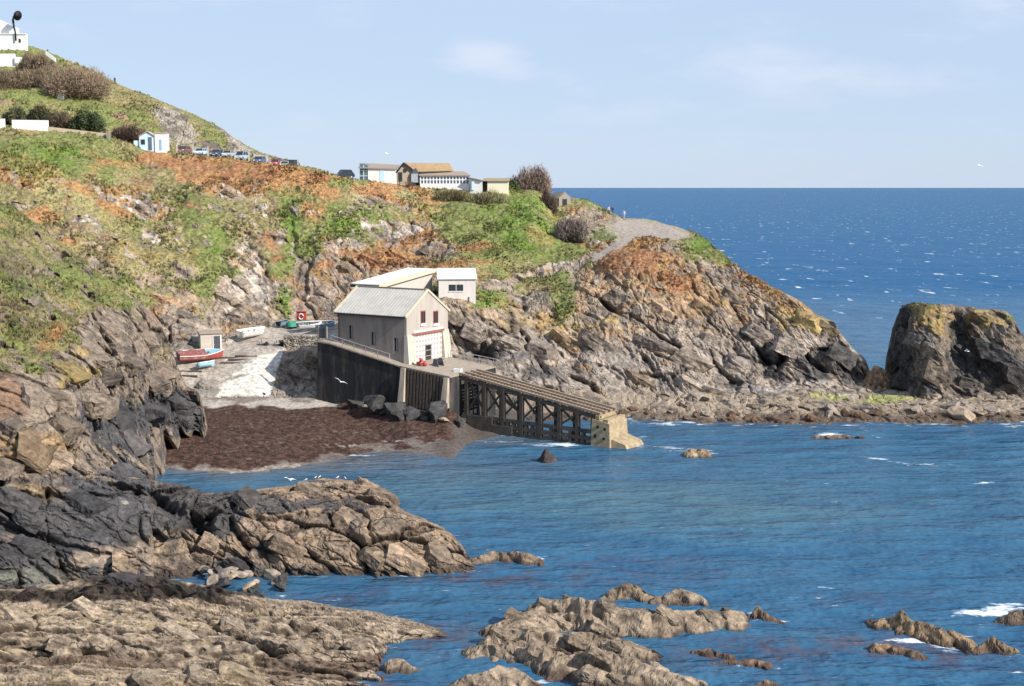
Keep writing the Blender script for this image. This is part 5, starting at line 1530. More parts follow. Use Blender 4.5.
rc = mixc(rc, C_(.085, .072, .062), sstep(-.2, .5, nm) * .8)
rc = mixc(rc, DARK * 1.3, sstep(.3, .8, streak(P, 2.0, 753) + .5 * nf) * .7)
lich = blob(PX, PY, [(935, 316, 22, 12, 1.2), (945, 335, 20, 6, .7, 40), (915, 306, 14, 5, .6), (990, 318, 20, 10, 1.2, 20), (985, 328, 10, 6, .6)])
rc = mixc(rc, C_(.30, .21, .075), sstep(.45, 1.0, lich + .5 * nm + .4 * ns) * .8)
rc = mixc(rc, C_(.26, .215, .17), sstep(.4, .8, blob(PX, PY, [(995, 338, 24, 10, 1, 30), (925, 350, 14, 16, .8), (900, 390, 20, 8, .5)]) + .3 * nm) * .6)
rc = mixc(rc, GRASS, sstep(.4, .8, blob(PX, PY, [(922, 304, 10, 4, 1.2), (1012, 318, 8, 5, .9), (935, 303, 8, 3, .6)]) + .4 * ns))
rc = mixc(rc, DARK * 1.2, sstep(.3, .8, blob(PX, PY, [(930, 385, 40, 14, .5), (903, 350, 14, 44, 1.1), (960, 340, 12, 34, 1.0), (1000, 372, 40, 18, .9), (985, 355, 20, 14, .6), (900, 325, 8, 20, .6)]) + .4 * nm) * .9)  # left face and cleft darkened to paint their shade
jn = np.maximum(joints(P, 1.8, 795, BED) * .8, sl)
rc = mixc(rc, DARK * .8, np.maximum(gp * .5, jn * .6))
rc *= (1 + .28 * fbm(P, .9, 3, 751))[:, None]
stack = grid_mesh('sea_stack', P2, nr, nc, np.clip(rc, .012, .8), M_LAND)
STACKD = dict(P=P2, N=normals(P2, nr, nc), col=rc, PX=PX, PY=PY, isback=(np.arange(nr * nc) // nc) < 26)
tag(stack, 'tall dark sea stack with yellow lichen on its flat grassy top', 'sea stack')


ISLETS = {}


def project(P):
    f_ = P[:, 1] * CT - (P[:, 2] - CAM_H) * ST
    u_ = P[:, 1] * ST + (P[:, 2] - CAM_H) * CT
    return 512 + F * P[:, 0] / f_, 343 - F * u_ / f_


def islet(name, ridges, label, cat='rock', group=None, seed=0, cell=.09, base=(.285, .217, .153), wet=(.078, .052, .040), amp=(.30, .14, .05), pw=1.45, lichen=None, mat=None):
    """ridges: list of [(px, py_of_crest, height)...], half width: a rock standing in the sea, as a height field over the ground"""
    segs = []
    for pts, wd_ in ridges:
        w3 = [Vz(px, py, h) for px, py, h in pts]
        segs += [(a, b_, wd_) for a, b_ in zip(w3[:-1], w3[1:])]
    xs = [p.x for a, b_, w_ in segs for p in (a, b_)]
    ys = [p.y for a, b_, w_ in segs for p in (a, b_)]
    mw = max(w_ for *_, w_ in segs) * 1.6 + .6
    gx = np.arange(min(xs) - mw, max(xs) + mw, cell)
    gy = np.arange(min(ys) - mw, max(ys) + mw, cell)
    X, Y = np.meshgrid(gx, gy)
    P = np.stack([X.ravel(), Y.ravel(), 0 * X.ravel()], 1).astype(f32)
    wx = .45 * fbm(P, 2.2, 3, seed + 1)
    wy_ = .45 * fbm(P, 2.2, 3, seed + 2)
    hz = np.full(len(P), -2.5, f32)
    for a, b_, w_ in segs:
        vx, vy = b_.x - a.x, b_.y - a.y
        l2 = vx * vx + vy * vy + 1e-6
        qx, qy = P[:, 0] + wx - a.x, P[:, 1] + wy_ - a.y
        t = np.clip((qx * vx + qy * vy) / l2, 0, 1)
        dd = np.hypot(qx - t * vx, qy - t * vy) / w_
        h = a.z + (b_.z - a.z) * t
        z = h - (h + .35) * np.minimum(dd / 1.12, 2.5) ** pw
        hz = np.maximum(hz, z)
    hz = np.maximum(hz, -1.6)
    Q = P.copy()
    Q[:, 2] = hz
    bed2 = BED_RIDGE
    d, gp = rock_disp(Q, seed + 30, amp=amp, sizes=(2.2, .95, .4), bed=bed2, aspect=(2.8, 1.3, .42), crack=.7, cw=.05, many=.1)
    cg = .13 * crag(Q, 1.3, seed + 61, 4, .6, (2.6, 1.1, .45), bed2) + .07 * crag(Q, .45, seed + 64, 3)
    jn = joints(Q, 1.2, seed + 95, bed2, (4.0, 1.4, .45))
    sa, sl = strata(Q, .95, seed + 97, bed2)
    sb_, sl2 = strata(Q, .36, seed + 98, bed2)
    jn = np.maximum(jn * .8, np.maximum(sl, sl2 * .5))
    cg = .55 * cg + .16 * sa + .06 * sb_
    d = blur(d, len(gy), len(gx), 2) + (cg - .12 * jn) * (amp[0] / .40)
    k = sstep(-1.2, .1, hz)
    up_ = np.tile(np.array([0, 0, 1], f32), (len(Q), 1))
    Q = Q + outward(Q, up_, 0 * d + .1) * (1.25 * d * k)[:, None]
    nm, ns = fbm(Q, 1.3, 4, seed + 9), fbm(Q, .45, 3, seed + 15)
    rc = np.tile(np.array(base, f32), (len(Q), 1))
    rc = mixc(rc, np.array(base, f32) * .6, sstep(-.1, .6, nm) * .75)
    rc = mixc(rc, np.array(base, f32) * 1.22, sstep(.3, .8, fbm(Q, .9, 3, seed + 19)) * .6)
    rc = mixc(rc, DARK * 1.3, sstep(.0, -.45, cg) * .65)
    rc = mixc(rc, wet, sstep(.1, .6, (.36 - Q[:, 2]) * 1.9 + .3 * nm) * .92)
    rc = mixc(rc, DARK * .8, np.maximum(gp * .6, jn * .65))
    WL.append(Q[np.abs(Q[:, 2]) < .2])
    rc *= (1 + .22 * fbm(Q, .6, 3, seed + 21))[:, None]
    cpx, cpy = project(Q)
    ISLETS[name + str(seed)] = dict(P=Q, N=up_, col=np.clip(rc, .012, .8), PX=cpx, PY=cpy, isback=Q[:, 2] < -.2)
    o = grid_mesh(name, Q, len(gy), len(gx), np.clip(rc, .012, .8), mat or M_NEAR, keep=(Q[:, 2] > -.55))
    return tag(o, label, cat, group)


big_islet = islet('rock_islet', [([(510, 628, .9), (548, 600, 1.35), (575, 597, 1.7), (615, 606, 1.6), (660, 611, 1.25)], 2.0), ([(660, 612, 1.3), (700, 610, 1.2), (733, 611, .95)], 1.35), ([(500, 622, .8), (530, 612, 1.2), (580, 612, 1.0)], 1.3),
                     ([(492, 634, .9), (520, 628, 1.25), (575, 632, 1.2), (625, 640, .95), (648, 648, .6)], 1.3), ([(470, 648, .5), (520, 642, 1.0), (560, 650, 1.1)], 1.3),
                     ([(556, 654, 1.2), (595, 648, 1.55), (640, 660, 1.2), (668, 670, .8), (690, 680, .35)], 1.25), ([(575, 668, .7), (640, 676, .6)], .9)],
      'large tan rock islet of long ridges in the front of the cove', 'rock islet', seed=800)
islet('shore_rock', [([(462, 676, .7), (500, 668, 1.0), (526, 676, .6)], 1.1), ([(470, 690, .5), (515, 694, .5)], 1.0)], 'low rounded tan rock at the picture edge in front of the largest islet', seed=830)
islet('shore_rock', [([(392, 662, .45), (402, 658, .5), (410, 664, .3)], .7)], 'small tan rock at the water edge between the rock shelf and the largest islet', seed=835)
islet('sea_rock', [([(612, 592, .5), (630, 585, .95), (650, 596, .4)], .85)], 'dark sharp rock just behind the largest islet', seed=840, base=(.25, .18, .12))
islet('sea_rock', [([(655, 596, .5), (680, 588, .95), (700, 598, .4)], .8)], 'tan streaked rock just behind the largest islet, beside a darker one', seed=845)
islet('sea_rock', [([(748, 616, .3), (762, 606, .95), (776, 618, .3)], .7)], 'brown pointed rock with foam off the right end of the largest islet', seed=850, base=(.22, .15, .095))
islet('sea_rock', [([(886, 618, .6), (900, 609, 1.15), (910, 622, .7), (945, 628, .95), (965, 634, .6)], 1.0), ([(940, 634, .5), (972, 640, .5)], .7)], 'brown lumpy rock reef with foam round it', seed=855, base=(.27, .185, .11))
islet('sea_rock', [([(975, 645, .3), (992, 636, .85), (1012, 648, .3)], .8)], 'brown rock cone at the end of the lumpy reef', seed=858, base=(.25, .17, .10))
islet('sea_rock', [([(870, 644, .35), (890, 642, .5), (920, 652, .3)], .7)], 'low brown rock awash in front of the lumpy reef', seed=861, base=(.22, .14, .085))
islet('sea_rock', [([(1004, 616, .3), (1018, 608, .8), (1040, 606, 1.0)], .9)], 'dark brown rock in white surf at the picture edge', seed=864, base=(.17, .12, .085))
islet('sea_rock', [([(692, 650, .15), (708, 648, .4), (735, 656, .15)], .5), ([(712, 662, .15), (765, 660, .25)], .5)], 'reddish weed-covered rocks barely awash beside the largest islet', seed=867, base=(.20, .12, .075))
islet('sea_rock', [([(758, 684, .1), (764, 680, .35), (772, 684, .1)], .5)], 'tiny brown rock awash at the lower edge of the picture', seed=869, base=(.20, .13, .085))
islet('sea_rock', [([(470, 558, .35), (495, 551, .75), (522, 552, .8), (536, 558, .3)], .9)], 'low dark rock standing off the tip of the rock ridge', seed=872, base=(.22, .16, .11))
islet('sea_rock', [([(540, 458, .3), (546, 449, 1.5), (551, 457, .3)], .8)], 'small dark fin of rock alone in the water before the slipway', seed=875, base=(.07, .055, .05), cell=.12)
islet('sea_rock', [([(684, 452, .5), (690, 448, .95), (706, 449, .8), (708, 453, .4)], .9)], 'squat tan rock in the foam off the slipway toe', seed=878, base=(.34, .25, .15), cell=.12)
islet('sea_rock', [([(815, 436, .25), (845, 434, .45), (862, 436, .25)], .8)], 'flat brown rock awash in foam before the boulder shore', seed=881, base=(.20, .14, .10), cell=.12)
islet('sea_rock', [([(868, 384, 1.8), (876, 366, 4.2), (886, 372, 3.2), (892, 384, 1.6)], 2.6)], 'orange tinted rock in the gap between headland and sea stack', seed=884, base=(.33, .22, .135), wet=(.2, .15, .11), cell=.15, amp=(.8, .4, .15))


def boulder_mesh(name, seed, base, cuts=9, sub=4, squash=(1, .8, .65)):
    bm = bmesh.new()
    bmesh.ops.create_icosphere(bm, subdivisions=sub, radius=1)
    rr = random.Random(seed)
    co = np.array([v.co[:] for v in bm.verts], f32)
    for _ in range(cuts):
        n = Vector((rr.gauss(0, 1), rr.gauss(0, 1), rr.gauss(.2, 1))).normalized()
        k = rr.uniform(.38, .78)
        dd = co @ np.array(n[:], f32)
        over = np.maximum(dd - k, 0)
        co -= .97 * over[:, None] * np.array(n[:], f32)
    co *= np.array(squash, f32)
    co += (.10 * fbm(co + seed, .6, 4, seed))[:, None] * co
    fc = np.array([[v.index for v in f.verts] for f in bm.faces])
    bm.free()
    c = np.tile(np.array(base, f32), (len(co), 1))
    c *= (1 + .35 * fbm(co + seed * 3, .5, 4, seed + 1))[:, None]
    o = faces_mesh(name, co, fc, np.clip(c, .01, .8), M_NEAR)
    return o


def height_near(px, py, src):
    k = np.argmin((src['PX'] - px) ** 2 + (src['PY'] - py) ** 2 + 1e6 * src['isback'])
    return Vector(src['P'][k].tolist())


protos = {}
def boulder(pos, size, label, group, kind, rr):
    key = (kind, rr.randrange(3))
    cols_ = dict(grey=(.25, .205, .165), dark=(.060, .057, .056), brown=(.12, .075, .05), tan=(.33, .25, .175))
    if key not in protos:
        o = boulder_mesh('boulder', 90 + 7 * len(protos), cols_[kind], cuts=15)
        protos[key] = o
    else:
        o = protos[key].copy()
        COL.objects.link(o)
    o.location = pos
    o.scale = (size * rr.uniform(.8, 1.25), size * rr.uniform(.75, 1.1), size * rr.uniform(.7, 1.0))
    o.rotation_euler = (rr.uniform(-.4, .4), rr.uniform(-.4, .4), rr.uniform(0, 6.3))
    tag(o, label, 'boulder', group)
    return o


rr = random.Random(31)
n = 0
while n < 150:                                # the boulder shore under the headland
    px, py = rr.uniform(610, 1035), rr.uniform(390, 424)
    if py > np.interp(px, [610, 700, 1024], [428, 424, 418]): continue
    if py < np.interp(px, [610, 680, 760, 1024], [402, 392, 391, 392]): continue
    p = height_near(px, py, HEAD)
    low = p.z < .55
    s = rr.choice([.45, .5, .6, .7, .8, .95, 1.2, 1.5])
    p.z += .12 * s
    if low: boulder(p, s, 'brown weedy boulder at the waterline of the shore below the headland', 'weedy boulders along the headland waterline', 'brown', rr)
    else: boulder(p, s, 'weathered grey boulder on the upper shore below the headland cliff', 'grey boulders on the headland shore', 'grey', rr)
    n += 1
for px, py, off, s, lab, kind in ((376, 393, 2.6, 3.4, 'big black boulder against the foot of the quay wall', 'dark'), (396, 405, 3.0, 2.5, 'dark slab-like boulder below the middle of the quay wall', 'dark'), (356, 399, 1.4, 1.9, 'black boulder at the inner foot of the quay wall', 'dark'),
                                (420, 410, 2.2, 2.2, 'dark grey boulder between the two quay pillars', 'dark'), (437, 404, 2.0, 2.5, 'dark boulder under the outer quay pillar', 'dark'), (443, 417, 2.6, 1.0, 'pale tan block of stone beside the outer quay pillar', 'tan'), (404, 412, 2.6, 1.1, 'low dark rock at the foot of the inner quay pillar', 'dark'),
                                (460, 418, 1.4, 1.4, 'dark rock at the landward end of the slipway wall', 'dark'), (425, 417, 3.2, .9, 'low dark rock at the edge of the weed below the quay', 'dark'), (384, 411, 3.0, .8, 'small dark rock in the weed below the quay wall', 'dark')):
    q_ = hit(px, py, BM @ Vector((0, YQ - off, 0)), W3)
    boulder(q_ - Vector((0, 0, .38 * s)), s, lab, None, kind, rr)
boulder(Vz(963, 413, 1.0), 2.1, 'biggest pale boulder at the water edge below the sea stack', None, 'tan', rr)
boulder(Vz(264, 394, 2.9), .4, 'small black rock on the pale concrete ramp', None, 'dark', rr)
for k in range(26):                           # cobbles and boulders at the foot of the near rocks
    px, py = rr.uniform(196, 285), rr.uniform(568, 596)
    h = rr.uniform(.1, 1.0) * (1.0 if px < 240 else .4)
    boulder(Vz(px, py, h), rr.uniform(.35, 1.0), 'grey boulder in the cluster between rock ridge and rock shelf', 'boulders between ridge and shelf', rr.choice(['grey', 'grey', 'dark', 'tan']), rr)


# ------------------------------------------------------------------ angular slabs that stand out of the cliffs
def rock_slab(src, parent, px, py, dims, dip, yaw, seed, sink=.45, tint=1.0, mat=None):
    """a hard-edged block split off along the joints: a box cut by random planes, its faces roughened"""
    k = np.argmin((src['PX'] - px) ** 2 + (src['PY'] - py) ** 2 + 1e6 * src['isback'])
    p, n_ = src['P'][k], src['N'][k]
    q = rr_s = random.Random(seed)
    bm = bmesh.new()
    bmesh.ops.create_cube(bm, size=1.0)
    for v in bm.verts:
        v.co = Vector((v.co.x * dims[0], v.co.y * dims[1], v.co.z * dims[2]))
    for _ in range(6):
        nn = Vector((q.gauss(0, 1), q.gauss(0, .8), q.gauss(0, .7))).normalized()
        ext = sum(abs(nn[i]) * dims[i] * .5 for i in range(3))
        g = bm.verts[:] + bm.edges[:] + bm.faces[:]
        res = bmesh.ops.bisect_plane(bm, geom=g, plane_co=nn * ext * q.uniform(.50, .74), plane_no=nn, clear_outer=True)
        ed = [e for e in res['geom_cut'] if isinstance(e, bmesh.types.BMEdge)]
        if len(ed) > 2:
            bmesh.ops.contextual_create(bm, geom=ed)
    bmesh.ops.triangulate(bm, faces=bm.faces[:])
    for _ in range(4):
        long_ = [e for e in bm.edges if e.calc_length() > max(dims) * .09]
        if not long_: break
        bmesh.ops.subdivide_edges(bm, edges=long_, cuts=1, use_grid_fill=False)
        bmesh.ops.triangulate(bm, faces=bm.faces[:])
    bm.normal_update()
    R = (Matrix.Rotation(yaw, 3, 'Z') @ Matrix.Rotation(dip, 3, 'Y'))
    off = Vector(p.tolist()) - Vector(n_.tolist()) * dims[2] * sink * .5
    co = np.array([(R @ v.co + off)[:] for v in bm.verts], f32)
    no = np.array([(R @ v.normal)[:] for v in bm.verts], f32)
    fc = np.array([[v.index for v in f.verts] for f in bm.faces])
    bm.verts.index_update()
    fc = np.array([[v.index for v in f.verts] for f in bm.faces])
    bm.free()
    s_ = min(dims)
    co = co + no * (.07 * s_ * fbm(co, .5 * s_, 4, seed) + .10 * s_ * strata(co, .34 * s_, seed, BED_RIDGE)[0])[:, None]
    c = np.tile(np.maximum(src['col'][k], .05), (len(co), 1)).astype(f32) * tint
    c = mixc(c, c * .55, sstep(-.1, .5, fbm(co, 1.3 * s_, 4, seed + 3)) * .7)
    c = mixc(c, DARK, strata(co, .34 * s_, seed, BED_RIDGE)[1] * .6)
    c *= (1 + .25 * fbm(co, .5 * s_, 3, seed + 5))[:, None]
    o = faces_mesh('rock_slab', co, fc, np.clip(c, .012, .6), mat or M_NEAR)
    o.parent = parent
    return o


q5 = random.Random(77)
def slabs(src, parent, spots, mat=None):
    for px, py, L_, sc_ in spots:
        rock_slab(src, parent, px, py, (L_ * q5.uniform(.85, 1.2), L_ * q5.uniform(.5, .8), L_ * sc_ * q5.uniform(.8, 1.15)), math.radians(q5.uniform(16, 36)), q5.uniform(-.5, .35), q5.randrange(9999), mat=mat, tint=q5.uniform(.85, 1.2))
slabs(NEAR, near_cliff, [(88, 350, 4.2, .34), (72, 372, 4.0, .32), (104, 372, 3.4, .4), (128, 360, 4.4, .34), (150, 378, 4.2, .36), (60, 395, 3.2, .5), (66, 425, 3.6, .5), (30, 452, 3.6, .42), (58, 458, 3.0, .4), (10, 470, 3.4, .4), (92, 405, 4.6, .32), (120, 415, 4.8, .32),
                         (150, 410, 4.0, .36), (176, 404, 4.0, .4), (100, 440, 4.4, .3), (135, 445, 4.0, .32), (35, 400, 3.0, .5), (12, 425, 3.0, .5), (16, 505, 3.0, .45), (30, 545, 3.0, .5), (10, 560, 2.6, .5), (62, 575, 2.2, .5), (84, 500, 3.4, .35), (110, 330, 3.4, .36), (145, 335, 3.4, .36), (170, 372, 3.2, .4),
                         (84, 300, 2.2, .4), (50, 262, 2.2, .35), (24, 520, 3.0, .4), (130, 475, 3.0, .36), (185, 418, 3.0, .42)])
slabs(RIDGED, rock_ridge, [(365, 484, 2.6, .42), (385, 494, 2.6, .42), (310, 490, 2.6, .36), (345, 520, 3.0, .4), (250, 500, 3.0, .34), (215, 545, 2.4, .45), (405, 556, 3.4, .34), (440, 556, 2.8, .36), (290, 545, 3.2, .34), (240, 566, 2.0, .5), (200, 560, 2.2, .5), (180, 575, 2.0, .5), (370, 556, 2.4, .4)])
slabs(SHELFD, shelf, [(130, 582, 2.2, .4), (230, 622, 2.0, .36), (275, 632, 2.0, .34), (180, 634, 2.2, .3), (330, 628, 2.0, .3), (60, 640, 2.2, .3), (120, 655, 2.0, .3), (240, 672, 2.4, .34), (200, 676, 2.2, .34), (150, 680, 2.2, .3), (360, 640, 1.6, .34), (300, 650, 1.8, .34), (20, 620, 2.0, .3), (90, 612, 2.0, .3)])
slabs(STACKD, stack, [(908, 318, 4.6, .6), (930, 312, 5.0, .45), (918, 345, 4.6, .5), (985, 318, 5.0, .45), (1006, 335, 4.6, .45), (990, 350, 5.0, .45), (935, 372, 5.0, .5), (905, 385, 4.4, .55), (970, 385, 4.6, .5), (1015, 372, 4.4, .5)], M_LAND)
slabs(HEAD, headland, [(806, 322, 5.0, .5), (826, 330, 4.6, .45), (790, 345, 5.6, .5), (835, 355, 5.0, .5), (852, 368, 4.0, .5), (760, 330, 5.6, .38), (715, 340, 6.5, .34), (690, 360, 6.0, .36), (655, 345, 6.5, .34), (625, 360, 5.6, .36), (600, 345, 6.0, .34), (570, 340, 6.0, .34), (540, 350, 5.6, .36), (735, 365, 5.0, .4),
                       (660, 310, 5.6, .34), (700, 305, 5.6, .32), (735, 300, 5.0, .34), (620, 295, 5.0, .34), (590, 290, 4.6, .34), (640, 380, 4.6, .4), (560, 375, 5.0, .38), (510, 345, 5.0, .34), (490, 365, 5.0, .34), (690, 385, 4.4, .4), (775, 375, 4.4, .5)], M_LAND)
slabs(ISLETS['rock_islet800'], big_islet, [(515, 615, 1.8, .4), (545, 604, 2.0, .36), (575, 602, 1.8, .4), (610, 609, 1.8, .36), (640, 615, 1.8, .36), (670, 615, 1.7, .4), (705, 614, 1.6, .4), (728, 614, 1.4, .45), (505, 634, 1.8, .36), (540, 634, 1.8, .36), (580, 638, 1.8, .34), (620, 645, 1.6, .36),
                                          (500, 650, 1.6, .36), (540, 650, 1.6, .36), (570, 656, 1.8, .36), (600, 654, 1.8, .36), (630, 662, 1.7, .36), (660, 672, 1.5, .4), (590, 672, 1.6, .34), (620, 678, 1.5, .34), (560, 622, 1.7, .34), (600, 625, 1.6, .34)])
slabs(HEAD, headland, [(345, 268, 4.0, .4), (370, 262, 4.0, .4), (400, 255, 4.0, .36), (430, 250, 3.6, .4), (330, 290, 4.0, .4), (318, 300, 3.4, .45), (250, 262, 3.6, .36), (245, 285, 3.6, .36), (230, 300, 3.6, .4), (165, 300, 4.0, .36), (185, 315, 3.6, .4), (378, 228, 3.0, .36), (405, 230, 3.0, .36), (230, 194, 2.6, .34), (143, 208, 2.8, .34), (168, 228, 2.4, .34), (112, 198, 2.4, .34), (262, 206, 2.6, .36),
                       (455, 320, 4.0, .4), (470, 335, 4.4, .4), (300, 372, 4.4, .4), (315, 362, 3.6, .4), (205, 385, 2.6, .5), (535, 232, 3.0, .4), (580, 224, 3.0, .36), (348, 246, 2.8, .36)], M_LAND)
# ================================================================== things in the boat yard
def boat(pos, rz, ln, wd, hg, hull, inner, label, cover=None, tilt=0.0, trim=None, flip=False):
    t = thing('rowing_boat', pos, rz, label, 'boat')
    n, m_ = 13, 7
    def section(u, k, shrink=0.0):       # u 0 stern .. 1 bow, k -1..1 across
        w = wd / 2 * (1 - max(0, (u - .45) / .55) ** 2.2) * (.86 + .14 * min(1, u / .3)) - shrink
        w = max(w, .02)
        sheer = hg * (1 + .35 * max(0, u - .4) ** 2 * 2.2 + .06 * (1 - u))
        s = abs(k)
        return Vector((-ln / 2 + ln * u + .12 * ln * max(0, u - .8) * (s ** 2), w * math.copysign(s ** .62, k), shrink + (sheer - shrink) * s ** 2.4 + .1 * max(0, u - .85) * 4 * (1 - s)))
    sgn = -1 if flip else 1
    def fin(v):
        v = Vector((v.x, v.y, (hg * 1.2 - v.z) if flip else v.z))
        return Matrix.Rotation(tilt, 3, 'X') @ v
    def shell(shr):
        mb = MB()
        vs = [fin(section(i / (n - 1), -1 + 2 * j / (m_ * 2), shr)) for i in range(n) for j in range(m_ * 2 + 1)]
        c = m_ * 2 + 1
        fs = [(i * c + j, i * c + j + 1, (i + 1) * c + j + 1, (i + 1) * c + j) for i in range(n - 1) for j in range(c - 1)]
        fs.append(tuple(range(c)))
        return mb.add(vs, fs)
    shell(0).build('hull', hull, t, True)
    if not flip:
        shell(.05).build('inside', inner, t, True)
        th_ = MB()
        for u in (.25, .5, .72):
            a, b_ = fin(section(u, -.93, .05)), fin(section(u, .93, .05))
            th_.bar(a - Vector((0, 0, .08)), b_ - Vector((0, 0, .08)), .24, .04)
        th_.build('thwart', DECKT, t)
    gw = MB()
    for k in (-1, 1):
        gw.tube([fin(section(i / (n - 1), k)) for i in range(n)], .045, 6)
    gw.build('gunwale', trim or hull, t)
    MB().bar(fin(Vector((-ln / 2 + .1, 0, -.02))), fin(Vector((ln * .42, 0, .0))), .06, .1).build('keel', trim or hull, t)
    if cover:
        mb = MB()
        vs, c = [], 9
        for i in range(8):
            u = i / 7 * .62
            for j in range(c):
                k = -1 + 2 * j / (c - 1)
                v = section(u, k * 1.0, -.04)
                v.z = hg * (1.05 + .30 * (1 - k * k) * (.6 + .4 * math.sin(i * 1.9 + j))) if abs(k) < .95 else v.z * .55
                vs.append(fin(v))
        fs = [(i * c + j, i * c + j + 1, (i + 1) * c + j + 1, (i + 1) * c + j) for i in range(7) for j in range(c - 1)]
        mb.add(vs, fs).build('cover', cover, t, True)
    return t

def ground_at(px, py):
    return height_near(px, py, HEAD)

def dir_px(a, b_):
    pa, pb = ground_at(*a), ground_at(*b_)
    d_ = pb - pa
    return (pa + pb) / 2, math.atan2(d_.y, d_.x), d_.xy.length

c_, rz, ln = dir_px((179, 366), (221, 357))
REDBROWN = plain('maroon_tarpaulin', (.21, .065, .055), .8, .35, 5, .3, dirt_or_lit=((.40, .34, .33), .5))
boat(c_ + Vector((0, 0, .35)), rz - .1, 6.2, 2.1, .95, plain('red_and_white_hull', (.45, .10, .09), .5, .1, 3), BLUEP, 'open boat with light blue inside and red hull, half under a maroon cover', cover=REDBROWN, tilt=.32, trim=WHITEP)
c_ = ground_at(211, 366)
boat(c_ + Vector((-.3, -1.4, .15)), rz + .2, 2.7, 1.25, .55, BLUEP, WHITEP, 'small light blue dinghy tucked under the red hulled boat', trim=WHITEP, tilt=-.2)
c_, rz, ln = dir_px((237, 345), (266, 333))
boat(c_ + Vector((0, 0, .45)), rz - .05, 5.2, 1.9, .85, WHITEP, plain('cream_boat_inside', (.66, .62, .55), .6, .1, 3), 'white open boat drawn up on the yard in front of the cliff', trim=WHITEP, tilt=.18)
c_, rz, ln = dir_px((289, 329), (309, 325))
boat(c_ + Vector((0, 0, .1)), rz, 3.9, 1.6, .62, GREENP, GREENP, 'upturned green boat behind the yard below the cliff', flip=True)
c_ = ground_at(283, 327)
boat(c_ + Vector((0, 0, .1)), 1.1, 2.2, 1.3, .7, plain('grey_blue_hull', (.16, .24, .30), .6, .2, 3), BLACKP, 'grey-blue dinghy beside the upturned green boat')
for px, py, rz, hl, lab in ((309, 332, .5, WHITEP, 'white dinghy with dark inside behind the rubble wall'), (322, 331, .3, plain('mid_blue_hull', (.20, .40, .62), .5, .1, 3), 'blue boat behind the rubble wall next to the boathouse')):
    boat(ground_at(px, py) + Vector((0, 0, .55)), rz, 3.6, 1.5, .7, hl, plain('dark_boat_inside', (.10, .11, .13), .6, .2, 3), lab, trim=WHITEP, tilt=.25)

# red lifebelt board
p = ground_at(301.5, 322)
lb = thing('lifebelt_cabinet', p + Vector((0, -.5, 0)), -.1, 'bright red lifebelt cabinet standing at the back of the boat yard', 'cabinet')
MB().box(-.72, .72, -.1, .15, .35, 1.75).build('backboard', REDP, lb)
MB().box(-.8, .8, -.22, .2, 1.75, 1.85).build('top', REDP, lb)
for x in (-.6, .6):
    MB().box(x - .06, x + .06, -.02, .1, -.4, .349).build('leg', REDP, lb)
ring = MB().tube([(.0 + .34 * math.cos(t_ * math.pi / 8), -.19, 1.05 + .42 * math.sin(t_ * math.pi / 8)) for t_ in range(17)], .085, 8, False).build('lifebelt', WHITEP, lb, True)
bd = MB()
for t_ in (0, math.pi):
    bd.box(.34 * math.cos(t_) - .1, .34 * math.cos(t_) + .1, -.30, -.277, .93, 1.17)
bd.build('band', REDP, ring)

# shed
pa = ground_at(201, 353)
pb = ground_at(221, 350)
shed_z = min(pa.z, pb.z)
sh = thing('shed', Vector((pa.x, pa.y, shed_z - .1)), .38, 'small flat-roofed concrete shed at the left end of the boat yard', 'shed')
GR = plain('shed_render', (.50, .44, .37), .9, .1, 2, dirt_or_lit=((.35, .3, .25), .5))
MB().box(0, 2.9, 0, 2.4, -1, 2.75).build('wall', GR, sh)
MB().hexa([(-.15, -.2, 2.753), (3.1, -.2, 2.753), (3.1, 2.6, 2.753), (-.15, 2.6, 2.753), (-.15, -.2, 2.9), (3.1, -.2, 2.9), (3.1, 2.6, 3.0), (-.15, 2.6, 3.0)]).build('roof', plain('felt_roof', (.30, .25, .2), .9, .15, 2), sh)
dr = MB().box(1.75, 2.65, -.06, -.003, .1, 2.4).build('door', plain('dark_shed_door', (.07, .075, .09), .8, .3, 3), sh)
MB().box(1.83, 1.87, -.10, -.061, 1.1, 1.3).build('handle', STEEL, dr)
MB().box(1.62, 1.74, -.09, -.003, 0, 2.55).box(2.66, 2.78, -.09, -.003, 0, 2.55).build('door_frame', WALLW, sh)

# rubble wall across the yard
pA, pB = ground_at(284, 347), ground_at(323, 346)
d_ = pB - pA
wl = d_.xy.length
rw = thing('rubble_wall', pA, math.atan2(d_.y, d_.x), 'grey rubble stone wall holding up the boat yard beside the quay', 'wall')
nx, nz = 90, 34
P = np.array([(wl * i / (nx - 1), 0, -.9 + 2.7 * k / (nz - 1)) for k in range(nz) for i in range(nx)], f32)
f1, f2, r_, dv = worley(P / np.array([.42, 1, .26], f32), 909)
P[:, 1] -= .12 * (r_[:, 0]) + .10 * sstep(0, .25, f2 - f1)
cc = np.tile(C_(.30, .265, .225), (len(P), 1)).astype(f32) * (.6 + .8 * r_[:, 1:2]) * (.45 + .55 * sstep(0, .16, f2 - f1))[:, None]
P[:, 1] += np.where(P[:, 2] > 1.7, .5 * (P[:, 2] - 1.7) / .1, 0)
o = grid_mesh('stone_face', P, nz, nx, cc, M_LAND)
o.parent = rw
MB().box(.02, wl - .02, .42, 1.0, -.9, 1.79).build('backing', STONE, rw)

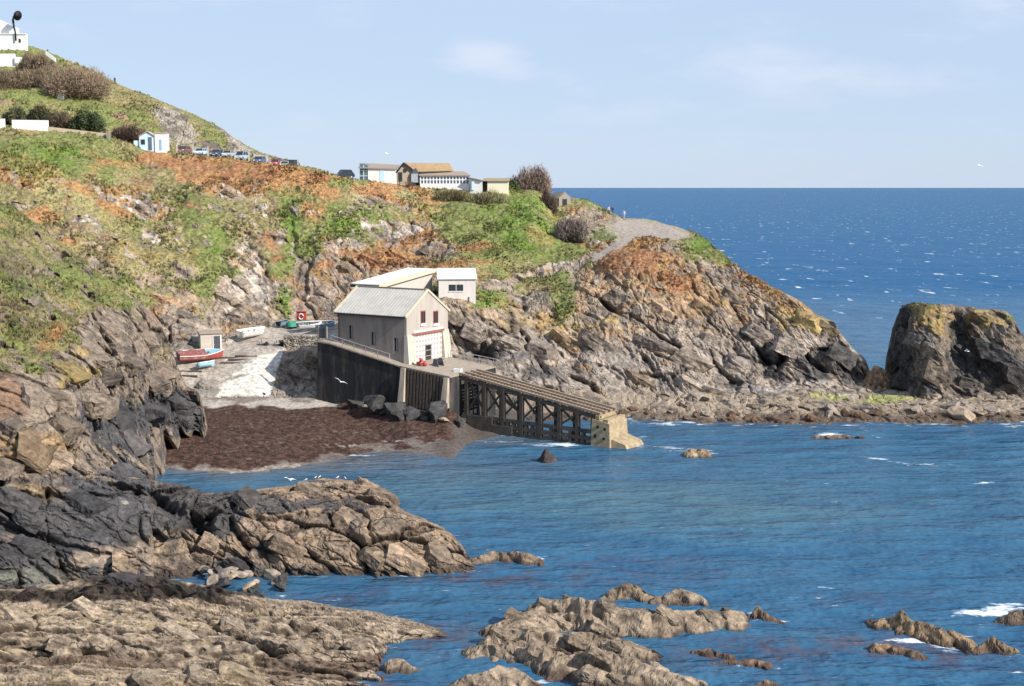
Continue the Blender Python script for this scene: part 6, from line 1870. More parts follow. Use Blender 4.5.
for k, (px, py) in enumerate(((232, 363), (240, 360), (246, 357), (228, 358), (190, 372), (186, 376))):   # skids on the slip
    c_ = ground_at(px, py)
    sk = tag(MB().box(-1.6, 1.6, -.1, .1, -.05, .14).build('timber_skid', TIMBER), 'dark timber skid lying across the concrete yard by the red hulled boat', 'timber', 'skids on the yard')
    sk.location = c_ + Vector((0, 0, .02))
    sk.rotation_euler = (0, 0, -.05 + .12 * math.sin(k * 2.3))
def trolley(px, py, lab):
    t = thing('boat_trolley', ground_at(px, py), .4, lab, 'trolley')
    MB().bar((-.9, -.3, .4), (.9, -.3, .4), .1).bar((-.9, .3, .4), (.9, .3, .4), .1).bar((-.5, -.35, .4), (-.5, .35, .4), .1).bar((.5, -.35, .4), (.5, .35, .4), .1).build('frame', STEEL, t)
    MB().box(-.6, .5, -.28, .28, .46, .8).build('load', plain('grey_sacks', (.33, .29, .25), .9, .3, 3), t)
    for y in (-.48, .38):
        MB().tube([(0, y, .28), (0, y + .1, .28)], .28, 12).build('wheel', RUBBER, t)
trolley(266, 345, 'small boat trolley on the yard beside the white open boat')
trolley(281, 346, 'small boat trolley at the end of the rubble wall')

# ================================================================== buildings on the cliff top
def box_at(px0, px1, py0, py1, Y):
    a, b_ = V(px0, py1, Y), V(px1, py0, Y)
    return a, b_.x - a.x, b_.z - a.z

# kiosk
a, w_, h_ = box_at(139.5, 166, 132.5, 149, 231)
ks = thing('kiosk', a, .12, 'white and pale blue kiosk by the road at the top of the slope', 'kiosk')
s = w_ / 26.5
MB().prism([(0, 0, -1.5), (15 * s, 0, -1.5), (15 * s, 0, 2.25), (8.2 * s, 0, 3.0), (0, 0, 2.25)], (0, 3.4, 0)).build('wall', PALEB, ks)
MB().box(15.2 * s, 26.5 * s, -.25, 2.8, -1.5, 2.75).build('side_wall', WALLW, ks)
MB().box(-5.5 * s, -.05, .3, 2.5, -1.5, 1.5).build('lean_to', PALEB, ks)
rf = MB()
for xa, xb, za, zb_ in ((-.3 * s, 8.2 * s, 2.2, 3.06), (8.2 * s, 15.4 * s, 3.06, 2.2)):
    rf.prism([(xa, -.25, za), (xb, -.25, zb_), (xb, -.25, zb_ + .12), (xa, -.25, za + .12)], (0, 3.9, 0))
rf.build('roof', plain('pinkish_roof', (.45, .33, .29), .9, .1, 3), ks)
MB().box(15.0 * s, 26.9 * s, -.4, 3.0, 2.753, 2.9).build('flat_roof', plain('pink_grey_felt', (.48, .36, .32), .9, .1, 3), ks)
dr = MB().box(8.4 * s, 12.0 * s, -.06, -.003, -.2, 2.1).build('door', plain('dark_glass_door', (.10, .12, .16), .5, .1, 2), ks)
MB().box(8.6 * s, 8.8 * s, -.1, -.061, .9, 1.2).build('handle', STEEL, dr)
MB().box(19.2 * s, 21.6 * s, -.31, -.253, -.2, 1.7).build('shutter', plain('mid_blue_door', (.22, .38, .55), .6, .1, 2), ks)
MB().box(1.5 * s, 5.5 * s, -.05, -.003, .8, 1.7).build('window', GLASS, ks)

# white cabin
a, w_, h_ = box_at(368, 396.5, 169, 181, 240)
cb = thing('cabin', a, -.05, 'white cabin with glazed end, first of the row on the cliff top', 'cabin')
MB().prism([(0, 0, -1.5), (w_, 0, -1.5), (w_, 0, 2.15), (0, 0, 2.3)], (0, 5, 0)).build('wall', WALLW, cb)
MB().prism([(-1.6, .4, -1.5), (-.02, .1, -1.5), (-.02, .1, 3.0), (-1.6, .4, 3.3)], (0, 4.4, 0)).build('glazed_end', plain('blue_grey_glazing', (.14, .22, .28), .3, .15, 1.5), cb)
MB().box(-1.5, -.1, .04, .08, .9, 1.0).box(-.85, -.75, .04, .08, -.5, 2.9).box(-1.5, -.1, .04, .08, 1.9, 2.0).build('mullion', WALLW, cb)
MB().hexa([(-1.8, -.3, 2.32), (w_ + .2, -.3, 2.2), (w_ + .2, 5.3, 2.9), (-1.8, 5.3, 3.3), (-1.8, -.3, 2.46), (w_ + .2, -.3, 2.34), (w_ + .2, 5.3, 3.05), (-1.8, 5.3, 3.45)]).build('roof', ROOFG, cb)
MB().box(w_ * .42, w_ * .58, -.05, -.003, -.1, 1.9).build('door', PALEB, cb)

# the long cafe
cz = V(420, 187.5, 240).z
ax = V(416, 187.5, 240).x
cf = thing('cafe', (ax, 240, cz), 0, 'ochre roofed cafe with a long white glazed veranda on the cliff top', 'cafe')
S_ = 240 / F
def X_(px): return (px - 416) * S_
def Z_(py): return (187.5 - py) * S_
MB().prism([(X_(397.5), 0, -1.2), (X_(416), .6, -1.2), (X_(416), .6, Z_(172)), (X_(404), .2, Z_(164)), (X_(397.5), 0, Z_(172))], (1.2, 7, 0)).build('gable_wall', plain('grey_gable', (.36, .29, .22), .9, .12, 1.5), cf)
MB().box(X_(416), X_(452), 3.2, 7, -1, Z_(171)).build('wall', GREYW, cf)
rf = MB()
rf.hexa([(X_(403.5), .0, Z_(163.6)), (X_(448.5), 3.6, Z_(163.6)), (X_(448.5), 3.8, Z_(163.2)), (X_(403.5), .2, Z_(163.2)), (X_(415.5), 0, Z_(172)), (X_(453), 2.4, Z_(171)), (X_(453), 2.6, Z_(170.6)), (X_(415.5), .2, Z_(171.6))])
roof = rf.build('roof', ROOFB, cf)
MB().bar((X_(404), -.15, Z_(163.4)), (X_(396.6), -.2, Z_(173)), .18, .3).bar((X_(404), -.15, Z_(163.4)), (X_(416), .2, Z_(172.6)), .18, .3).build('bargeboard', BLACKP, roof)
MB().prism([(X_(396.8), -.05, Z_(172.6)), (X_(403.8), .0, Z_(163.4)), (X_(403.8), .0, Z_(162.9)), (X_(396.4), -.05, Z_(172.2))], (1.5, 7, 0)).build('far_slope', ROOFB, roof)
wn = MB().box(X_(399), X_(402.5), -.1, -.003, Z_(181), Z_(172.5)).build('window', GLASS, cf)
MB().box(X_(404), X_(407), .04, .2, Z_(172), Z_(169)).build('window', GLASS, cf)
MB().prism([(X_(411.5), -.2, Z_(183)), (X_(418.5), -.2, Z_(183)), (X_(418.5), -.2, Z_(173)), (X_(416), -.2, Z_(168)), (X_(412), -.2, Z_(172.5))], (0, 2, 0)).build('porch', plain('slate_grey_porch', (.09, .09, .10), .8, .2, 2), cf)
MB().box(X_(411.5), X_(418), -.26, -.203, Z_(182.5), Z_(174)).build('porch_glazing', plain('pale_glazing', (.34, .38, .40), .3, .2, 2), cf)
MB().box(X_(420), X_(469), 0, 3.1, -1.0, Z_(183.6)).build('veranda_wall', WALLW, cf)
MB().box(X_(420.5), X_(468.6), .12, 3.0, Z_(183.59), Z_(177)).build('veranda_window', plain('blue_grey_glass', (.12, .14, .19), .15, .2, 1), cf)
fr = MB()
for k in range(16):
    x = X_(420.4 + k * 3.22)
    fr.box(x - .1, x + .1, .0, .11, Z_(183.6), Z_(176.6))
fr.box(X_(420), X_(469), -.02, .12, Z_(180.4), Z_(179.5)).box(X_(420), X_(469), -.03, .14, Z_(177.2), Z_(175.6))
fr.build('veranda_frame', WHITEP, cf)
MB().hexa([(X_(419), -.3, Z_(176)), (X_(470.5), -.3, Z_(176)), (X_(469), 3.2, Z_(176)), (X_(419), 3.2, Z_(176)), (X_(419), -.3, Z_(175.4)), (X_(470.5), -.3, Z_(175.4)), (X_(463), 3.2, Z_(171.3)), (X_(419), 3.2, Z_(171.3))]).build('veranda_roof', ROOFG, cf)
for x in (404, 410.5):
    pt = thing('picnic_table', (X_(x) + ax, 237.2, cz + Z_(186)), 0, 'dark picnic table on the grass in front of the cafe gable', 'table', 'picnic tables by the cafe')
    MB().box(-.8, .8, -.35, .35, .70, .76).build('tabletop', TIMBER, pt)
    for y in (-.65, .65): MB().box(-.8, .8, y - .13, y + .13, .42, .46).build('bench', TIMBER, pt)
    for xx in (-.6, .6): MB().bar((xx, -.6, -.6), (xx, -.2, .69), .08).bar((xx, .6, -.6), (xx, .2, .69), .08).build('leg', TIMBER, pt)

a, w_, h_ = box_at(469.5, 509, 177, 190, 239)
ex = thing('shop_building', a, 0, 'low cream building with flat tan roof between the cafe and the bare bush', 'building')
T_ = 239 / F
MB().prism([(.05, 0, -1), (12.8 * T_, -.4, -1), (12.8 * T_, -.4, 9 * T_), (.05, 0, 12 * T_)], (0, 4.5, 0)).build('wall', WALLW, ex)
MB().box(12.85 * T_, 17.8 * T_, .8, 4, -1, 9 * T_).build('passage_shade', BLACKP, ex)  # solid black block painting the shade in the gap between the walls
MB().box(17.8 * T_, 39 * T_, 0, 4.5, -1, 8.6 * T_).build('wing', plain('cream_paint', (.68, .62, .47), .8, .06, 2), ex)
MB().hexa([(-.2, -.5, 12.05 * T_), (13.4 * T_, -.8, 9.05 * T_), (13.4 * T_, 4.7, 9.05 * T_), (-.2, 4.7, 12.05 * T_), (-.2, -.5, 12.7 * T_), (13.4 * T_, -.8, 9.7 * T_), (13.4 * T_, 4.7, 9.9 * T_), (-.2, 4.7, 12.9 * T_)]).build('side_roof', ROOFG, ex)
MB().hexa([(13.5 * T_, -.35, 8.65 * T_), (40 * T_, -.35, 8.65 * T_), (40 * T_, 4.8, 9.6 * T_), (13.5 * T_, 4.8, 9.6 * T_), (13.5 * T_, -.35, 9.3 * T_), (40 * T_, -.35, 9.3 * T_), (40 * T_, 4.8, 12 * T_), (13.5 * T_, 4.8, 12 * T_)]).build('roof', plain('tan_flat_roof', (.30, .23, .15), .9, .12, 2), ex)
MB().box(2.2 * T_, 5 * T_, -.33, -.24, 0, 8.5 * T_).build('door', PALEB, ex)

# ruined stone hut
a, w_, h_ = box_at(559, 577, 193, 207, 246)
ru = thing('stone_hut', a, .5, 'small ruined stone hut with a gable at the end of the cliff top', 'hut')
MB().prism([(0, 0, -1), (2.6, 0, -1), (2.6, 0, 1.7), (1.3, 0, 2.75), (0, 0, 1.7)], (0, 3.0, 0)).build('wall', STONE, ru)
MB().prism([(1.3, .1, 2.78), (2.85, .1, 1.6), (2.85, .1, 1.72), (1.3, .1, 2.92)], (0, 3.0, 0)).prism([(1.3, .1, 2.78), (-.25, .1, 1.6), (-.25, .1, 1.72), (1.3, .1, 2.92)], (0, 3.0, 0)).build('roof', plain('stone_slab_roof', (.24, .215, .185), .9, .25, 3), ru)
MB().box(.75, 1.75, -.05, -.003, -.3, 1.5).build('doorway', BLACKP, ru)

# fog signal house and horn on the hill
Yh = 296.0
a = V(-30, 46, Yh)
Sh = Yh / F
fh = thing('fog_signal_house', a, 0, 'white gabled fog signal house at the very top of the hill', 'building')
def HX(px): return (px + 30) * Sh
def HZ(py): return (46 - py) * Sh
MB().prism([(HX(-34), .5, -2), (HX(15.5), .5, -2), (HX(15.5), .5, HZ(28.5)), (HX(0), .5, HZ(21)), (HX(-12), .5, HZ(16))], (0, 1.5, 0)).build('wall', WALLW, fh)
MB().box(HX(-34), HX(26), -.6, .45, -1.2, HZ(35.2)).build('front_wall', WALLW, fh)
MB().box(HX(19), HX(21), -.66, -.603, HZ(43), HZ(39.5)).build('doorway', GLASS, fh)
MB().box(HX(-34.5), HX(26.4), -.8, .45, HZ(35.2) + .003, HZ(34.4)).build('coping', WALLW, fh)
hn = thing('fog_horn', V(15.6, 34, Yh - 1) , 0, 'big black fog horn on its pipe above the white house on the hill', 'fog horn')
pts, rad = [], []
for k in range(15):
    t_ = k / 14
    ang_ = t_ * math.pi * .62
    pts.append((-.45 + .95 * (1 - math.cos(ang_)) * 1.0, -.55 * t_ ** 2, -.3 + 3.3 + 1.05 * math.sin(ang_)) if k else (-.45, 0, 3.0))
    rad.append(.21 + .30 * t_ ** 2 + .62 * max(0, t_ - .7) / .3)
MB().tube([(.0, 0, -1.5), (-.02, 0, .2), (-.30, 0, 1.6), (-.45, 0, 3.0)], [.17, .18, .22, .26], 12).build('pipe', BLACKP, hn, True)
MB().tube(pts, rad, 16).build('bell', BLACKP, hn, True)

# low white walls
def low_wall(px0, px1, py0, py1, Y0, Y1, h, lab, mat, name='wall', cat='wall', th_=.4, dz=-1.0):
    p, q_ = V(px0, py0, Y0), V(px1, py1, Y1)
    o = MB().hexa([(p.x, p.y, p.z + dz), (q_.x, q_.y, q_.z + dz), (q_.x, q_.y + th_, q_.z + dz), (p.x, p.y + th_, p.z + dz), (p.x, p.y, p.z + h), (q_.x, q_.y, q_.z + h), (q_.x, q_.y + th_, q_.z + h), (p.x, p.y + th_, p.z + h)]).build(name, mat)
    return tag(o, lab, cat)
low_wall(12, 48, 126.8, 127.3, 227, 227, 1.22, 'long low white panel standing on the grass beside the road', WALLW, 'roadside_wall')
low_wall(-30, 4.5, 125, 125, 227, 227, 1.1, 'low white wall at the left picture edge beside the road', WALLW, 'roadside_wall')
low_wall(48.5, 106, 131, 137.5, 227, 228.5, .75, 'long tan stone wall along the seaward edge of the road', plain('tan_stone_wall', (.42, .35, .25), .9, .2, 3, .3), 'roadside_wall', dz=-1.5)
low_wall(106.5, 109.5, 138.5, 138.6, 227.5, 227.5, 1.25, 'square stone gate post at the end of the roadside wall', STONE, 'gate_post', 'post', .6)
low_wall(-30, 15, 60.2, 59.7, 284, 284, 1.3, 'low white wall in front of the hilltop house', WALLW, 'garden_wall', dz=-2)
low_wall(14.5, 22, 58.6, 58.8, 283.5, 283.5, .4, 'short white kerb stone at the end of the garden wall', WALLW, 'garden_wall', dz=-1)
low_wall(45.5, 55.5, 53, 60.5, 277, 276.5, .45, 'sloping white wall end beside the hilltop scrub', WALLW, 'sloping_wall', dz=-.35)
low_wall(57, 64.5, 96.8, 96.8, 268.5, 268.5, 1.35, 'small white block half hidden in the scrub on the hill', WALLW, 'marker_block', 'marker', .8)

# ================================================================== cars
def car(pos, rz, paint, label, kind=0):
    t = thing('parked_car', pos, rz, label, 'car', 'cars parked along the cliff top road')
    w_ = .86
    h_ = (1.45, 1.75)[kind]
    prof = [(-2.05, .32), (-2.1, .62), (-1.95, .88), (-1.0, .95), (1.55, .98), (2.05, .92), (2.1, .5), (2.0, .32)]
    MB().prism([(x, -w_, z) for x, z in prof], (0, 2 * w_, 0)).build('body', paint, t)
    cab = [(-1.15, .951), (-.45, h_ - .03), (1.25, h_ - .05), (1.85, .975)]
    k = .72
    MB().add([(cab[0][0], -w_ * .96, cab[0][1]), (cab[3][0], -w_ * .96, cab[3][1]), (cab[3][0], w_ * .96, cab[3][1]), (cab[0][0], w_ * .96, cab[0][1]), (cab[1][0], -k, cab[1][1]), (cab[2][0], -k, cab[2][1]), (cab[2][0], k, cab[2][1]), (cab[1][0], k, cab[1][1])],
             [(4, 5, 6, 7), (0, 1, 5, 4), (1, 2, 6, 5), (2, 3, 7, 6), (3, 0, 4, 7)]).build('window', GLASS, t)
    MB().box(-.5, 1.3, -k - .02, k + .02, h_ - .035, h_ + .02).bar((-1.15, -.84, .96), (-.45, -.73, h_), .07).bar((-1.15, .84, .96), (-.45, .73, h_), .07).bar((.4, -.83, .97), (.4, -.74, h_), .09).bar((.4, .83, .97), (.4, .74, h_), .09).bar((1.85, -.84, .98), (1.25, -.73, h_), .1).bar((1.85, .84, .98), (1.25, .73, h_), .1).build('roof', paint, t)
    for x in (-1.3, 1.3):
        for y in (-.88, .70):
            wh = MB().tube([(x, y, .32), (x, y + .18, .32)], .32, 14).build('wheel', RUBBER, t)
            MB().tube([(x, y - .01, .32), (x, y + .19, .32)], .19, 10).build('rim', STEEL, wh)
    t.scale = (.86, .86, .9)
    for y in (-.62, .62):
        MB().box(-2.13, -2.02, y - .17, y + .17, .60, .76).build('headlight', WHITEP, t)
    MB().box(-2.14, -2.06, -.26, .26, .42, .52).build('number_plate', WHITEP, t)
    return t
def carp(name, c): return plain(name, c, .25, .05, 2, spec=.5)
for px, py, Y, hd, pc, lab, kind in (
        (184, 153.6, 234, 1.45, (.20, .06, .07), 'dark red car, first in the row from the kiosk', 0),
        (200.5, 155.6, 234, 1.5, (.50, .62, .74), 'pale blue car, second in the row from the kiosk', 0),
        (217.5, 157.0, 234, 1.4, (.05, .08, .17), 'dark blue car in the row, before the two silver ones', 0),
        (228, 157.6, 235, 1.55, (.42, .44, .45), 'silver car in the row just past the dark blue one', 0),
        (241.5, 160.0, 234, 1.35, (.33, .42, .52), 'silver-blue car in the middle of the row above the rust-brown slope', 1),
        (259.5, 163.8, 234, 1.5, (.06, .10, .22), 'blue car in the row, before the bright red one', 0),
        (276, 166.6, 234, 1.5, (.42, .07, .09), 'bright red car near the far end of the row', 0),
        (285.5, 168.4, 234, 1.5, (.72, .72, .72), 'white car near the far end of the row', 0),
        (292, 168.6, 234, 1.3, (.04, .045, .05), 'black car, last in the row', 1),
        (344, 178.6, 231, .55, (.02, .027, .05), 'dark navy people carrier parked alone between the row and the cabin', 1)):
    car(V(px, py, Y), hd, carp('car_paint', pc), lab, kind)
for k, (px, py) in enumerate(((177, 152), (193, 153), (208, 155), (235, 157), (249, 160), (267, 163), (298, 167))):
    p = V(px, py, 232.3)
    tag(MB().box(p.x - .1, p.x + .1, p.y - .1, p.y + .1, p.z - 1.2, p.z + 1.5).build('wooden_post', plain('grey_post', (.45, .42, .38), .9, .2, 4)), 'pale wooden post between the cars along the cliff top road', 'post', 'posts along the road edge')

# ================================================================== people and gulls
def person(pos, rz, top, legs, label, h=1.74, stride=.25, hair=(.06, .04, .03)):
    verts = {'pelvis': (0, 0, .95, .15), 'waist': (0, 0, 1.10, .135), 'chest': (0, 0, 1.32, .165), 'neck': (0, .0, 1.49, .06), 'head': (0, -.02, 1.60, .095), 'crown': (0, -.01, 1.70, .08),
             'lh': (.09, 0, .90, .10), 'lk': (.10, -stride * .5, .50, .07), 'la': (.10, -stride * .5 + .05, .09, .05), 'lt': (.10, -stride * .5 - .12, .04, .045),
             'rh': (-.09, 0, .90, .10), 'rk': (-.10, stride * .3, .50, .07), 'ra': (-.10, stride * .65, .09, .05), 'rt': (-.10, stride * .65 - .14, .04, .045),
             'ls': (.19, 0, 1.42, .07), 'le': (.25, .06, 1.14, .05), 'lw': (.24, -.08, .92, .038), 'lf': (.23, -.12, .82, .035),
             'rs': (-.19, 0, 1.42, .07), 're': (-.25, .06, 1.14, .05), 'rw': (-.24, -.08, .92, .038), 'rf': (-.23, -.12, .82, .035)}
    ed = [('pelvis', 'waist'), ('waist', 'chest'), ('chest', 'neck'), ('neck', 'head'), ('head', 'crown'), ('pelvis', 'lh'), ('lh', 'lk'), ('lk', 'la'), ('la', 'lt'), ('pelvis', 'rh'), ('rh', 'rk'), ('rk', 'ra'), ('ra', 'rt'),
          ('chest', 'ls'), ('ls', 'le'), ('le', 'lw'), ('lw', 'lf'), ('chest', 'rs'), ('rs', 're'), ('re', 'rw'), ('rw', 'rf')]
    ks_ = list(verts)
    me = bpy.data.meshes.new('person')
    me.from_pydata([verts[k][:3] for k in ks_], [(ks_.index(a), ks_.index(b_)) for a, b_ in ed], [])
    o = bpy.data.objects.new('person', me)
    COL.objects.link(o)
    md = o.modifiers.new('skin', 'SKIN')
    for k, sv in zip(ks_, me.skin_vertices[0].data):
        sv.radius = (verts[k][3], verts[k][3] * (.72 if k in ('chest', 'waist', 'pelvis') else 1))
    me.skin_vertices[0].data[0].use_root = True
    o.modifiers.new('sub', 'SUBSURF').render_levels = 1
    o.modifiers['sub'].levels = 1
    dg = bpy.context.evaluated_depsgraph_get()
    me2 = bpy.data.meshes.new_from_object(o.evaluated_get(dg))
    o.modifiers.clear()
    o.data = me2
    me2.materials.clear()
    for m_ in (plain('jacket', top, .85, .1, 5), plain('trousers', legs, .85, .1, 5), SKIN, plain('hair', hair, .7, .1, 8)):
        me2.materials.append(m_)
    for pg in me2.polygons:
        z, y = pg.center.z, pg.center.y
        pg.material_index = 1 if z < .98 and abs(pg.center.x) < .2 else (3 if z > 1.66 or (z > 1.54 and y > .02) else (2 if z > 1.5 or z < .90 else 0))
        pg.use_smooth = True
    o.location, o.rotation_euler, o.scale = pos, (0, 0, rz), (h / 1.78,) * 3
    return tag(o, label, 'person')
def top_at(px, py): return height_near(px, py, HEAD)
g1 = top_at(610, 217)
person(g1 + Vector((-.35, 0, 0)), .6, (.45, .42, .42), (.06, .06, .07), 'person in a grey top walking beside another at the head of the path')
person(g1 + Vector((.4, .3, 0)), .2, (.02, .03, .06), (.05, .05, .06), 'person in a dark blue jacket walking at the head of the path')
person(top_at(624, 218.2), -.5, (.62, .62, .62), (.40, .42, .48), 'person in white alone on the path, nearest the sea')
kk = np.argmin((HILL['PX'] - 115) ** 2 + (HILL['PY'] - 84) ** 2 + 1e6 * HILL['isback'])
person(Vector(HILL['P'][kk].tolist()), 1.0, (.03, .03, .04), (.03, .03, .04), 'person in dark clothes standing on the skyline of the hill')

def gull(pos, rz, label, flying=True, span=1.3, group=None, bank=.3):
    t = thing('gull', pos, rz, label, 'gull', group)
    MB().tube([(-.30, 0, 0), (-.18, 0, .02), (0, 0, .03), (.14, 0, .04), (.22, 0, .07), (.27, 0, .08), (.35, 0, .06)], [.02, .06, .09, .075, .05, .048, .01], 10).build('body', WHITEP, t, True)
    if flying:
        for s in (-1, 1):
            k = span / 2
            rise = .35 if s > 0 else .35
            MB().add([(.12, s * .05, .06), (.16, s * k * .45, .06 + rise * k * .5), (-.05, s * k, .06 + rise * k * .35), (-.14, s * k * .5, .05 + rise * k * .45), (-.12, s * .05, .04),
                      (.12, s * .05, .085), (.16, s * k * .45, .08 + rise * k * .5), (-.05, s * k, .07 + rise * k * .35), (-.14, s * k * .5, .06 + rise * k * .45), (-.12, s * .05, .06)],
                     [(0, 1, 3, 4), (1, 2, 3), (5, 9, 8, 6), (6, 8, 7), (0, 5, 6, 1), (1, 6, 7, 2), (2, 7, 8, 3), (3, 8, 9, 4)]).build('wing', WHITEP, t)
        t.rotation_euler = (bank, 0, rz)
    else:
        t.rotation_euler = (0, -.35, rz)
        for s in (-.04, .04):
            MB().tube([(0, s, -.02), (.03, s, -.22)], .012, 5).build('leg', plain('gull_leg', (.4, .25, .15), .7), t)
        MB().hexa([(-.38, -.05, .0), (.02, -.09, .03), (.02, .09, .03), (-.38, .05, .0), (-.38, -.03, .03), (0, -.07, .115), (0, .07, .115), (-.38, .03, .03)]).build('wing', plain('gull_grey', (.35, .37, .40), .7), t)
    return t
gull(V(340.5, 382, 148), 1.9, 'white gull flying in front of the black quay wall', span=1.7, bank=.5)
gull(V(967, 351.5, 160), 2.6, 'white gull flying in front of the dark sea stack', span=1.6)
gull(V(289.5, 480, 108), 2.2, 'white gull with raised wings at the back of the rock ridge', span=1.2)
gull(V(980, 166, 260), .6, 'distant gull in the sky over the open sea', span=1.5)
gull(V(386.5, 154, 230), .4, 'gull in the sky above the white cabin', span=1.4)
RID = np.array([v.co[:] for v in rock_ridge.data.vertices], f32)
def ridge_top(px):
    # highest point of the ridge close to the column of a pixel
    cx = (px - 512) / F
    k = np.abs(RID[:, 0] / RID[:, 1] - cx) < .0012
    q = RID[k & (RID[:, 1] < 118)]
    return Vector(q[np.argmax((q[:, 2] - CAM_H) / q[:, 1])].tolist())
for px in (310, 315, 332.5, 343, 300):
    gg = gull(ridge_top(px) + Vector((0, 0, .14)), random.uniform(0, 6), 'white gull standing on the crest of the rock ridge', False, group='gulls resting on the rock ridge')
    gg.scale = (.52, .52, .52)
# ================================================================== plants
def leaf_mat(name):
    m, nt, b = new_mat(name)
    a = nd(nt, 'ShaderNodeAttribute', attribute_name='Col')
    nt.links.new(a.outputs['Color'], b.inputs['Base Color'])
    b.inputs['Roughness'].default_value = .9
    b.inputs['Specular IOR Level'].default_value = .15
    an = nd(nt, 'ShaderNodeAttribute', attribute_name='Nrm')       # blades take the light of the clump they belong to
    ge = nd(nt, 'ShaderNodeNewGeometry')
    vs = nd(nt, 'ShaderNodeVectorMath', operation='SCALE')
    vs.inputs['Scale'].default_value = .45
    nt.links.new(ge.outputs['Normal'], vs.inputs[0])
    va = nd(nt, 'ShaderNodeVectorMath', operation='ADD')
    nt.links.new(an.outputs['Vector'], va.inputs[0]); nt.links.new(vs.outputs[0], va.inputs[1])
    vn = nd(nt, 'ShaderNodeVectorMath', operation='NORMALIZE')
    nt.links.new(va.outputs[0], vn.inputs[0])
    nt.links.new(vn.outputs[0], b.inputs['Normal'])
    tr = nd(nt, 'ShaderNodeBsdfTranslucent')
    nt.links.new(a.outputs['Color'], tr.inputs['Color'])
    mx = nd(nt, 'ShaderNodeMixShader')
    mx.inputs[0].default_value = .18
    nt.links.new(b.outputs[0], mx.inputs[1]); nt.links.new(tr.outputs[0], mx.inputs[2])
    nt.links.new(mx.outputs[0], nt.nodes['Material Output'].inputs['Surface'])
    return m
M_LEAF = leaf_mat('leaf_and_blade')


def tufts(name, src, n, label, blades=7, size=(.16, .42), seed=1, bright=1.12, thr=.6):
    """grass and low heath as one mass: little fans of blades rooted in the ground, coloured like the turf they grow in"""
    rg = np.random.default_rng(seed)
    ok = np.where((src['veg'] > thr) & ~src['isback'])[0]
    k = rg.choice(ok, min(n, len(ok)), replace=False)
    base, nrm, c = src['P'][k], src['N'][k], src['col'][k]
    m = len(k)
    cl = rg.uniform(*size, m) * (.6 + .8 * sstep(-.2, .6, fbm(base, 6, 3, 950 + seed)))
    cb = rg.uniform(.84, 1.18, (m, 1)) * bright
    up = nrm * .55 + np.array([0, 0, .75], f32)
    up /= np.linalg.norm(up, axis=1, keepdims=True)
    V_, C2, N2 = [], [], []
    for b in range(blades):
        a = rg.uniform(0, 2 * np.pi, m)
        side_ = np.stack([np.cos(a), np.sin(a), 0 * a], 1)
        lean = np.stack([-np.sin(a), np.cos(a), 0 * a], 1) * rg.uniform(-.6, .6, (m, 1)) + side_ * rg.uniform(-.5, .5, (m, 1))
        w_ = (cl * rg.uniform(.22, .42, m))[:, None]
        o_ = base + side_ * rg.uniform(-.3, .3, (m, 1)) * cl[:, None]
        tip = o_ + (up + lean) * (cl * rg.uniform(.5, 1.0, m))[:, None]
        V_.append(np.stack([o_ - side_ * w_ - up * .08, o_ + side_ * w_ - up * .08, tip], 1))
        sh = cb * rg.uniform(.92, 1.1, (m, 1))
        C2.append(np.repeat((c * sh)[:, None, :], 3, 1))
        N2.append(np.repeat(up[:, None, :], 3, 1))
    Vv = np.concatenate(V_, 0).reshape(-1, 3)
    Cc = np.concatenate(C2, 0).reshape(-1, 3)
    fc = np.arange(len(Vv)).reshape(-1, 3)
    o = faces_mesh(name, Vv, fc, np.clip(Cc, .01, .6), M_LEAF, nrm=np.concatenate(N2, 0).reshape(-1, 3))
    return tag(o, label, 'grass', kind='stuff')


tufts('headland_grass', HEAD, 34000, 'rough grass and rust coloured heath covering the long slope above the cove', seed=1)
tufts('hill_grass', HILL, 10000, 'rough pale grass covering the hill behind the road', seed=2, size=(.22, .5))
tufts('near_cliff_grass', NEAR, 11000, 'rough grass and low scrub on the near cliff', seed=3, size=(.15, .36))


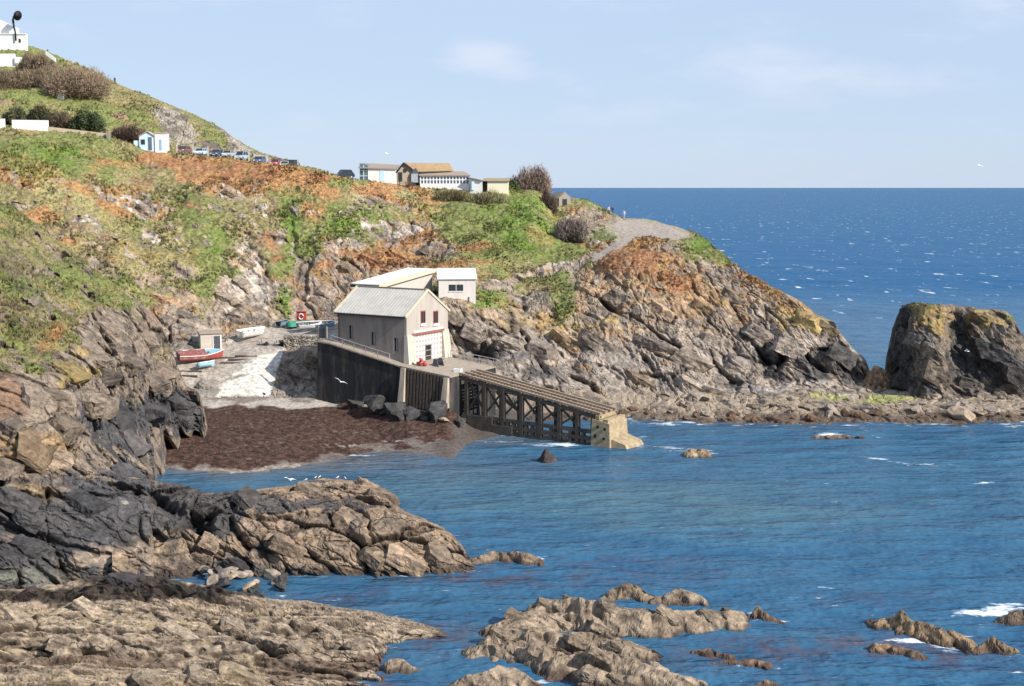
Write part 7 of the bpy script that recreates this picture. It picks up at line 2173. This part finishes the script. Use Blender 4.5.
def shrub(name, px0, px1, py0, py1, Y, colr, label, kind='twig', n=3500, depth=None, lobes=7, seed=0, cat='shrub', flat=.0, group=None):
    """a bush: several lobes filled with twigs or leaves, on a few stems"""
    rg = np.random.default_rng(1000 + seed)
    a, b_ = V(px0, py1, Y), V(px1, py0, Y)
    W_, H_ = b_.x - a.x, b_.z - a.z
    D_ = depth or W_ * .5
    root = Vector(((a.x + b_.x) / 2, Y, a.z))
    t = thing(name, root, 0, label, cat, group)
    lob = []
    for i in range(lobes):
        x = (-.42 + .84 * (i + rg.uniform(.2, .8)) / lobes) * W_
        e = max(.1, 1 - (2 * x / W_) ** 4) ** .5 * rg.uniform(.8, 1.05)
        r = np.array([W_ * rg.uniform(.17, .27), D_ * rg.uniform(.25, .4), H_ * rg.uniform(.42, .56) * e])
        lob.append((np.array([x, rg.uniform(-.25, .25) * D_, H_ * (.42 + rg.uniform(-.05, .12)) * e]), r))
    li = rg.integers(0, len(lob), n)
    cen = np.array([l[0] for l in lob])[li]
    rad = np.array([l[1] for l in lob])[li]
    d = rg.normal(size=(n, 3))
    d /= np.linalg.norm(d, axis=1, keepdims=True)
    rr_ = rg.uniform(.35, 1.0, (n, 1)) ** .6
    p = cen + rad * (d * rr_ + .13 * rg.normal(size=(n, 3)))
    p[:, 2] = np.maximum(p[:, 2], .05)
    if kind == 'twig':
        dr = d * .7 + np.array([0, 0, .75]) + rg.normal(size=(n, 3)) * .3
        dr /= np.linalg.norm(dr, axis=1, keepdims=True)
        ln = rg.uniform(.35, .9, (n, 1)) * min(1, H_ / 3)
        sd_ = np.cross(dr, rg.normal(size=(n, 3)))
        sd_ /= np.linalg.norm(sd_, axis=1, keepdims=True)
        w_ = rg.uniform(.035, .085, (n, 1))
        tri = np.stack([p - sd_ * w_, p + sd_ * w_, p + dr * ln], 1)
    else:
        e1 = rg.normal(size=(n, 3)); e1 /= np.linalg.norm(e1, axis=1, keepdims=True)
        e2 = np.cross(e1, d + rg.normal(size=(n, 3)) * .5); e2 /= np.linalg.norm(e2, axis=1, keepdims=True)
        s_ = rg.uniform(.10, .24, (n, 1))
        tri = np.stack([p - e1 * s_, p + e1 * s_ * .6 - e2 * s_ * .6, p + e2 * s_ * 1.2], 1)
    dn = d + np.array([0, 0, .7])
    dn = (dn / np.linalg.norm(dn, axis=1, keepdims=True)).astype(f32)
    lobc = rg.uniform(.8, 1.25, len(lob))[li]
    cc = np.array(colr)[None] * (lobc * rg.uniform(.7, 1.4, n))[:, None] * (1 + rg.normal(size=(n, 3)) * .06)
    o = faces_mesh('foliage', tri.reshape(-1, 3), np.arange(3 * n).reshape(-1, 3), np.clip(np.repeat(cc, 3, 0), .01, .6).astype(f32), M_LEAF, nrm=np.repeat(dn, 3, 0))
    o.parent = t
    mb = MB()
    for c_, r in lob[:6]:
        mb.tube([(c_[0] * .5, c_[1] * .5, -.5), (c_[0] * .8, c_[1] * .8, c_[2] * .5), (c_[0], c_[1], c_[2] + .3 * r[2])], [.12, .08, .03], 6)
    mb.build('stem', plain('bark', (.10, .075, .055), .9, .2, 4), t)
    return t


SCR = (.30, .22, .15)
shrub('bare_scrub', 50, 104, 64, 99, 271, SCR, 'big rounded mass of bare brown scrub on the hill, the end nearest the skyline', n=16000, lobes=12, depth=9, seed=1)
shrub('bare_scrub', -14, 64, 66, 92, 275, (.24, .185, .12), 'long brown scrub bank below the hilltop house, reaching the left picture edge', n=15000, lobes=14, depth=9, seed=2)
shrub('bare_scrub', 22, 52, 53, 74, 281, (.245, .18, .125), 'smaller brown scrub clump above the long bank, next to the sloping white wall', n=8000, lobes=8, depth=6, seed=3)
shrub('dark_shrub', 3, 29, 107, 124, 247, (.085, .085, .045), 'dark olive shrub behind the white panel, nearest the left picture edge', 'leaf', 3500, lobes=6, seed=4)
shrub('dark_shrub', 29, 52, 104, 125, 246, (.10, .095, .05), 'olive shrub directly above the end of the long white panel', 'leaf', 3500, lobes=6, seed=5)
shrub('bare_shrub', 48, 72, 112, 130, 243, (.15, .11, .075), 'low brown bare shrub between the olive shrub and the round green bush', 'twig', 4000, lobes=6, seed=6)
shrub('green_bush', 73, 103, 108, 134, 240, (.075, .095, .042), 'round dark green bush behind the tan roadside wall', 'leaf', 6500, lobes=8, seed=7, cat='bush')
shrub('bare_shrub', 114, 143, 126, 143, 242, (.14, .095, .075), 'dark purplish-brown scrub just behind the kiosk', 'twig', 5000, lobes=7, seed=8)
shrub('bare_bush', 510, 549, 168, 200, 247, (.29, .215, .17), 'tall rounded bare brown bush standing at the end of the cliff top buildings', 'twig', 12000, lobes=8, seed=9, depth=5, cat='bush')
shrub('green_bush', 500, 520, 180, 193, 243, (.075, .10, .04), 'small dark green bush at the foot of the tall bare bush', 'leaf', 2500, lobes=4, seed=10, cat='bush')
shrub('bare_shrub', 540, 556, 190, 216, 240, (.16, .12, .09), 'brown scrub running down the slope below the tall bare bush', 'twig', 4500, lobes=5, seed=11)
shrub('bare_shrub', 557, 588, 218, 242, 222, (.27, .22, .19), 'grey-mauve bare scrub on the slope below the ruined stone hut', 'twig', 5500, lobes=7, seed=12)
shrub('low_scrub', 436, 470, 190, 203, 236, (.21, .185, .095), 'rough scrubby bank of grass under the glazed veranda of the cafe', 'twig', 3500, lobes=7, seed=13)
shrub('low_scrub', 470, 506, 192, 210, 234, (.24, .225, .115), 'tall pale grass and scrub below the low cream building', 'twig', 4500, lobes=8, seed=14)
